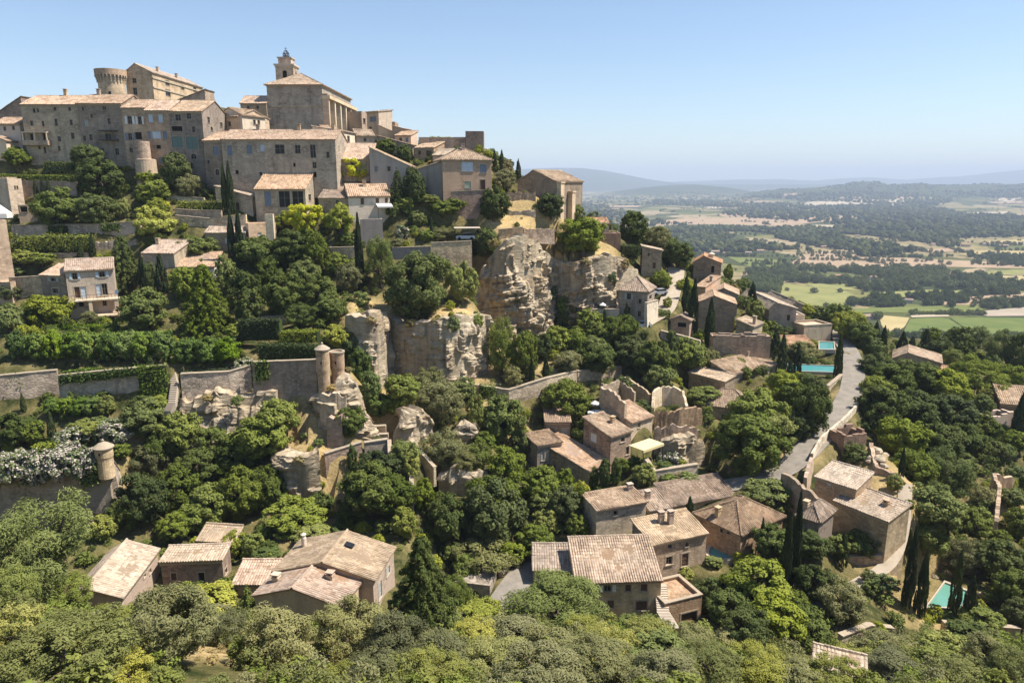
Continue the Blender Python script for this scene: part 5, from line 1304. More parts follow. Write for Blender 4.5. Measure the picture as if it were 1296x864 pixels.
CTRL += [(0,0,-2.2),(-60,5,-4),(60,5,-5),(0,16,-19),(-40,18,-22),(50,18,-24),(20,24,-25),(-20,24,-25),(-420,0,-8),(620,0,-40),(-420,-60,-2),(620,-60,-20),(0,-60,2),
  (-115,212,11),(-115,255,11),(-60,196,12),(-60,230,12),(-100,190,10),(-40,210,9),(-20,215,6),(0,215,2),(10,222,-8),(-200,200,8),(-200,260,6),(-420,200,-10),(-420,760,-176),
  (-100,320,-12),(-30,300,-34),(40,300,-62),(80,270,-50),(110,300,-66),(-100,480,-110),(0,450,-118),(100,420,-106),(200,400,-104),(350,330,-84),(350,420,-112),(620,330,-84),(620,200,-58),(620,420,-112),
  (-200,620,-174),(0,620,-176),(200,590,-174),(620,590,-174),(0,760,-180),(620,760,-180),(-250,100,-30),(-250,60,-36),(-420,100,-40)]

# ------------------------------------------------------------------ roads, ramps and pools shape the ground too
def road_pts(pp): return [at(*p) for p in pp]
ROAD = road_pts([(1052,415,196),(1061,423,178),(1071,438,168.5),(1078,452,160),(1081,470,150),(1079,490,140.5),(1072,508,132.5),(1056,530,123.5),(1034,556,115),(1014,576,110),(996,592,107),(972,604,105.6),(940,612,105.6),(905,616,106.2)])
LANE = road_pts([(856,338,186),(855,352,179),(851,366,172),(847,380,165),(842,394,159),(826,404,156),(812,412,154)])
RAMP = road_pts([(690,704,90),(668,718,86.5),(655,736,83.2),(642,756,79.8),(628,772,77)])
PATH = road_pts([(1146,612,101),(1144,650,96),(1140,684,92),(1127,715,88.2),(1098,732,85.6),(1074,744,84)])
STAMPS += [(ROAD, 2.9, -.12), (LANE, 2.4, -.12), (RAMP, 2.2, -.12), (PATH, 1.5, -.1)]
for pl, wd in ((ROAD, 3.0), (LANE, 2.4), (RAMP, 2.2), (PATH, 1.7)):
    for a, b in zip(pl[:-1], pl[1:]):
        t = (b - a)[:2]; t /= np.hypot(*t); n = np.array((-t[1], t[0])) * wd; KEEPOUT.append([a[:2] - n, b[:2] - n, b[:2] + n, a[:2] + n])
def pool_xy(pp, Y):
    z = at(pp[0][0], pp[0][1], Y)[2]; return [at_z(x, y, z) for x, y in pp]
POOLS = [
 ('kidney pool', [(1173,768),(1217,768),(1224,748),(1196,737)], 87.5, 'pool_green', 'green rectangular pool between the tall cypresses', 'the green pool'),
 ('oval', [(898,706),(930,706),(930,693),(918,688),(900,690)], 88.5, 'pool_blue', 'small bright blue pool in the courtyard garden', 'the courtyard pool'),
 ('upper', [(1037,442),(1056,442),(1055,433),(1037,432.5)], 164, 'pool_blue', 'upper turquoise pool by the flat cream house', 'the upper pool'),
 ('lower', [(996,469),(1058,471),(1057,463),(996,460.5)], 152, 'pool_blue', 'long lower turquoise pool beside the road', 'the lower pool')]
for _, pp, Y, *_r in POOLS:
    P = pool_xy(pp, Y); c = sum(P) / len(P)
    KEEPOUT.append([c[:2] + (p[:2] - c[:2]) * 1.25 for p in P]); rad = float(np.mean([np.hypot(*(p - c)[:2]) for p in P]))
    ax = max(P, key=lambda p: np.hypot(*(p - c)[:2])) - c; ax[2] = 0
    STAMPS.append(([c - ax * .8, c + ax * .8], rad * .95 + 1.5, -.6))
    REFS.append((_r[2], float(np.mean([q[0] for q in pp])), float(np.mean([q[1] for q in pp]))))
# ================================================================== build what has been described
make_heights(); make_keepout()
for h in HOUSES: build_house(h)
for s in WALLS: build_wall(s)
for c in CLIFFS: build_cliff(*c)

def wl(h, p):
    q = np.array(p) - h.base; r = rot2(q[:2], -h.ang); return np.array((r[0], r[1], q[2]))

# the hillside sheet
gx, gy = np.meshgrid(GXS, GYS)
tv = np.stack((gx, gy, HG), -1).reshape(-1, 3); nx, ny = len(GXS), len(GYS)
ii = (np.arange(ny - 1)[:, None] * nx + np.arange(nx - 1)).ravel()
ter = np_mesh('hillside', tv, [np.stack((ii, ii + 1, ii + nx + 1, ii + nx), 1)], M['soil'], smooth=True)
dry = np.full(len(tv), .22)
for px, py, Y, r, v in [(650,275,165,9,1.),(640,300,158,9,1.),(690,290,166,10,.9),(590,370,146,7,.9),(470,385,130,8,.9),(580,398,131,8,1.),(390,560,100,9,.95),(330,520,106,6,.8),(770,318,166,10,.9),(745,300,172,8,.9),(480,535,113,8,.8),(270,830,46,7,1.),(430,850,40,5,.9),(690,475,137,8,.7),(1130,640,101,9,.9),(1125,590,112,10,.8),(1150,755,88,10,.75),(1270,650,115,9,.7),(390,670,90,8,.7),(1000,590,112,6,.9),(640,540,121,7,.7),(630,400,142,5,.8),(190,560,100,5,.7),(1040,490,140,6,.6),(700,280,170,8,.9),(150,640,92,5,.7)]:
    c = at(px, py, Y); dd = np.hypot(tv[:, 0] - c[0], tv[:, 1] - c[1]); dry = np.maximum(dry, v * np.clip(1.4 - dd / r, 0, 1))
a = ter.attributes.new('dryness', 'FLOAT', 'POINT'); a.data.foreach_set('value', dry.astype(np.float32))
tag(link('hillside', ter), 'steep terraced hillside with dry grass between the trees', None, None, 'structure')

def ribbon(name, label, pl, hw, mat, lift=.03, kerb=None):
    S = [np.array(p) for p in pl]; pts = []
    for i in range(len(S) - 1):
        k = max(1, int(np.linalg.norm(S[i+1] - S[i]) / 1.5))
        for j in range(k): pts.append(S[i] + (S[i+1] - S[i]) * j / k)
    pts.append(S[-1]); pts = np.array(pts)
    for _ in range(3): pts[1:-1] = (pts[:-2] + 2 * pts[1:-1] + pts[2:]) / 4
    v = []; f = []; o0 = pts[len(pts)//2].copy()
    for i, p in enumerate(pts):
        t = (pts[min(len(pts)-1, i+1)] - pts[max(0, i-1)])[:2]; t /= np.hypot(*t); n = np.array((-t[1], t[0]))
        w_ = hw * (1 + .06 * mnoise.noise((p[0]*.3, p[1]*.3, 0)))
        for q in (-1, -.5, 0, .5, 1): v.append((p[0] + n[0]*q*w_ - o0[0], p[1] + n[1]*q*w_ - o0[1], p[2] + lift + .05*(1 - q*q) - o0[2]))
    for i in range(len(pts) - 1):
        for k in range(4): f.append((i*5+k, i*5+k+1, i*5+k+6, i*5+k+5))
    o = link(name, py_mesh(name, v, f, M[mat], True), None, o0); tag(o, label, None, None, 'structure'); return o
ribbon('road', 'sunlit asphalt road climbing past the ruins', ROAD, 2.2, 'road')
ribbon('lane', 'pale village lane below the orange-tiled house', LANE, 2.1, 'gravel')
ribbon('ramp', 'grey driveway ramp beside the farmhouse', RAMP, 2.0, 'road')
ribbon('path', 'pale footpath beside the tall dark-walled house', PATH, .95, 'gravel')

for nm, pp, Y, mt, label, ref in POOLS:
    P = pool_xy(pp, Y); c = sum(P) / len(P); root = empty('swimming_pool', c, 0, label, 'pool', 'swimming pools')
    Q = [p - c for p in P]
    if nm == 'oval':
        Q2 = []
        for i in range(len(Q)):
            a_, b_ = Q[i], Q[(i+1) % len(Q)]
            Q2 += [a_*.85 + b_*.15, a_*.5 + b_*.5 + (a_+b_)*.06, a_*.15 + b_*.85]
        Q = Q2
    n = len(Q)
    py = py_mesh('water', [(q[0], q[1], -.12) for q in Q], [tuple(range(n))], M[mt]); link('water', py, root)
    v = []; f = []
    for q in Q:
        l = np.hypot(q[0], q[1]); e = q * (1 + .55 / l)
        v += [(q[0], q[1], -.9), (q[0], q[1], .1), (e[0], e[1], .1), (e[0], e[1], -.9)]
    for i in range(n):
        j = (i + 1) % n
        for k in range(3): f.append((i*4+k, j*4+k, j*4+k+1, i*4+k+1))
    link('coping', py_mesh('coping', v, f, M['concrete']), root)

# ---- castle: round tower with corbels, bands along the flank
c = at(141.5, 106, 213); zt = at(142.5, 89, 213)[2]; zs = at(142.5, 96.5, 213)[2]; zc = at(142.5, 105.5, 213)[2]; zb = at(142.5, 150, 213)[2]
root = empty('round_tower', (c[0], c[1], zb), 0, 'round castle tower crowned with a ring of corbels', 'tower')
m = MB(); m.lathe([(3.65, -2), (3.5, zc - zb), (3.5, zs - zb + .2)], 32); m.build('tower_wall', M['tan'], root)
m = MB(); m.lathe([(3.4, zs - zb), (4.1, zs - zb), (4.15, zt - zb), (3.7, zt - zb), (3.7, zt - zb - .6)], 32); m.build('parapet', M['tan'], root)
cm = MB(); cm.box(-.16, .16, 0, .68, -.5, 0); cm.box(-.16, .16, 0, .45, -1.1, -.502); cm.box(-.16, .16, 0, .3, -1.9, -1.102)
cme = py_mesh('corbel', cm.v, cm.f, M['surround'])
for k in range(26):
    a = 2*math.pi*k/26; o = link('corbel', cme, root, (3.45*math.sin(-a), 3.45*math.cos(a), zs - zb + .002)); o.rotation_euler = (0, 0, a)
m = MB()
for a in (3.9, 5.0): m.box(-.3 + 3.48*math.cos(a), .3 + 3.48*math.cos(a), 3.48*math.sin(a)-.2, 3.48*math.sin(a)+.25, zc - zb - 4, zc - zb - 2.6)
m.build('arrow_slit', M['hole'], root)
REFS.append(('the round castle tower', 142, 100))
h = CASTLE
for z in (h.H - 1.6, h.H - 4.2):
    m = MB(); m.box(h.L/2 + .003, h.L/2 + .22, -h.d/2, h.d/2, z, z + .35); m.build('string_course', M['surround'], h.root)

# ---- church: buttressed flank, attic band, bell tower with iron cage
h = CHURCH; L, d, Hh = h.L/2, h.d/2, h.H
m = MB(); m.box(L + .003, L + 1.9, -d, d, Hh - 3.4, Hh - 2.6); m.build('cornice', M['cream'], h.root)
m = MB(); m.box(L + .003, L + 1.3, -d + .05, d - .05, Hh - 2.597, Hh - 2.2); m.build('aisle_roof', M['t_tan'], h.root)
bm = MB(); bm.box(.003, 1.55, -.55, .55, -2.4, Hh - 3.42)
bme = py_mesh('buttress', bm.v, bm.f, M['cream'])
for k in range(6):
    link('buttress', bme, h.root, (L, -d + .6 + (2*d - 1.2) * k / 5, 0))
m = MB(); m.box(-L - .02, L + .02, -d - .12, -d - .003, Hh*.52, Hh*.52 + .3); m.build('string_course', M['grey'], h.root)
Yt = 206; p0 = at(349.5, 102, Yt); p1 = at(372, 102, Yt); zt = at(360, 83, Yt)[2]; zu = at(360, 73.2, Yt)[2]; wd = p1[0] - p0[0]
q = wl(h, p0)
tx, ty = q[0], q[1]; z0 = Hh - 1; z1 = zt - h.base[2]; z2 = zu - h.base[2]
tw = MB(); n = 10
def tower_face(mbx, fm, w_, za, zbq, aw, az0, az1):
    """wall with one round-headed bell opening"""
    c = w_/2; a, b = c - aw/2, c + aw/2; r = aw/2; sp = az1 - r
    arc = [(c - r*math.cos(math.pi*i/8), sp + r*math.sin(math.pi*i/8)) for i in range(9)]
    mbx.quad(fm(0, za), fm(a, za), fm(a, zbq), fm(0, zbq)); mbx.quad(fm(b, za), fm(w_, za), fm(w_, zbq), fm(b, zbq)); mbx.quad(fm(a, za), fm(b, za), fm(b, az0), fm(a, az0))
    for i in range(8):
        p, q_ = arc[i], arc[i+1]; mbx.quad(fm(*p), fm(*q_), fm(q_[0], zbq), fm(p[0], zbq))
        mbx.quad(fm(*q_), fm(*p), fm(p[0], p[1], .5), fm(q_[0], q_[1], .5))
    mbx.quad(fm(a, az0), fm(a, sp), fm(a, sp, .5), fm(a, az0, .5)); mbx.quad(fm(b, sp), fm(b, az0), fm(b, az0, .5), fm(b, sp, .5)); mbx.quad(fm(a, az0, .5), fm(b, az0, .5), fm(b, az0), fm(a, az0))
az0, az1 = at(360, 101, Yt)[2] - h.base[2], at(360, 89, Yt)[2] - h.base[2]
for fm in (lambda u, z, o=0: (tx + u, ty + o, z), lambda u, z, o=0: (tx + wd - o, ty + u, z), lambda u, z, o=0: (tx + wd - u, ty + wd - o, z), lambda u, z, o=0: (tx + o, ty + wd - u, z)):
    tower_face(tw, fm, wd, z0, z1, wd*.26, az0, az1)
tower = tw.build('bell_tower', M['tan'], h.root)
m = MB(); m.box(tx + .5, tx + wd - .5, ty + .5, ty + wd - .5, z0, z1 - .1); m.build('bell_chamber', M['hole'], tower)
m = MB(); m.box(tx - .35, tx + wd + .35, ty - .35, ty + wd + .35, z1, z1 + .4); m.box(tx - .15, tx + wd + .15, ty - .15, ty + wd + .15, z1 - .35, z1 - .002); m.build('tower_cornice', M['cream'], tower)
e = wd*.14
m = MB(); m.box(tx + e, tx + wd - e, ty + e, ty + wd - e, z1 + .403, z2); m.box(tx + e - .25, tx + wd - e + .25, ty + e - .25, ty + wd - e + .25, z2 + .002, z2 + .3); m.build('upper_stage', M['tan'], tower)
cx_, cy_ = tx + wd/2, ty + wd/2; zt3 = at(364, 57.5, Yt)[2] - h.base[2]; hc = zt3 - z2
m = MB(); r = wd*.17
for k in range(8):
    a = 2*math.pi*k/8; x, y = cx_ + r*math.cos(a), cy_ + r*math.sin(a)
    m.tube((x, y, z2 + .3), (x, y, z2 + hc*.45), .09, .08, 5); m.tube((x, y, z2 + hc*.45), (cx_ + r*.35*math.cos(a), cy_ + r*.35*math.sin(a), z2 + hc*.72), .08, .06, 5)
for z in (.45, .25):
    for k in range(8):
        a, b = 2*math.pi*k/8, 2*math.pi*(k+1)/8; m.tube((cx_ + r*math.cos(a), cy_ + r*math.sin(a), z2 + hc*z), (cx_ + r*math.cos(b), cy_ + r*math.sin(b), z2 + hc*z), .07, .07, 5)
m.tube((cx_, cy_, z2 + hc*.7), (cx_, cy_, z2 + hc), .09, .03, 5); m.tube((cx_ - .4, cy_, z2 + hc*.88), (cx_ + .4, cy_, z2 + hc*.88), .05, .05, 5)
m.build('iron_belfry', M['metal'], tower)
m = MB(); m.lathe([(.55, z2 + hc*.18), (.42, z2 + hc*.3), (.2, z2 + hc*.4), (.05, z2 + hc*.45)], 10, (cx_, cy_)); m.build('bell', M['metal'], tower)

# ---- columns of the gable house at the edge of the hill
h = TEMPLE; L, d = h.L/2, h.d/2
for k in range(2):
    m = MB(); m.box(L + .05, L + 1.25, -d + .1 + k*5.5, -d + 1.7 + k*5.5, -2.5, h.H - .4 - 2.2*k); m.box(L + .02, L + 1.4, -d - .05 + k*5.5, -d + 1.85 + k*5.5, h.H - .398 - 2.2*k, h.H - .05 - 2.2*k); m.build('column', M['cream'], h.root)

# ---- villa: terrace balcony, pillars, dish; awning of the white house; balconies of the ridge row
h = VILLA; L, d = h.L/2, h.d/2
zf = wallface_px(h, 'f', 110, 378)[1]; zf2 = wallface_px(h, 'f', 134, 395.5)[1]
m = MB(); m.box(-L - .1, L + .6, -d - 1.9, -d - .004, zf - .22, zf); m.build('balcony', M['cream'], h.root)
m = MB(); m.box(L*.05, L + .7, -d - 3.2, -d - .004, zf2 - .22, zf2); m.build('balcony', M['cream'], h.root)
for x in (-L*.1, L*.98):
    m = MB(); m.box(x - .28, x + .28, -d - 1.8, -d - 1.2, zf2 + .003, zf - .223); m.build('pillar', M['cream'], h.root)
rl = MB()
for i in range(15):
    x = -L + i * (2*L + .5)/14; rl.box(x - .02, x + .02, -d - 1.85, -d - 1.81, zf + .002, zf + .9)
rl.box(-L, L + .5, -d - 1.86, -d - 1.8, zf + .9, zf + .95); rl.build('railing', M['metal'], h.root)
cdish = at(148.6, 369.5, 131); root = empty('satellite_dish', cdish, 0, 'white satellite dish on a post right of the villa', 'satellite dish')
m = MB(); m.lathe([(.02, 0), (.3, .05), (.48, .16), (.5, .18), (.47, .19), (.28, .09), (.02, .05)], 16, cap=False); o = m.build('reflector', M['dish'], root); o.rotation_euler = (R(75), 0, R(-25))
m = MB(); m.tube((0, .15, 0), (0, .15, hz(cdish[0], cdish[1]) - cdish[2] - .2), .05); m.build('post', M['metal'], root)

h = AWN; L, d = h.L/2, h.d/2; zz = h.H*.42
m = MB(); n = len(m.v)
m.quad((L*.3, -d - .05, zz + .55), (L + .2, -d - .05, zz + .55), (L + .2, -d - 2.6, zz), (L*.3, -d - 2.6, zz)); m.quad((L*.3, -d - 2.6, zz - .07), (L + .2, -d - 2.6, zz - .07), (L + .2, -d - .05, zz + .48), (L*.3, -d - .05, zz + .48))
m.quad((L*.3, -d - 2.6, zz), (L + .2, -d - 2.6, zz), (L + .2, -d - 2.6, zz - .3), (L*.3, -d - 2.6, zz - .3)); m.build('awning', M['canvas'], h.root)
m = MB()
for x in (L*.32, L + .15): m.tube((x, -d - 2.5, zz), (x, -d - 2.5, -2), .05)
m.build('awning_post', M['metal'], h.root)

h = ROW2; L, d = h.L/2, h.d/2
u0, zb_ = wallface_px(h, 'f', 128, 177); u1, zt_ = wallface_px(h, 'f', 150, 166)
m = MB(); m.box(u0, u1, -d - 1.3, -d - .05, zb_ - .15, zb_)
for i in range(22): x = u0 + (u1 - u0) * i / 21; m.box(x - .02, x + .02, -d - 1.28, -d - 1.24, zb_ + .002, zb_ + .95)
m.box(u0, u1, -d - 1.3, -d - 1.22, zb_ + .95, zb_ + 1.0); m.build('balcony', M['metal'], h.root)
m = MB(); m.box(u0, u1, -d - 1.25, -d - .05, zt_, zt_ + .12); m.build('awning', M['metal'], h.root)
h = HOUSES[3]; L, d = h.L/2, h.d/2
u0, zb_ = wallface_px(h, 'f', 33, 183); u1, _z = wallface_px(h, 'f', 63, 170)
m = MB(); m.box(u0, u1, -d - 1.2, -d - .05, zb_ - .2, zb_ + .9); m.build('loggia_balcony', M['brown'], h.root)
m = MB(); m.box(u0, u1, -d - 1.2, -d - .05, _z + .3, _z + .5)
for x in (u0 + .2, (u0+u1)/2, u1 - .2): m.box(x - .12, x + .12, -d - 1.15, -d - .95, zb_ + .903, _z + .298)
m.build('loggia_canopy', M['cream'], h.root)

# ---- round stair tower at the foot of the ridge row
c = at(181, 200, 166); zb = at(181, 224, 166)[2]
root = empty('stair_tower', (c[0], c[1], zb), 0, 'two-stepped round stair tower at the foot of the row houses', 'tower')
zt = at(181, 179, 166)[2] - zb; zm = at(181, 202, 166)[2] - zb
m = MB(); m.lathe([(2.3, -2), (2.2, zm), (1.9, zm + .1)], 24, (.5, 0)); m.build('lower_drum', M['cream'], root)
m = MB(); m.lathe([(1.72, zm), (1.68, zt), (1.4, zt + .02)], 24); m.build('upper_drum', M['tan'], root)
REFS.append(('the round stair tower', 181, 200))

def turret(px, pt, pb, Y, rpx, label, ref, cap=True, flare=False):
    c = at(px, pb, Y); s = Y / ray(px, pb)[1] / F; r = rpx * s; H_ = at(px, pt, Y)[2] - c[2]
    root = empty('turret', c, 0, label, 'turret', 'garden wall turrets')
    m = MB(); m.lathe([(r*.92, -1.5), (r*.92, H_*.45), (r*1.0, H_*.55), (r, H_)], 22); w_ = m.build('turret_wall', M['tan'], root)
    if cap:
        m = MB(); m.lathe([(r*1.18, H_ + .002), (r*1.18, H_ + .12), (r*.6, H_ + .12 + r*.42), (.05, H_ + .12 + r*.7)], 22); m.build('cap', M['coping'], root)
        m = MB(); m.lathe([(.12, H_ + r*.75), (.2, H_ + r*.75 + .2), (.05, H_ + r*.75 + .42)], 8); m.build('finial', M['coping'], root)
    else:
        m = MB(); m.lathe([(r*1.1, H_ + .002), (r*1.12, H_ + .25), (r*.8, H_ + .25), (r*.8, H_ - .1)], 22); m.build('rim', M['coping'], root)
    m = MB(); m.box(-.1, .1, -r*1.02 - .03, -r*.7, H_*.7, H_*.7 + .35); m.build('loophole', M['hole'], root)
    REFS.append((ref, px, (pt + pb)/2))
turret(411, 442, 497, 105, 8.2, 'capped turret at the end of the turret rampart', 'the capped turret')
turret(428.5, 446, 486, 106.5, 8.8, 'open-topped round turret beside the capped one', 'the open turret', cap=False)
turret(134, 566, 590, 88.6, 10.3, 'small capped turret on the corner of the oleander rampart', 'the oleander turret')

# ---- canopies, parasols, cars, scaffold
def tent(px, pt, pb, Y, wpx, label, mat='canvas', name='canopy_tent', cat='tent'):
    c = at(px, pb, Y); s = Y / ray(px, pb)[1] / F; w_ = wpx*s/2; H_ = at(px, pt, Y)[2] - c[2]; g = hz(c[0], c[1]) - c[2]
    root = empty(name, c, .25, label, cat); m = MB(); e = H_*.45
    P = [(-w_, -w_), (w_, -w_), (w_, w_), (-w_, w_)]
    for i in range(4):
        a, b = P[i], P[(i+1) % 4]; m.quad((*a, e), (*b, e), (0, 0, H_)); m.quad((*a, e*.35), (*b, e*.35), (*b, e), (*a, e)); m.quad((*b, e - .04), (*a, e - .04), (0, 0, H_ - .06))
    m.build('canvas_roof', M[mat], root)
    for a in P: m = MB(); m.tube((a[0]*.96, a[1]*.96, e*.9), (a[0]*.96, a[1]*.96, min(g, 0) - .3), .05); m.build('post', M['metal'], root)
tent(3, 259, 279, 146, 18, 'white garden tent at the left edge above the edge house')
def parasol(px, py, Y, wpx, label, mat='canvas'):
    c = at(px, py, Y); s = Y / ray(px, py)[1] / F; r = wpx*s/2; g = hz(c[0], c[1]); hgt = max(2.2, min(c[2] - g, 4.0)); c = c.copy(); base = c.copy(); base[2] = c[2] - hgt
    root = empty('parasol', base, .3, label, 'parasol', 'garden parasols'); m = MB(); n = 8
    for i in range(n):
        a, b = 2*math.pi*i/n, 2*math.pi*(i+1)/n; m.quad((r*math.cos(a), r*math.sin(a), hgt - .3), (r*math.cos(b), r*math.sin(b), hgt - .3), (0, 0, hgt + .25)); m.quad((r*math.cos(b), r*math.sin(b), hgt - .34), (r*math.cos(a), r*math.sin(a), hgt - .34), (0, 0, hgt + .2))
        m.quad((r*math.cos(a), r*math.sin(a), hgt - .5), (r*math.cos(b), r*math.sin(b), hgt - .5), (r*math.cos(b), r*math.sin(b), hgt - .3), (r*math.cos(a), r*math.sin(a), hgt - .3))
    m.build('canopy', M[mat], root); m = MB(); m.tube((0, 0, -.3), (0, 0, hgt + .2), .04); m.build('pole', M['metal'], root)
parasol(756, 520, 122, 26, 'wide white parasol behind the white-framed gable')
parasol(753, 508, 121, 11, 'smaller white parasol left of the left gable ruin')
parasol(763, 384, 155, 9, 'pinkish parasol by the pale wall under the right cliff')
parasol(907, 0, 1, 1, 'x') if False else None
# yellow awning of the cream house
ca = [at_z(x, y, at(802, 556, 113.5)[2]) for x, y in ((803, 566), (829, 557))]
z = ca[0][2]; ctr = sum(ca)/2; root = empty('terrace_awning', (ctr[0], ctr[1], z - 2.6), math.atan2(ca[1][1]-ca[0][1], ca[1][0]-ca[0][0]), 'yellow awning on posts in front of the cream house', 'awning')
hw = np.linalg.norm(ca[1]-ca[0])/2; m = MB(); m.box(-hw, hw, -1.9, 1.2, 2.55, 2.63); m.box(-hw, hw, -1.93, -1.903, 2.2, 2.63); m.build('canvas_roof', M['ycanvas'], root)
for x in (-hw*.95, hw*.95): m = MB(); m.tube((x, -1.8, 2.55), (x, -1.8, -1.2), .06); m.build('post', M['metal'], root)

def car(px, py, Y, ang, col, label):
    c = at(px, py, Y); root = empty('parked_car', (c[0], c[1], c[2] - .75), ang, label, 'car', 'parked cars')
    body = plain_mat('car_paint', col, .3, .03, 1, .5)
    def sect(pr, y0, y1, nm, mt):
        m = MB(); n = len(pr); m.v += [(x, y0, z) for x, z in pr] + [(x, y1, z) for x, z in pr]
        m.f.append(tuple(range(n))); m.f.append(tuple(reversed(range(n, 2*n))))
        for i in range(n): m.f.append((i, n + i, n + (i+1) % n, (i+1) % n))
        return m.build(nm, mt, root)
    sect([(-2.0,.3),(-2.05,.7),(-1.75,.88),(-.95,.95),(1.9,.95),(2.05,.75),(2.02,.3)], -.85, .85, 'body', body)
    sect([(-.95,.953),(-.35,1.42),(1.25,1.42),(1.85,.953)], -.74, .74, 'cabin', M['glass'])
    sect([(-.42,1.423),(-.3,1.47),(1.2,1.47),(1.3,1.423)], -.72, .72, 'car_roof', body)
    for x in (-1.3, 1.3):
        for y in (-.87, .87):
            m = MB(); m.tube((x, y - .1, .32), (x, y + .1, .32), .32, .32, 14); m.build('wheel', M['rubber'], root)
    for y in (-.55, .55): m = MB(); m.box(-2.07, -1.98, y - .18, y + .18, .6, .74); m.build('headlight', M['dish'], root)
car(834, 369, 168, .4, (.35, .37, .40), 'grey car parked beside the village lane')
car(812, 410, 152.5, .2, (.62, .62, .62), 'white car parked at the foot of the hip-roofed house')
car(1034, 771, 79, .9, (.30, .32, .34), 'grey car half hidden under trees near the two tall cypresses')
car(589, 299, 154.5, .1, (.55, .56, .58), 'silver car parked under the carport above the rugged wall')
# carport over it
c = at(591, 288, 155); root = empty('carport', (c[0], c[1], c[2] - 2.3), .1, 'flat pale carport roof above the rugged wall', 'carport')
m = MB(); m.box(-2.8, 2.8, -2.2, 2.2, 2.2, 2.32); m.build('carport_roof', M['concrete'], root)
for x in (-2.6, 2.6):
    for y in (-2, 2): m = MB(); m.tube((x, y, -1), (x, y, 2.2), .07); m.build('post', M['metal'], root)
# scaffold beside the brown block
c = at(771, 291, 180); root = empty('scaffold', c, .1, 'scaffold of thin grey poles standing on the cliff-top building', 'scaffold')
hh = at(771, 258, 180)[2] - c[2]; m = MB()
for x in (-2.6, -.9, .9, 2.6):
    for y in (0, 1.2): m.tube((x, y, -1), (x, y, hh*(1 if abs(x) < 1 else .85)), .05, .05, 5)
m.build('pole', M['sgrey'], root); m = MB()
for i in range(1, 4):
    z = hh*.26*i
    for y in (0, 1.2): m.tube((-2.7, y, z), (2.7, y, z), .045, .045, 5)
    m.box(-2.6, 2.6, .1, 1.1, z + .06, z + .11)
m.build('platform', M['sgrey'], root)
# stone steps between farmhouse and garage
P = [at(836, 740, 81.5), at(839, 772, 77.5), at(852, 792, 75)]
root = empty('stone_steps', P[1], 0, 'pale stone steps running down beside the big tiled farmhouse', 'steps')
k = 0
for a_, b_ in zip(P[:-1], P[1:]):
    for i in range(11):
        p = a_ + (b_ - a_) * i / 11 - P[1]; m = MB(); m.box(p[0] - .75, p[0] + .75, p[1] - .35, p[1] + .25, p[2] - .7, p[2] - .01*k); m.build('step', M['concrete'], root); k += 1
P = [at(216, 462, 109), at(221, 485, 105.5), at(218, 508, 102.5), at(212, 520, 101.5)]
root = empty('stone_steps', P[1], 0, 'narrow stone stairs between the ivy rampart and sunlit wall', 'steps')
for a_, b_ in zip(P[:-1], P[1:]):
    for i in range(10):
        p = a_ + (b_ - a_) * i / 10 - P[1]; m = MB(); m.box(p[0] - .55, p[0] + .55, p[1] - .3, p[1] + .3, p[2] - .8, p[2]); m.build('step', M['concrete'], root)
# skylight and white flue of the foreground farmhouse
fh = [x for x in HOUSES if x.label.startswith('foreground farmhouse')][0]
roofo = [o for o in fh.root.children if o.name.startswith('roof')][0]
def on_roof(h, fx, fy): x, y = -h.L/2 + fx*h.L, -h.d/2 + fy*h.d; return x, y, h.H + .14 + roof_z(h, x, y)
x, y, z = on_roof(fh, .62, .62); s_ = fh.rise/(fh.L/2); m = MB(); m.quad((x - .5, y - .45, z + .22 + .5*s_), (x + .5, y - .45, z + .22 - .5*s_), (x + .5, y + .45, z + .22 - .5*s_), (x - .5, y + .45, z + .22 + .5*s_)); m.box(x - .46, x + .46, y - .42, y + .42, z - .4, z + .2 - .5*s_); m.build('skylight', M['glass'], roofo)
x, y, z = on_roof(fh, .1, .72); m = MB(); m.lathe([(.3, z - .3), (.3, z + 1.1)], 12, (x, y)); m.lathe([(.22, z + 1.1), (.22, z + 1.5), (.34, z + 1.52), (.02, z + 1.75)], 12, (x, y)); m.build('flue', M['white'], roofo)
# chimney drum of the orange-tiled house
oh = [x for x in HOUSES if x.label.startswith('tall gabled house with orange')][0]
x, y, z = on_roof(oh, .62, .2); m = MB(); m.lathe([(.75, z - .6), (.75, z + .9), (.95, z + .92), (.95, z + 1.1), (.05, z + 1.6)], 14, (x, y)); m.build('round_chimney', M['white'], [o for o in oh.root.children if o.name.startswith('roof')][0])
# rubble by the reddish tower and loose boulders
rr = random.Random(4)
def boulder(px, py, Y, s, label, grp):
    c = at(px, py, Y); c[2] = hz(c[0], c[1]); m = MB(); m.lathe([(.55, -.4), (.95, .0), (1.0, .35), (.7, .75), (.25, .9)], 9)
    sd_ = rr.random()*90
    v = [tuple(np.array(p) * s * (1 + .35*mnoise.noise((p[0]*1.1 + sd_, p[1]*1.1, p[2]*1.3))) * np.array((1, .8, .75))) for p in m.v]
    o = link('boulder', py_mesh('boulder', v, m.f, M['rock']), None, c); o.rotation_euler = (0, 0, rr.random()*6)
    tag(o, label, 'boulder', grp)
ORD = ['leftmost', 'second', 'third', 'fourth', 'fifth', 'sixth', 'rightmost']
for q_, (x, y, Y, s) in enumerate(sorted(((1103,556,113,1.0),(1109,566,110,1.3),(1104,578,108,.9),(1113,586,107,1.2),(1120,575,110,.8),(1117,597,105.5,.9),(1100,590,107.5,.7)))):
    boulder(x, y, Y, s, ORD[q_] + ' from the left' * (0 < q_ < 6) + ' pale boulder in the rubble right of the reddish ruined tower', 'rubble boulders')
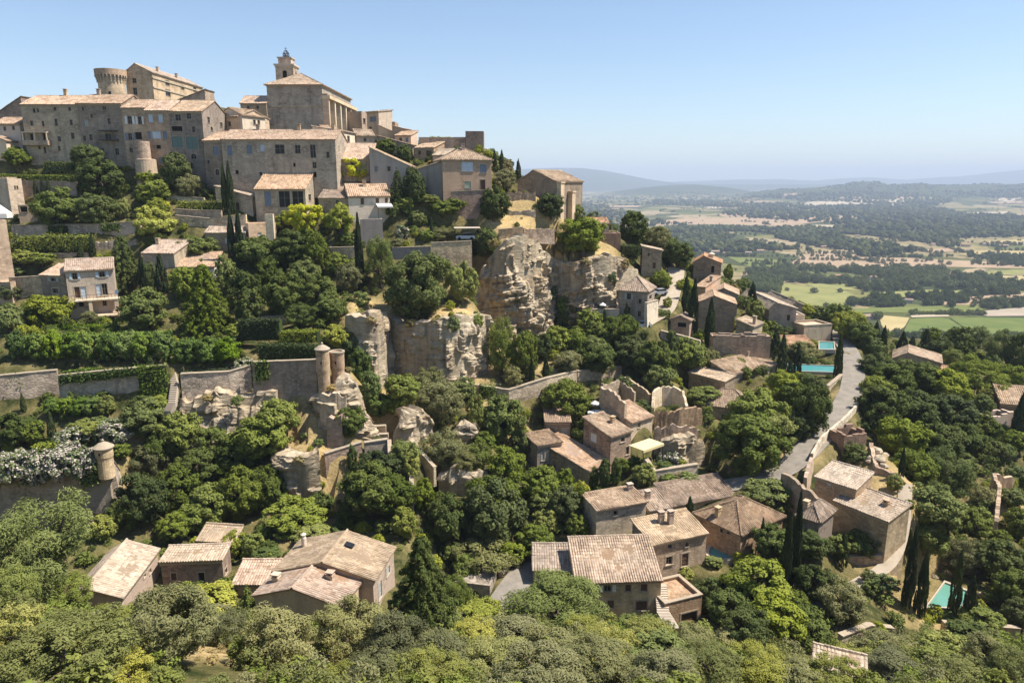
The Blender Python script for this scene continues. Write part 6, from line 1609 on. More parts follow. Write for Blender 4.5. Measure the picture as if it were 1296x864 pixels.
for q_, (x, y, Y, s) in enumerate(sorted(((1196,705,98,.7),(1204,712,97,.6),(1186,712,96,.55),(1246,742,91,.8),(1250,750,90,.7),(1243,756,89,.6)))):
    boulder(x, y, Y, s, ORD[q_ if q_ < 5 else 6] + ' from the left' * (0 < q_ < 5) + ' pale boulder on the bank around the green pool', 'pool boulders')
# ================================================================== the plain, its fields, woods and hamlets, and the hills beyond
ZP = -170.0
def ground_mats():
    g = NT('plain_ground'); tc = g.n('TexCoord').outputs['Object']
    wob = g.n('TexNoise', Vector=tc, Scale=.004, Detail=3.0).outputs['Color']
    wv = g.mix(1.0, tc, g.n('VectorMath', {'operation': 'SCALE'}, i0=wob, Scale=180.).outputs[0], 'ADD')
    vo = g.n('TexVoronoi', Vector=g.n('Mapping', Vector=wv, Scale=(1., .55, 1.)).outputs[0], Scale=.0068, Randomness=1.)
    r = g.n('SeparateColor', Color=vo.outputs['Color']).outputs[0]
    col = g.ramp(r, [(0., (.060, .070, .028)), (.25, (.085, .092, .034)), (.4, (.17, .16, .06)), (.52, (.26, .21, .11)), (.68, (.12, .13, .045)), (.78, (.33, .26, .16)), (.9, (.24, .20, .09))])
    col.node.color_ramp.interpolation = 'CONSTANT'
    n1 = g.n('TexNoise', Vector=tc, Scale=.03, Detail=8.0, Roughness=.7).outputs['Fac']
    col = g.mix(g.ramp(n1, [(.5, 0.), (.6, .8)]), col, (.045, .058, .024))
    gz = g.n('SeparateXYZ', Vector=tc).outputs[2]
    hill = g.n('MapRange', Value=gz, i1=-160., i2=-120.).outputs[0]
    n2 = g.n('TexNoise', Vector=tc, Scale=.004, Detail=6.0, Roughness=.6).outputs['Fac']
    col = g.mix(hill, col, g.ramp(n2, [(.5, (.040, .052, .022)), (.66, (.075, .085, .035)), (.74, (.26, .21, .12))]))
    return g.done(g.bsdf(col, 1.0, spec=.0))
def field_mat(name, c1, c2, rows=0.):
    g = NT(name); tc = g.n('TexCoord').outputs['Object']
    n1 = g.n('TexNoise', Vector=tc, Scale=.02, Detail=7.0, Roughness=.65).outputs['Fac']
    col = g.mix(g.ramp(n1, [(.35, 0.), (.65, 1.)]), c1, c2)
    if rows:
        wv = g.n('TexWave', {'wave_type': 'BANDS', 'bands_direction': 'X'}, Vector=g.n('Mapping', Vector=tc, Rotation=(0, 0, rows)).outputs[0], Scale=.11, Distortion=.3)
        col = g.mix(.35, col, g.ramp(wv.outputs['Fac'], [(.3, .55), (.7, 1.)]), 'MULTIPLY')
    return g.done(g.bsdf(col, 1.0, spec=0.))
MF = {'tan': field_mat('field_stubble', (.29, .21, .135), (.37, .275, .185)), 'pale': field_mat('field_pale', (.36, .30, .21), (.45, .38, .28)), 'green': field_mat('field_vines', (.125, .15, .045), (.19, .205, .07), .6),
      'lime': field_mat('field_meadow', (.175, .185, .065), (.26, .25, .10)), 'vine': field_mat('field_vineyard', (.10, .14, .04), (.165, .19, .06), -.5), 'grey': field_mat('field_fallow', (.30, .25, .19), (.37, .31, .24)), 'ochre': field_mat('field_ochre', (.33, .27, .13), (.42, .34, .17))}
RID = [  # crest line in the view (px, py), distance, half-depth
 ([(640,250),(740,247),(790,241),(825,236.5),(850,234),(880,233.5),(910,236),(940,240),(980,247),(1020,256),(1300,262)], 9300, 1300),
 ([(640,270),(900,262),(935,247),(960,243),(985,240),(1015,238.5),(1045,236.5),(1068,234.5),(1077,230.5),(1112,230.5),(1122,234),(1150,233),(1165,232),(1180,234),(1215,234.5),(1245,233),(1300,233),(1500,232)], 7300, 1500),
 ([(300,225),(620,222),(660,214.5),(690,213),(735,213),(765,216),(790,221),(815,226),(840,229.5),(880,233),(1500,236)], 14500, 2200),
 ([(640,235),(820,232),(870,229.5),(930,227.5),(985,226.5),(1030,228.5),(1060,226),(1100,224.5),(1150,227.5),(1200,224),(1245,219.5),(1300,214),(1420,209),(1600,214)], 19000, 2500)]
def hillh(px, Y):
    h = np.zeros_like(Y)
    for pts, D, wd in RID:
        p = np.array(pts); cy = np.interp(px, p[:, 0], p[:, 1])
        jag = np.vectorize(lambda a, d: mnoise.fractal((a*.03, d*.001, 1.7), 1., 2., 4))(px, np.full_like(px, D)) * 1.1
        v = (CY - (cy - np.abs(jag)*0 + jag*.6)) / F; zc = D * (-SP + v*CP) / (CP + v*SP)
        dd = (Y - D) / wd
        prof = np.where(dd < 0, np.exp(-dd*dd*1.2), np.exp(-dd*dd*.5))
        bump = 1 + .10 * np.sin(px*.05 + Y*.002) * np.where(dd < 0, np.minimum(1, -dd*1.5), 0)
        h = np.maximum(h, np.maximum(0, zc - ZP) * prof * bump)
    return h
pxs = np.concatenate((np.linspace(-1500, 560, 24)[:-1], np.linspace(560, 1400, 280), np.linspace(1400, 3600, 26)[1:])); Ys = np.geomspace(430, 24500, 210)
PX, YY = np.meshgrid(pxs, Ys); XX = (PX - CX) / F * CP * YY
ZZ = ZP + hillh(PX, YY); ZZ[:6] -= np.linspace(14, 0, 6)[:, None]
ii = (np.arange(len(Ys) - 1)[:, None]*len(pxs) + np.arange(len(pxs) - 1)).ravel()
pl = np_mesh('plain', np.stack((XX, YY, ZZ), -1).reshape(-1, 3), [np.stack((ii, ii+1, ii+len(pxs)+1, ii+len(pxs)), 1)], ground_mats(), smooth=True)
tag(link('plain', pl), 'wide farmed plain running out to blue hills', None, None, 'structure')
def pz(px, py, z=ZP): return at_z(px, py, z)
FIELDS = [
 ('tan', [(1001,333),(1012,326),(1031,319),(1070,321),(1114,325),(1160,327),(1199,329),(1296,333),(1300,340),(1240,339),(1175,337),(1100,339),(1022,339)]),
 ('tan', [(1221,376),(1296,371),(1300,383),(1230,386),(1169,386),(1180,381)]),
 ('green', [(920,325),(960,327),(996,330),(1002,335),(1000,339),(970,340),(946,337)]),
 ('lime', [(985,358),(1030,363),(1071,369),(1082,374),(1074,386),(1040,388),(1000,384),(985,372)]),
 ('lime', [(1019,360),(1050,358.5),(1098,361),(1104,366),(1090,368),(1043,366)]),
 ('lime', [(1100,371),(1170,367),(1215,368),(1210,374),(1150,376),(1104,378)]),
 ('green', [(1080,391),(1140,389),(1200,387),(1266,384.5),(1262,390),(1236,394),(1180,396),(1114,396),(1084,396)]),
 ('vine', [(1152,404),(1176,402.5),(1200,403.5),(1219,415),(1210,422),(1193,429),(1150,430),(1141,425)]),
 ('vine', [(1203,403),(1250,402),(1300,403),(1300,432),(1240,432),(1205,428),(1221,415)]),
 ('grey', [(1228,395.5),(1262,392),(1300,389),(1300,400),(1250,400.5)]),
 ('pale', [(1152,399.6),(1178,398.4),(1200,398.6),(1202,400.6),(1154,402)]),
 ('ochre', [(1112,399),(1151,402.5),(1146,412),(1138,421),(1118,420)]),
 ('tan', [(815,281.5),(860,277),(922,275.5),(990,272),(1068,270),(1092,275),(1040,281),(991,286),(900,284),(830,285.5)]),
 ('tan', [(905,271.5),(980,268.5),(1075,267),(1090,269.5),(1000,272),(920,275)]),
 ('pale', [(1010,260.4),(1080,258.6),(1150,258),(1148,261.5),(1090,263),(1014,262.8)]),
 ('pale', [(850,257),(890,254.5),(906,255),(880,259),(856,260)]),
 ('pale', [(1205,269.6),(1275,267.8),(1276,270.4),(1205,272)]), ('pale', [(1262,258),(1300,254),(1300,257.5),(1264,261)]), ('tan', [(1250,272),(1300,270),(1300,276),(1255,275)]),
 ('tan', [(1163,304.5),(1206,302.5),(1208,307),(1170,308)]), ('tan', [(1207,291),(1233,290.6),(1240,296),(1210,297)]), ('pale', [(1122,275),(1152,279),(1150,281.5),(1122,278)]),
 ('ochre', [(1205,319),(1250,317.5),(1300,318),(1300,323.5),(1220,322.5)]), ('ochre', [(1240,306),(1300,303),(1300,308),(1246,310)]), ('tan', [(1150,318),(1200,314),(1230,315.5),(1196,319)]),
 ('green', [(868,285.5),(926,284),(928,287.5),(872,289)]), ('pale', [(985,285.3),(1032,284.6),(1080,285.4),(1080,288),(1034,287.4),(985,288.2)]),
 ('lime', [(1225,345),(1300,341),(1300,347),(1230,350)]), ('ochre', [(1215,351.5),(1300,349.5),(1300,355),(1230,356.5)]), ('pale', [(890,262.5),(918,260.5),(920,263),(894,265)]),
 ('tan', [(1060,317),(1100,316),(1120,318.5),(1080,321)])]
for i, (k, pp) in enumerate(FIELDS):
    P = [pz(*p) for p in pp]
    if min(p[1] for p in P) > 5200: continue
    c = sum(P)/len(P)
    z = [.5 + float(hillh(np.array([proj(p)[0]]), np.array([p[1]]))[0]) for p in P]
    o = link('field', py_mesh('field', [(p[0]-c[0], p[1]-c[1], zz_ + .01*i) for p, zz_ in zip(P, z)], [tuple(range(len(P)))], MF[k]), None, c); tag(o, {'tan':'stubble field','green':'green vine field','lime':'pale green meadow','vine':'striped vineyard','grey':'fallow field','pale':'bleached field','ochre':'ochre field'}[k] + ' on the plain', None, None, 'structure')
# bright fields on the low hill, draped on its slope
HF = [('pale', 1090,258,70,2.4),('tan',1000,247,24,1.6),('pale',1040,257,40,1.6),('tan',1140,252,40,1.6),('tan',1280,257,50,2.5),('lime',1170,252,60,3.2),('tan',1075,251,36,1.8),('pale',1113,259,16,2.6),('tan',960,256,40,1.8),('tan',790,262,50,2.0),('tan',860,256,40,2.0)]
for k, px, py, wpx, hpx in HF:
    ys = np.linspace(2500, 9000, 500); v = (CY - py)/F; zl = ys*(-SP + v*CP)/(CP + v*SP); hl = ZP + hillh(np.full_like(ys, px), ys); w_ = np.where(zl <= hl)[0]
    if not len(w_): continue
    Y0 = ys[w_[0]]; dY = 260 if hl[w_[0]] > ZP + 4 else 420; P = []
    for a in np.linspace(-1, 1, 13): P.append((px + a*wpx/2, Y0 - dY*.5*(1 - a*a)**.5*(.8 + .3*random.random())))
    for a in np.linspace(.93, -.93, 12): P.append((px + a*wpx/2, Y0 + dY*.5*(1 - a*a)**.5*(.8 + .3*random.random())))
    V = [((p - CX)/F*CP*Y, Y, ZP + float(hillh(np.array([p]), np.array([Y]))[0]) + 5) for p, Y in P]; c = np.mean(V, 0)
    tag(link('field', py_mesh('field', [tuple(np.array(q) - c) for q in V], [tuple(range(len(V)))], MF[k]), None, c), 'bright field on the far low hill', None, None, 'structure')

# woods: one mass of lumpy crowns per wood
def blob(rng):
    m = bpy.data.meshes.new('t'); import bmesh
    b = bmesh.new(); bmesh.ops.create_icosphere(b, subdivisions=1, radius=.5); v = np.array([x.co[:] for x in b.verts]); f = np.array([[x.index for x in q.verts] for q in b.faces]); b.free(); bpy.data.meshes.remove(m)
    v *= (1 + rng.normal(size=(len(v), 1))*.2); v[:, 2] = v[:, 2]*.9 + .38; return v, f
BL = [blob(np.random.default_rng(i)) for i in range(8)]
def g_wood():
    g = NT('distant_foliage'); a = g.n('Attribute', {'attribute_name': 'lv'}).outputs['Fac']; tc = g.n('TexCoord').outputs['Object']
    n = g.n('TexNoise', Vector=tc, Scale=.35, Detail=4.).outputs['Fac']
    col = g.ramp(a, [(0., (.024, .034, .012)), (.5, (.050, .062, .020)), (1., (.125, .13, .045))]); col = g.mix(.6, col, g.ramp(n, [(.35, .35), (.65, 1.)]), 'MULTIPLY')
    return g.done(g.bsdf(col, 1., g.n('Bump', Height=n, Strength=1., Distance=2.).outputs[0], spec=0.))
MW = g_wood()
def inpoly(x, y, P):
    ins = False; k = len(P) - 1
    for q in range(len(P)):
        if (P[q][1] > y) != (P[k][1] > y) and x < (P[k][0]-P[q][0])*(y-P[q][1])/(P[k][1]-P[q][1]) + P[q][0]: ins = not ins
        k = q
    return ins
def wood(label, pts, smin, smax, tall=1.):
    VV, FF, TT = [], [], []; off = 0; rng = np.random.default_rng(len(pts))
    for x, y, z in pts:
        v, f = BL[rng.integers(8)]; s = smin + (smax - smin)*rng.random()**1.6; P = v*np.array((s, s, s*tall*(.8 + .5*rng.random()))) + np.array((x, y, z)); VV.append(P); FF.append(f + off); off += len(v)
        TT.append(np.full(len(f), np.clip(rng.normal(.45, .32), 0, 1)))
    if not VV: return
    o = link('distant_wood', np_mesh('distant_wood', np.concatenate(VV), [np.concatenate(FF)], MW, {'lv': np.concatenate(TT)}, smooth=True)); tag(o, label, None, None, 'stuff')
def leafwood(label, pts, smin, smax):
    rr = random.Random(len(pts)); P = []
    for x, y, z in pts:
        s = smin + (smax - smin) * rr.random() ** 1.4; P.append((x, y, z - .3, s * rr.uniform(.8, 1.25), s * rr.uniform(.75, 1.3)))
    make_stuff('distant_wood', 'o', P, 120, label)
def pts_in(pp, n, gaps=.0, sc=.004, seed=0):
    P = [pz(*p)[:2] for p in pp]; xs = [p[0] for p in P]; ys = [p[1] for p in P]; out_ = []; t = 0; rr = random.Random(seed + len(pp)*n)
    while len(out_) < n and t < n*8:
        t += 1; x, y = rr.uniform(min(xs), max(xs)), rr.uniform(min(ys), max(ys))
        if not inpoly(x, y, P): continue
        if gaps and mnoise.noise((x*sc, y*sc*.6, seed)) < gaps - .5: continue
        out_.append((x, y, ZP + float(hillh(np.array([proj((x, y, ZP))[0]]), np.array([y]))[0])))
    return out_
wood('dense dark wood across the middle of the plain', pts_in([(845,289),(920,288.5),(985,289),(1100,287),(1172,287),(1212,300),(1214,312),(1150,320),(1100,326),(1040,318),(1000,316),(940,320),(840,320),(830,305)], 4300, .36, .006, 1), 8, 19)
wood('wooded belt at the right of the plain', pts_in([(1090,262),(1160,262),(1300,276),(1300,300),(1240,302),(1210,301),(1180,290),(1100,280)], 2500, .42, .003, 2), 9, 22)
leafwood('tree-lined hamlet belt between field and meadow', pts_in([(945,342),(1000,342),(1080,341),(1200,341),(1225,350),(1300,358),(1300,368),(1220,366),(1150,368),(1098,369),(1060,360),(1000,357),(950,354)], 900, .42, .012, 3), 7, 15)
leafwood('clumped trees round the farms beyond the vineyard', pts_in([(1074,374),(1100,377),(1160,377),(1215,374),(1300,366),(1300,372),(1220,376),(1226,384),(1190,387),(1120,389),(1072,386)], 330, .45, .02, 4), 6, 13)
wood('scattered woods on the far plain', pts_in([(760,290),(845,286),(1300,300),(1300,255),(740,255),(730,275)], 3400, .5, .0016, 5), 12, 30)
leafwood('hedges and trees on the lower edge of the plain', pts_in([(940,346),(990,350),(985,390),(1040,392),(1080,396),(1112,402),(1120,424),(1060,420),(1000,400),(940,380)], 420, .4, .012, 6), 5, 12)
leafwood('line of trees along the pale strip', [(*pz(1152 + i*5.2 + random.random()*2, 398.3)[:2], ZP) for i in range(19)], 6, 9)
leafwood('dark trees edging the right of the plain', pts_in([(1225,325),(1300,325),(1300,340),(1230,333)], 120, .3, .01, 7) + pts_in([(1195,388),(1300,376),(1300,390),(1260,392)], 50, .3, .02, 8) + pts_in([(1090,434),(1300,438),(1300,431),(1120,429)], 120, .2, .02, 9), 7, 14)
rr = random.Random(77); HEDGE = []
for _ in range(110):
    x0, y0 = rr.uniform(830, 1320), 262 + 92 * rr.random() ** 1.3
    p = pz(x0, y0); ang = rr.choice((.05, -.1, .12, 1.3, 1.6)) + rr.uniform(-.12, .12); n = rr.randint(8, 34); st = rr.uniform(6, 11)
    if x0 < 940 and y0 > 330: continue
    for i in range(n):
        if rr.random() < .22: continue
        x, y = p[0] + math.cos(ang) * st * i + rr.gauss(0, 1.5), p[1] + math.sin(ang) * st * i + rr.gauss(0, 1.5); HEDGE.append((x, y, ZP + float(hillh(np.array([proj((x, y, ZP))[0]]), np.array([y]))[0])))
for _ in range(230):
    p = pz(rr.uniform(860, 1310), 264 + 120 * rr.random() ** 1.3); HEDGE.append((p[0], p[1], ZP + float(hillh(np.array([proj(p)[0]]), np.array([p[1]]))[0])))
leafwood('hedgerows and lone trees dividing the fields of the plain', HEDGE, 4.5, 11)
wood('woods on the far low hills', [((p - CX)/F*CP*Y, Y, ZP + float(hillh(np.array([p]), np.array([Y]))[0])) for p, Y in ((random.uniform(700, 1320), random.uniform(5200, 8200)) for _ in range(2600)) if mnoise.noise((p*.02, Y*.0011, 4)) > -.1], 12, 30, .5)

# far farmhouses and hamlets: walls, roof and windows each
def far_house(px, py, wpx, hpx, white=False, label=''):
    p = pz(px, py); s = np.linalg.norm(p)/F; L = wpx*s/2; H_ = hpx*s*.72; d = L*.55
    o = bpy.data.objects.new('far_farmhouse', None); COL.objects.link(o); o.location = tuple(p); o.rotation_euler = (0, 0, random.uniform(-.5, .5))
    tag(o, label, 'house', 'far farmhouses on the plain')
    m = MB(); m.box(-L, L, -d, d, -2, H_); m.quad((-L, -d, H_), (-L, d, H_), (-L, 0, H_*1.4)); m.quad((L, d, H_), (L, -d, H_), (L, 0, H_*1.4)); m.build('wall', M['white'] if white else M['cream'], o)
    m = MB(); e = L*.06
    for sg in (-1, 1):
        q = [(-L - e, sg*(d + e), H_*.97), (L + e, sg*(d + e), H_*.97), (L + e, 0, H_*1.42), (-L - e, 0, H_*1.42)]; m.quad(*q); m.quad(*[(a_, b_, c_ + .25) for a_, b_, c_ in q]); m.quad(q[0], q[1], (q[1][0], q[1][1], q[1][2] + .25), (q[0][0], q[0][1], q[0][2] + .25))
    m.build('roof', M['t_pink'], o)
    for i in range(3):
        x = -L*.6 + i*L*.6; m = MB(); m.box(x - L*.09, x + L*.09, -d - .06, -d + .1, H_*.35, H_*.7); m.build('window', M['hole'], o)
random.seed(21)
FARH = [(905,321,9,4),(918,323,7,4),(932,319,8,4),(947,322,7,3.6),(962,320,8,4),(880,317,7,3.4),(1060,352,8,4.4),(1083,356,7,4),(1104,354,9,4.4),(1128,359,8,4),(1160,352,9,4),(1185,357,9,4.4),(1172,349,7,3.6),(1210,361,8,4),(1236,358,8,4),(1118,380,10,5),(1150,383,8,4.6),(1098,384,8,4.4),(1042,314,6,3),(1200,309,7,3),(1222,312,8,3.2),(1248,311,7,3),(1180,311,6,3),(1270,313,8,3),(1245,364,9,4.2),(1280,362,8,4),(990,353,7,4),(1012,350,6,3.4),(1240,347,8,3.6),(985,299,5,2.6),(1085,300,5,2.4),(1098,403,18,5)]
def cluster(x, y):
    if x < 970 and y < 326: return 'in the hamlet at the left of the plain'
    if y < 316 and x > 1170: return 'along the far right woods'
    if y < 316: return 'far out beyond the dark wood'
    if y < 370: return 'in the tree-lined hamlet belt'
    return 'among the farms by the vineyards'
WORDS = 'first second third fourth fifth sixth seventh eighth ninth tenth eleventh twelfth thirteenth fourteenth fifteenth sixteenth'.split(); CNT = {}
for x, y, w_, h_ in sorted(FARH):
    c = cluster(x, y); CNT[c] = CNT.get(c, 0) + 1
    far_house(x, y, w_, h_, random.random() < .5, f'small pale farmhouse, {WORDS[CNT[c]-1]} from the left {c}')

# the air between here and the hills
m = MB(); m.box(-30000, 42000, -75, 24900, -196, 430)
hz_o = m.build('haze', None) if False else None
g = bpy.data.materials.new('valley_air'); g.use_nodes = True; t = g.node_tree; t.nodes.clear(); mo = t.nodes.new('ShaderNodeOutputMaterial'); pv = t.nodes.new('ShaderNodeVolumePrincipled')
pv.inputs['Color'].default_value = (.70, .82, 1.0, 1); pv.inputs['Density'].default_value = 1.0e-4; pv.inputs['Anisotropy'].default_value = 0.0
t.links.new(pv.outputs[0], mo.inputs['Volume'])
hz_o = link('haze', py_mesh('haze', m.v, m.f, g)); tag(hz_o, 'pale summer haze over the valley', None, None, 'stuff')
# ================================================================== trees and shrubs, each by its place and spread in the view
random.seed(11)
PLANTS = '''
g 24 203 32 32;g 112 203 40 26;o 128 228 60 48;o 222 218 36 46;v 241 237 34 30;o 262 244 14 14;g 189 226 30 18;g 193 247 38 24
g 71 268 54 38;g 120 270 50 36;l 156 265 18 26;l 200 263 26 20;y 209 262 14 12;c 284 242 8 58;c 291 240 9 62;c 45 242 5 30;c 54 242 5 30;c 62 242 5 28
y 197 290 50 32;b 23 344 22 14;c 101 319 6 26;c 117 316 7 34;k 156 332 54 78;c 180 350 9 56;c 204 350 13 50;g 190 354 18 44
g 180 392 56 48;K 259 376 72 96;g 232 360 34 46;c 293 306 10 70;c 303 306 10 74;l 62 396 52 36;g 44 392 30 36;g 10 404 38 36;v 112 402 22 20;g 250 314 48 28
l 30 330 36 16;g 54 330 34 16;l 95 350 14 12;o 14 372 26 20;g 30 400 20 26
y 340 268 26 20;y 360 281 26 24;y 384 276 44 42;y 430 279 42 38;y 449 219 44 30;l 479 220 26 28;k 503 236 26 46;o 525 235 30 48;l 545 257 26 16
o 370 314 54 44;o 398 320 34 52;g 440 306 20 24;c 454 320 10 88;c 361 326 8 36;g 327 320 52 46;o 360 374 54 58;o 405 372 52 48;o 310 366 38 46;v 441 352 36 38;p 481 332 36 68;o 525 366 86 92;o 314 390 36 50;g 285 350 26 50;o 340 348 34 40;g 385 345 40 36;g 425 335 30 30;o 275 400 34 36;g 300 420 30 22;o 380 402 40 30;g 420 392 38 30;b 455 378 24 20
l 584 360 42 50;g 560 345 30 26;o 617 308 38 44;o 625 258 40 42;o 697 270 36 24;b 690 246 46 20;g 298 676 26 26;g 312 690 26 24;v 638 230 32 26;c 626 203 5 22;c 635 205 6 26;c 656 218 7 28;n 641 211 15 18;o 600 322 22 20
g 738 306 60 46;n 694 297 28 18;v 712 312 22 18;g 729 270 22 26;o 801 288 38 38;v 834 300 36 32;g 858 322 42 34;o 800 318 30 15;g 838 356 28 20;l 868 364 26 20;l 845 384 12 16
l 556 187 42 16;v 551 196 24 12;n 547 206 12 7;g 560 273 40 14;w 508 294 18 20;g 528 279 22 16;v 562 298 44 22;c 546 290 4 26;c 519 276 5 32;b 540 297 22 12;v 505 310 24 14;g 577 262 28 16;g 512 262 22 16;g 497 268 18 22
o 490 190 24 16;o 512 196 18 24;g 485 182 16 12
g 184 540 54 50;g 228 550 54 56;o 206 570 54 48;g 152 572 26 24;v 190 594 54 40;o 176 515 30 26;g 200 520 36 30;w 308 464 26 24
o 18 543 52 42;g 40 547 32 34;c 29 512 6 28;c 65 544 9 46;c 102 557 6 24;c 121 557 8 26;c 23 562 6 20;w 94 552 40 28;w 145 546 42 32;w 20 587 46 34;w 52 584 36 32;w 83 580 48 34;w 114 577 28 26;b 70 560 40 12;b 125 535 30 16;l 112 545 40 16
g 350 530 56 50;g 330 566 70 72;o 300 582 54 54;g 270 560 40 40;o 250 590 50 44;l 425 428 34 34;i 444 440 28 36;i 456 464 30 44;i 468 492 32 48;i 480 515 34 34;g 443 536 40 42;n 440 470 14 12;b 404 560 14 10;b 385 552 14 10
g 509 499 50 38;v 543 486 46 32;v 560 512 62 46;g 588 495 34 30;v 565 568 58 54;l 602 527 26 54;v 585 590 40 30;i 446 585 13 44;g 513 577 42 40;o 480 594 56 44;o 455 620 40 50;o 495 630 60 56;g 500 520 30 20;l 520 590 26 40;g 535 625 30 40
g 634 532 60 62;o 715 513 64 46;o 755 456 50 40;v 718 460 36 26;v 648 476 28 28;p 634 440 44 74;o 664 448 34 62;c 673 472 7 36;c 691 467 8 36;c 714 441 5 24;c 738 440 5 24;g 705 430 34 34;g 730 432 34 32;o 755 425 36 34;o 685 440 30 34;g 660 415 26 40
o 800 447 48 38;o 831 457 54 48;g 875 453 38 36;g 834 480 42 30;o 780 420 50 36;o 815 460 40 36;g 870 448 42 36;v 898 453 26 24;g 852 449 15 44;g 885 426 16 15;g 760 400 14 10;g 850 426 12 18;c 757 396 5 24;c 765 401 6 18;c 793 395 6 22;c 804 402 5 16;g 755 445 40 30;o 720 410 40 30;g 745 407 34 26
g 641 592 50 54;g 682 612 54 44;g 713 612 28 42;l 736 626 22 36;o 622 632 66 50;w 848 582 32 26;l 816 602 32 24;i 765 602 16 42;i 780 598 14 36;i 752 606 14 30;b 846 606 24 14;b 870 604 26 14;b 840 590 20 12;n 858 600 20 10;g 790 590 20 24;o 660 560 34 34;g 690 640 36 34;o 600 580 40 40;g 615 560 30 24
c 868 378 11 54;c 878 392 12 70;c 899 412 12 62;c 952 375 11 32;c 990 453 12 54;l 957 359 22 14;l 956 394 24 28;v 1018 444 44 26;c 1010 456 9 38;c 982 434 12 28;g 975 412 16 12;l 966 414 14 14;c 905 343 5 16;g 922 345 12 22;n 930 366 16 14;g 940 362 22 16;c 1000 466 8 20;c 1062 452 9 54;c 1050 418 6 24
g 958 527 76 60;g 953 562 86 68;l 985 545 50 44;o 1028 517 50 70;g 994 489 42 36;g 890 502 42 24;g 1005 500 34 30;o 1010 540 36 36;o 1035 490 26 30;g 1060 400 36 34;l 1075 412 40 36;g 1090 425 40 30;l 1050 392 30 22;g 1035 398 24 18;l 1020 394 20 14;g 1105 440 30 26
c 1108 430 11 42;c 1118 434 10 38;c 1142 437 12 32;c 1154 440 10 26;k 1172 430 20 34;o 1213 434 38 38;p 1240 428 34 26;p 1268 440 44 44;o 1290 450 30 54;u 1234 480 72 66;o 1190 440 30 26;p 1204 452 26 22;g 1180 428 24 24
o 1108 468 44 30;o 1130 484 56 44;o 1165 478 50 40;g 1195 492 56 44;o 1118 515 64 54;o 1160 520 62 52;o 1205 525 62 50;g 1143 555 62 52;o 1185 562 66 56;o 1226 562 56 44;g 1110 495 40 30;g 1158 592 50 40;o 1245 545 40 40;g 1240 515 36 36;l 1232 500 40 16;g 1275 480 40 36;c 1291 527 13 54;g 1272 506 24 20;g 1285 560 34 30;g 1260 575 40 26
p 1199 606 80 58;g 1178 655 76 52;g 1170 684 56 40;g 1235 663 40 38;o 1265 685 28 26;v 1243 632 34 24;o 1290 662 38 38;v 1221 708 54 36;o 1266 712 64 58;n 1220 684 24 16;g 1285 745 50 50;o 1288 775 40 40;g 1240 782 50 22;l 1195 820 60 30;g 1225 805 56 28;b 1290 600 30 20;g 1215 590 40 30;g 1280 630 30 24;l 1133 610 22 20;g 1150 640 16 14
c 1153 722 12 112;c 1168 741 13 88;c 1211 741 12 88;c 1228 760 14 64;c 1067 698 13 48;c 1142 588 7 40;c 996 705 13 116;c 1008 690 12 130;c 964 683 8 52;c 923 690 9 34;c 873 643 10 28;c 1150 690 10 40
b 1120 738 32 22;b 1104 742 24 18;g 1026 692 46 40;g 1058 690 30 30;g 1090 692 40 30;g 955 745 84 76;g 976 686 48 42;y 891 663 20 12;l 868 727 20 18;g 970 628 64 38;o 1030 738 50 50;v 1070 764 64 46;g 925 772 60 44;g 985 788 74 54;g 900 750 40 40;o 1000 770 50 50;b 1185 778 20 12;b 1205 782 24 12;p 1100 730 20 20;g 1020 800 60 40;g 905 712 24 14;l 935 706 20 16;o 945 800 60 40
k 534 736 96 142;o 622 652 84 88;o 565 660 60 66;g 673 684 50 42;v 620 702 80 46;o 715 642 44 54;g 738 642 20 54;g 682 620 48 36;p 707 766 130 66;l 605 777 56 26;l 512 663 34 44;p 578 752 40 50;g 590 720 40 40;g 650 700 34 30;g 575 700 30 30;g 700 700 24 20;o 730 668 30 34;l 690 660 36 30
o 182 632 60 72;o 226 622 62 66;g 263 637 58 58;o 305 625 60 66;g 250 660 50 34;o 330 620 50 60;g 290 600 40 40;o 160 650 40 50;g 375 652 74 38;o 470 622 76 68;g 345 622 36 34;g 405 640 36 34;i 300 690 26 26;b 360 672 30 14;l 395 680 50 14;b 430 668 30 16;b 340 700 40 16;o 440 650 30 30;g 220 672 40 30;l 130 668 30 34
p 52 692 136 136;v 211 797 118 102;p 88 752 56 44;K 313 762 32 50;l 268 772 70 16;v 356 810 100 86;v 442 806 92 64;g 392 762 34 22;v 500 822 90 60;f 80 830 160 96;f 20 800 80 70;f 160 850 70 40;p 20 745 60 60;g 228 768 40 16;v 290 800 50 40;v 560 832 90 52;f 630 840 100 50;v 700 828 100 50;f 770 818 90 46;g 840 830 80 40;f 900 846 90 40;f 600 806 70 30;v 660 806 80 36;v 760 845 100 40;f 960 850 90 36;v 1010 858 80 30;f 820 800 60 30;v 880 812 60 30;v 1130 850 90 40;v 1080 836 50 26;l 1190 836 60 36;v 1250 832 60 40;f 1280 856 70 44;v 1150 822 50 26;f 540 858 90 30;v 690 862 110 30;v 840 862 100 30;f 1220 862 80 24;v 470 852 70 40;f 1060 868 80 24;f 1078 852 84 26;n 1255 826 30 36;p 600 760 24 20;f 740 800 60 26;g 560 790 50 30;v 930 812 50 26;g 800 790 40 20;b 350 772 50 20;v 270 782 50 30;f 128 795 70 26;v 186 770 40 30;g 240 758 26 18;l 300 690 36 24;g 322 690 30 30;g 335 676 30 26;f 420 862 60 20;n 268 836 16 14;l 1110 800 24 20;v 1110 815 60 30
'''
for line in PLANTS.strip().replace('\n', ';').split(';'):
    k, cx, cy, w_, h_ = line.split(); plant(k, float(cx), float(cy), float(w_), float(h_))
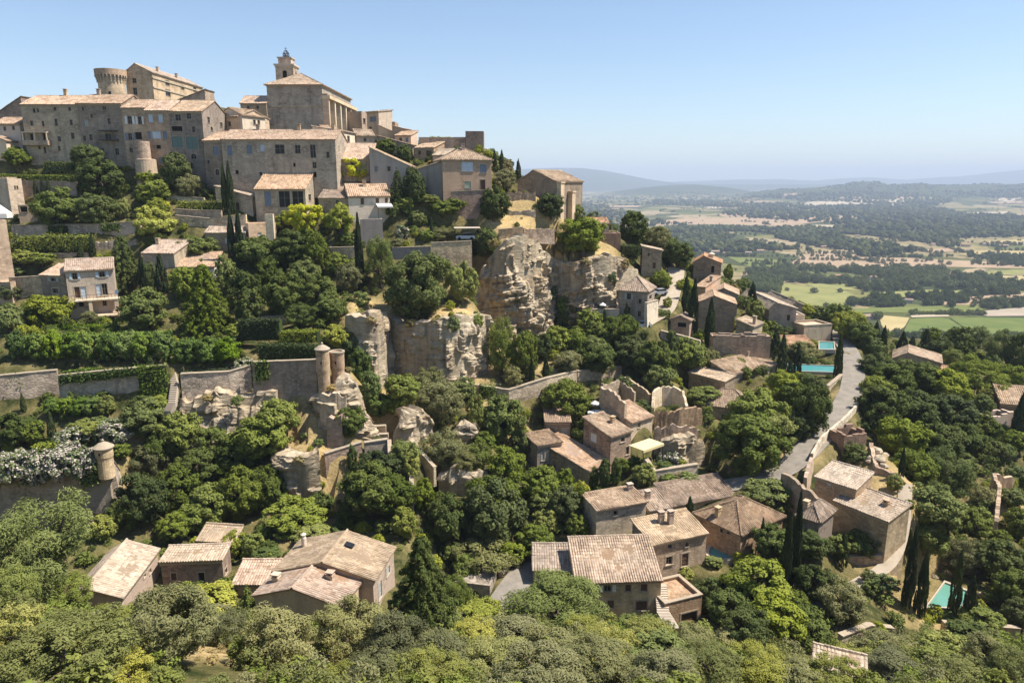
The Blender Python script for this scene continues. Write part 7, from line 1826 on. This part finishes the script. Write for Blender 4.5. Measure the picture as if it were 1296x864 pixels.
for cx, cy, w_, h_ in ((98,464,11,13),(120,463,12,13),(171,458,11,14),(190,457,13,16)): plant('t', cx, cy, w_, h_)
for k, cx, cy, w_, h_, Y in (('w',-4,590,40,32,87.9),('w',20,588,44,34,87.9),('w',46,586,42,34,87.9),('w',72,584,42,32,88),('w',98,580,38,30,88.2),('w',114,580,24,24,88.3),('b',655,374,12,12,148.5),('n',640,392,12,10,148.5),('b',668,410,14,12,152),('i',700,372,12,36,162.5),('i',713,392,16,40,161.5),('b',690,402,16,20,160),('n',625,306,14,9,150),('b',608,352,10,12,152),
    ('n',742,330,16,8,160),('b',775,350,12,10,161),('n',790,332,14,10,165),('b',728,388,14,14,160),('i',488,428,12,50,129),('i',492,468,18,44,128.5),('n',470,404,14,8,119.6),('b',574,407,18,16,124),('n',552,405,14,8,124.6),('b',604,404,18,14,128.5),('n',520,408,18,8,126.4),
    ('b',300,505,16,10,103),('n',262,502,14,8,103.2),('n',420,490,14,8,104),('n',380,580,16,8,96),('b',590,384,16,18,152)): plant(k, cx, cy, w_, h_, Y)
# clipped shade trees of the terrace garden, left of the stairs and right of them
for i in range(9): plant('h', 22 + i*23.2, 438 + (i % 2), 31, 37)
for cx in (236, 262, 288): plant('h', cx, 446, 34, 36)
for i in range(5): plant('l' if i == 4 else 'h', 66 + i*17, 516 - i*.6, 24, 26)

hedge('dark hedge under the loggia house', [(55,205,168),(92,206,168)], 2.4, 1.6)
hedge('long low hedge on the terrace above the thin cypresses', [(-5,221,163.5),(50,222,163.5),(98,222,163.5)], 1.3, 1.2)
hedge('pale vine strip along the wall left of the low house', [(224,256,157.6),(278,256,157.6)], 1.6, 1.4, 'l', 'vine_row', .25)
hedge('broad shrub hedge on the terrace below the upper terrace wall', [(16,302,147),(62,299,147.5),(112,300,147.5)], 2.8, 2.2, 'l', loose=.3)
hedge('dark clipped hedge below the villa', [(64,413,125),(145,413,124)], 2.0, 1.6, 'h')
hedge('long clipped green hedge behind the terrace garden trees', [(30,428,117),(120,424,117),(212,421,117)], 2.4, 1.6, 'h')
hedge('clipped green hedge above the sunlit garden wall', [(226,434,113.5),(296,430,113.5)], 3.0, 2.2, 'h')
hedge('trimmed hedge along the balustrade of the terrace garden', [(80,470,106),(128,466,106)], .6, .7, 'h')
hedge('dark hedge wall on top of the turret rampart', [(326,437,108),(400,439,107.4)], 2.6, 2.0, 'c')
hedge('tall clipped hedge block behind the turret rampart', [(300,406,115),(352,405,114)], 3.4, 1.6, 'c')
hedge('yellow-green hedge right of the tall hedge block', [(353,421,112.5),(400,420,112)], 1.8, 2.0, 'l')
hedge('low trimmed hedge on the sunlit garden wall', [(228,472,107.5),(288,468,107.5)], .7, 1.2, 'c')
hedge('dark trimmed hedge along the oleander garden', [(40,566,94),(75,562,95)], 1.0, 1.2)
hedge('ivy hanging over the right half of the ivy rampart', [(173,464,104.0),(209,462,104.7)], 5.6, .5, 'i', 'ivy_curtain', .16)
hedge('ivy spilling over the left end of the turret rampart', [(322,458,106.1),(338,457,106.0)], 3.0, .4, 'i', 'ivy_curtain', .3)
hedge('ivy patch on the upper terrace wall', [(60,286,151.6),(84,285,151.6)], 2.0, .4, 'i', 'ivy_curtain', .3)
hedge('ivy patch in the middle of the upper terrace wall', [(128,284.5,151.6),(150,283,151.6)], 1.4, .4, 'i', 'ivy_curtain', .3)
hedge('creeper on the right half of the oleander rampart', [(98,585,87.7),(122,582,87.9)], 3.2, .4, 'i', 'ivy_curtain', .35)
hedge('creeper trailing down the left rampart', [(8,476,106.0),(26,474,106.2)], 2.4, .35, 'i', 'ivy_curtain', .3)
hedge('creeper over the curving rampart', [(606,488,125.2),(628,491,124.6)], 2.2, .4, 'i', 'ivy_curtain', .35)
hedge('ivy fringe along the top of the ivy rampart', [(74,477,104.0),(130,471,103.9),(173,466,104.0)], 1.1, .4, 'i', 'ivy_curtain', .22)
hedge('flat-topped hedge with yellow crown beside the lane', [(864,337,196),(893,336,196)], 3.6, 4, 'l')
hedge('round-cornered hedge left of the house at the top of the lane', [(787,311,175),(811,312,175)], 2.2, 2.5, 'o')
hedge('green hedge behind the dovecote with a boxy shape', [(830,393,157),(848,396,156)], 3.4, 2.5, 'g')
hedge('dark ivy cloaking the front of the ivy-clad house', [(480,178,187.2),(497,183,187.2)], 5.0, .6, 'o', 'ivy_curtain', .3)
hedge('dark ivy right of the white door of the ivy-clad house', [(504,186,187.0),(521,191,187.0)], 4.0, .6, 'o', 'ivy_curtain', .3)
hedge('hedge along the foot of the dark cellar arch', [(575,768,79.5),(630,770,79)], 1.6, 2.5, 'l', loose=.3)

# undergrowth that fills the ground between the trees
def fill(n, kinds, xr, yr, smin, smax, seed, name, label, avoid=True, nl=110, dens=None):
    rr = random.Random(seed); buckets = {k: [] for k in kinds}; t = 0
    while sum(map(len, buckets.values())) < n and t < n*6:
        t += 1; x, y = rr.uniform(*xr), rr.uniform(*yr)
        if abs(x) > y*.80 + 8: continue
        if avoid and (inside_keepout(x, y) or inside_keepout(x + .8, y - .6) or inside_keepout(x - .8, y - .6)): continue
        g = hz(x, y); d = proj((x, y, g))
        if dens and rr.random() > dens(d[0], d[1], x, y): continue
        if mnoise.noise((x*.11, y*.11, seed)) < -.34: continue
        s = smin + (smax - smin)*rr.random()**2
        buckets[rr.choice(kinds)].append((x, y, g - .15, s*1.25, s*(.7 + .5*rr.random())))
    for k, p in buckets.items(): make_stuff(name, k, p, nl, label, LEAF[k])
DRYZ = [(600,240,720,330),(560,352,625,400),(440,372,490,420),(365,545,425,600),(740,295,800,330),(1095,545,1150,640),(455,528,500,560),(1120,735,1260,780),(235,815,300,864),(1020,560,1060,600)]
def dn(px, py, x, y):
    if 14 < px < 214 and 446 < py < 476: return 0.
    return .4 if any(a < px < c and b < py < d for a, b, c, d in DRYZ) else 1.
fill(3400, 'obgl', (-130, 135), (74, 205), .8, 2.1, 31, 'undergrowth', 'low green undergrowth between the trees', dens=dn)
fill(1700, 'fvfbl', (-60, 90), (25, 76), .8, 2.4, 37, 'foreground_scrub', 'pale scrub covering the foreground slope', nl=420, dens=dn)
fill(1100, 'ogb', (20, 300), (110, 420), 1.5, 4.2, 41, 'valley_scrub', 'scrub and young trees on the slope to the plain', nl=160, dens=lambda px, py, x, y: 1. if py > 440 or px < 1075 else .08)
fill(700, 'nn', (-120, 130), (34, 178), .35, .8, 47, 'dry_grass', 'tufts of dry grass on the bare slopes', nl=60, dens=lambda px, py, x, y: 1. if dn(px, py, x, y) < .5 else .12)
label_trees()
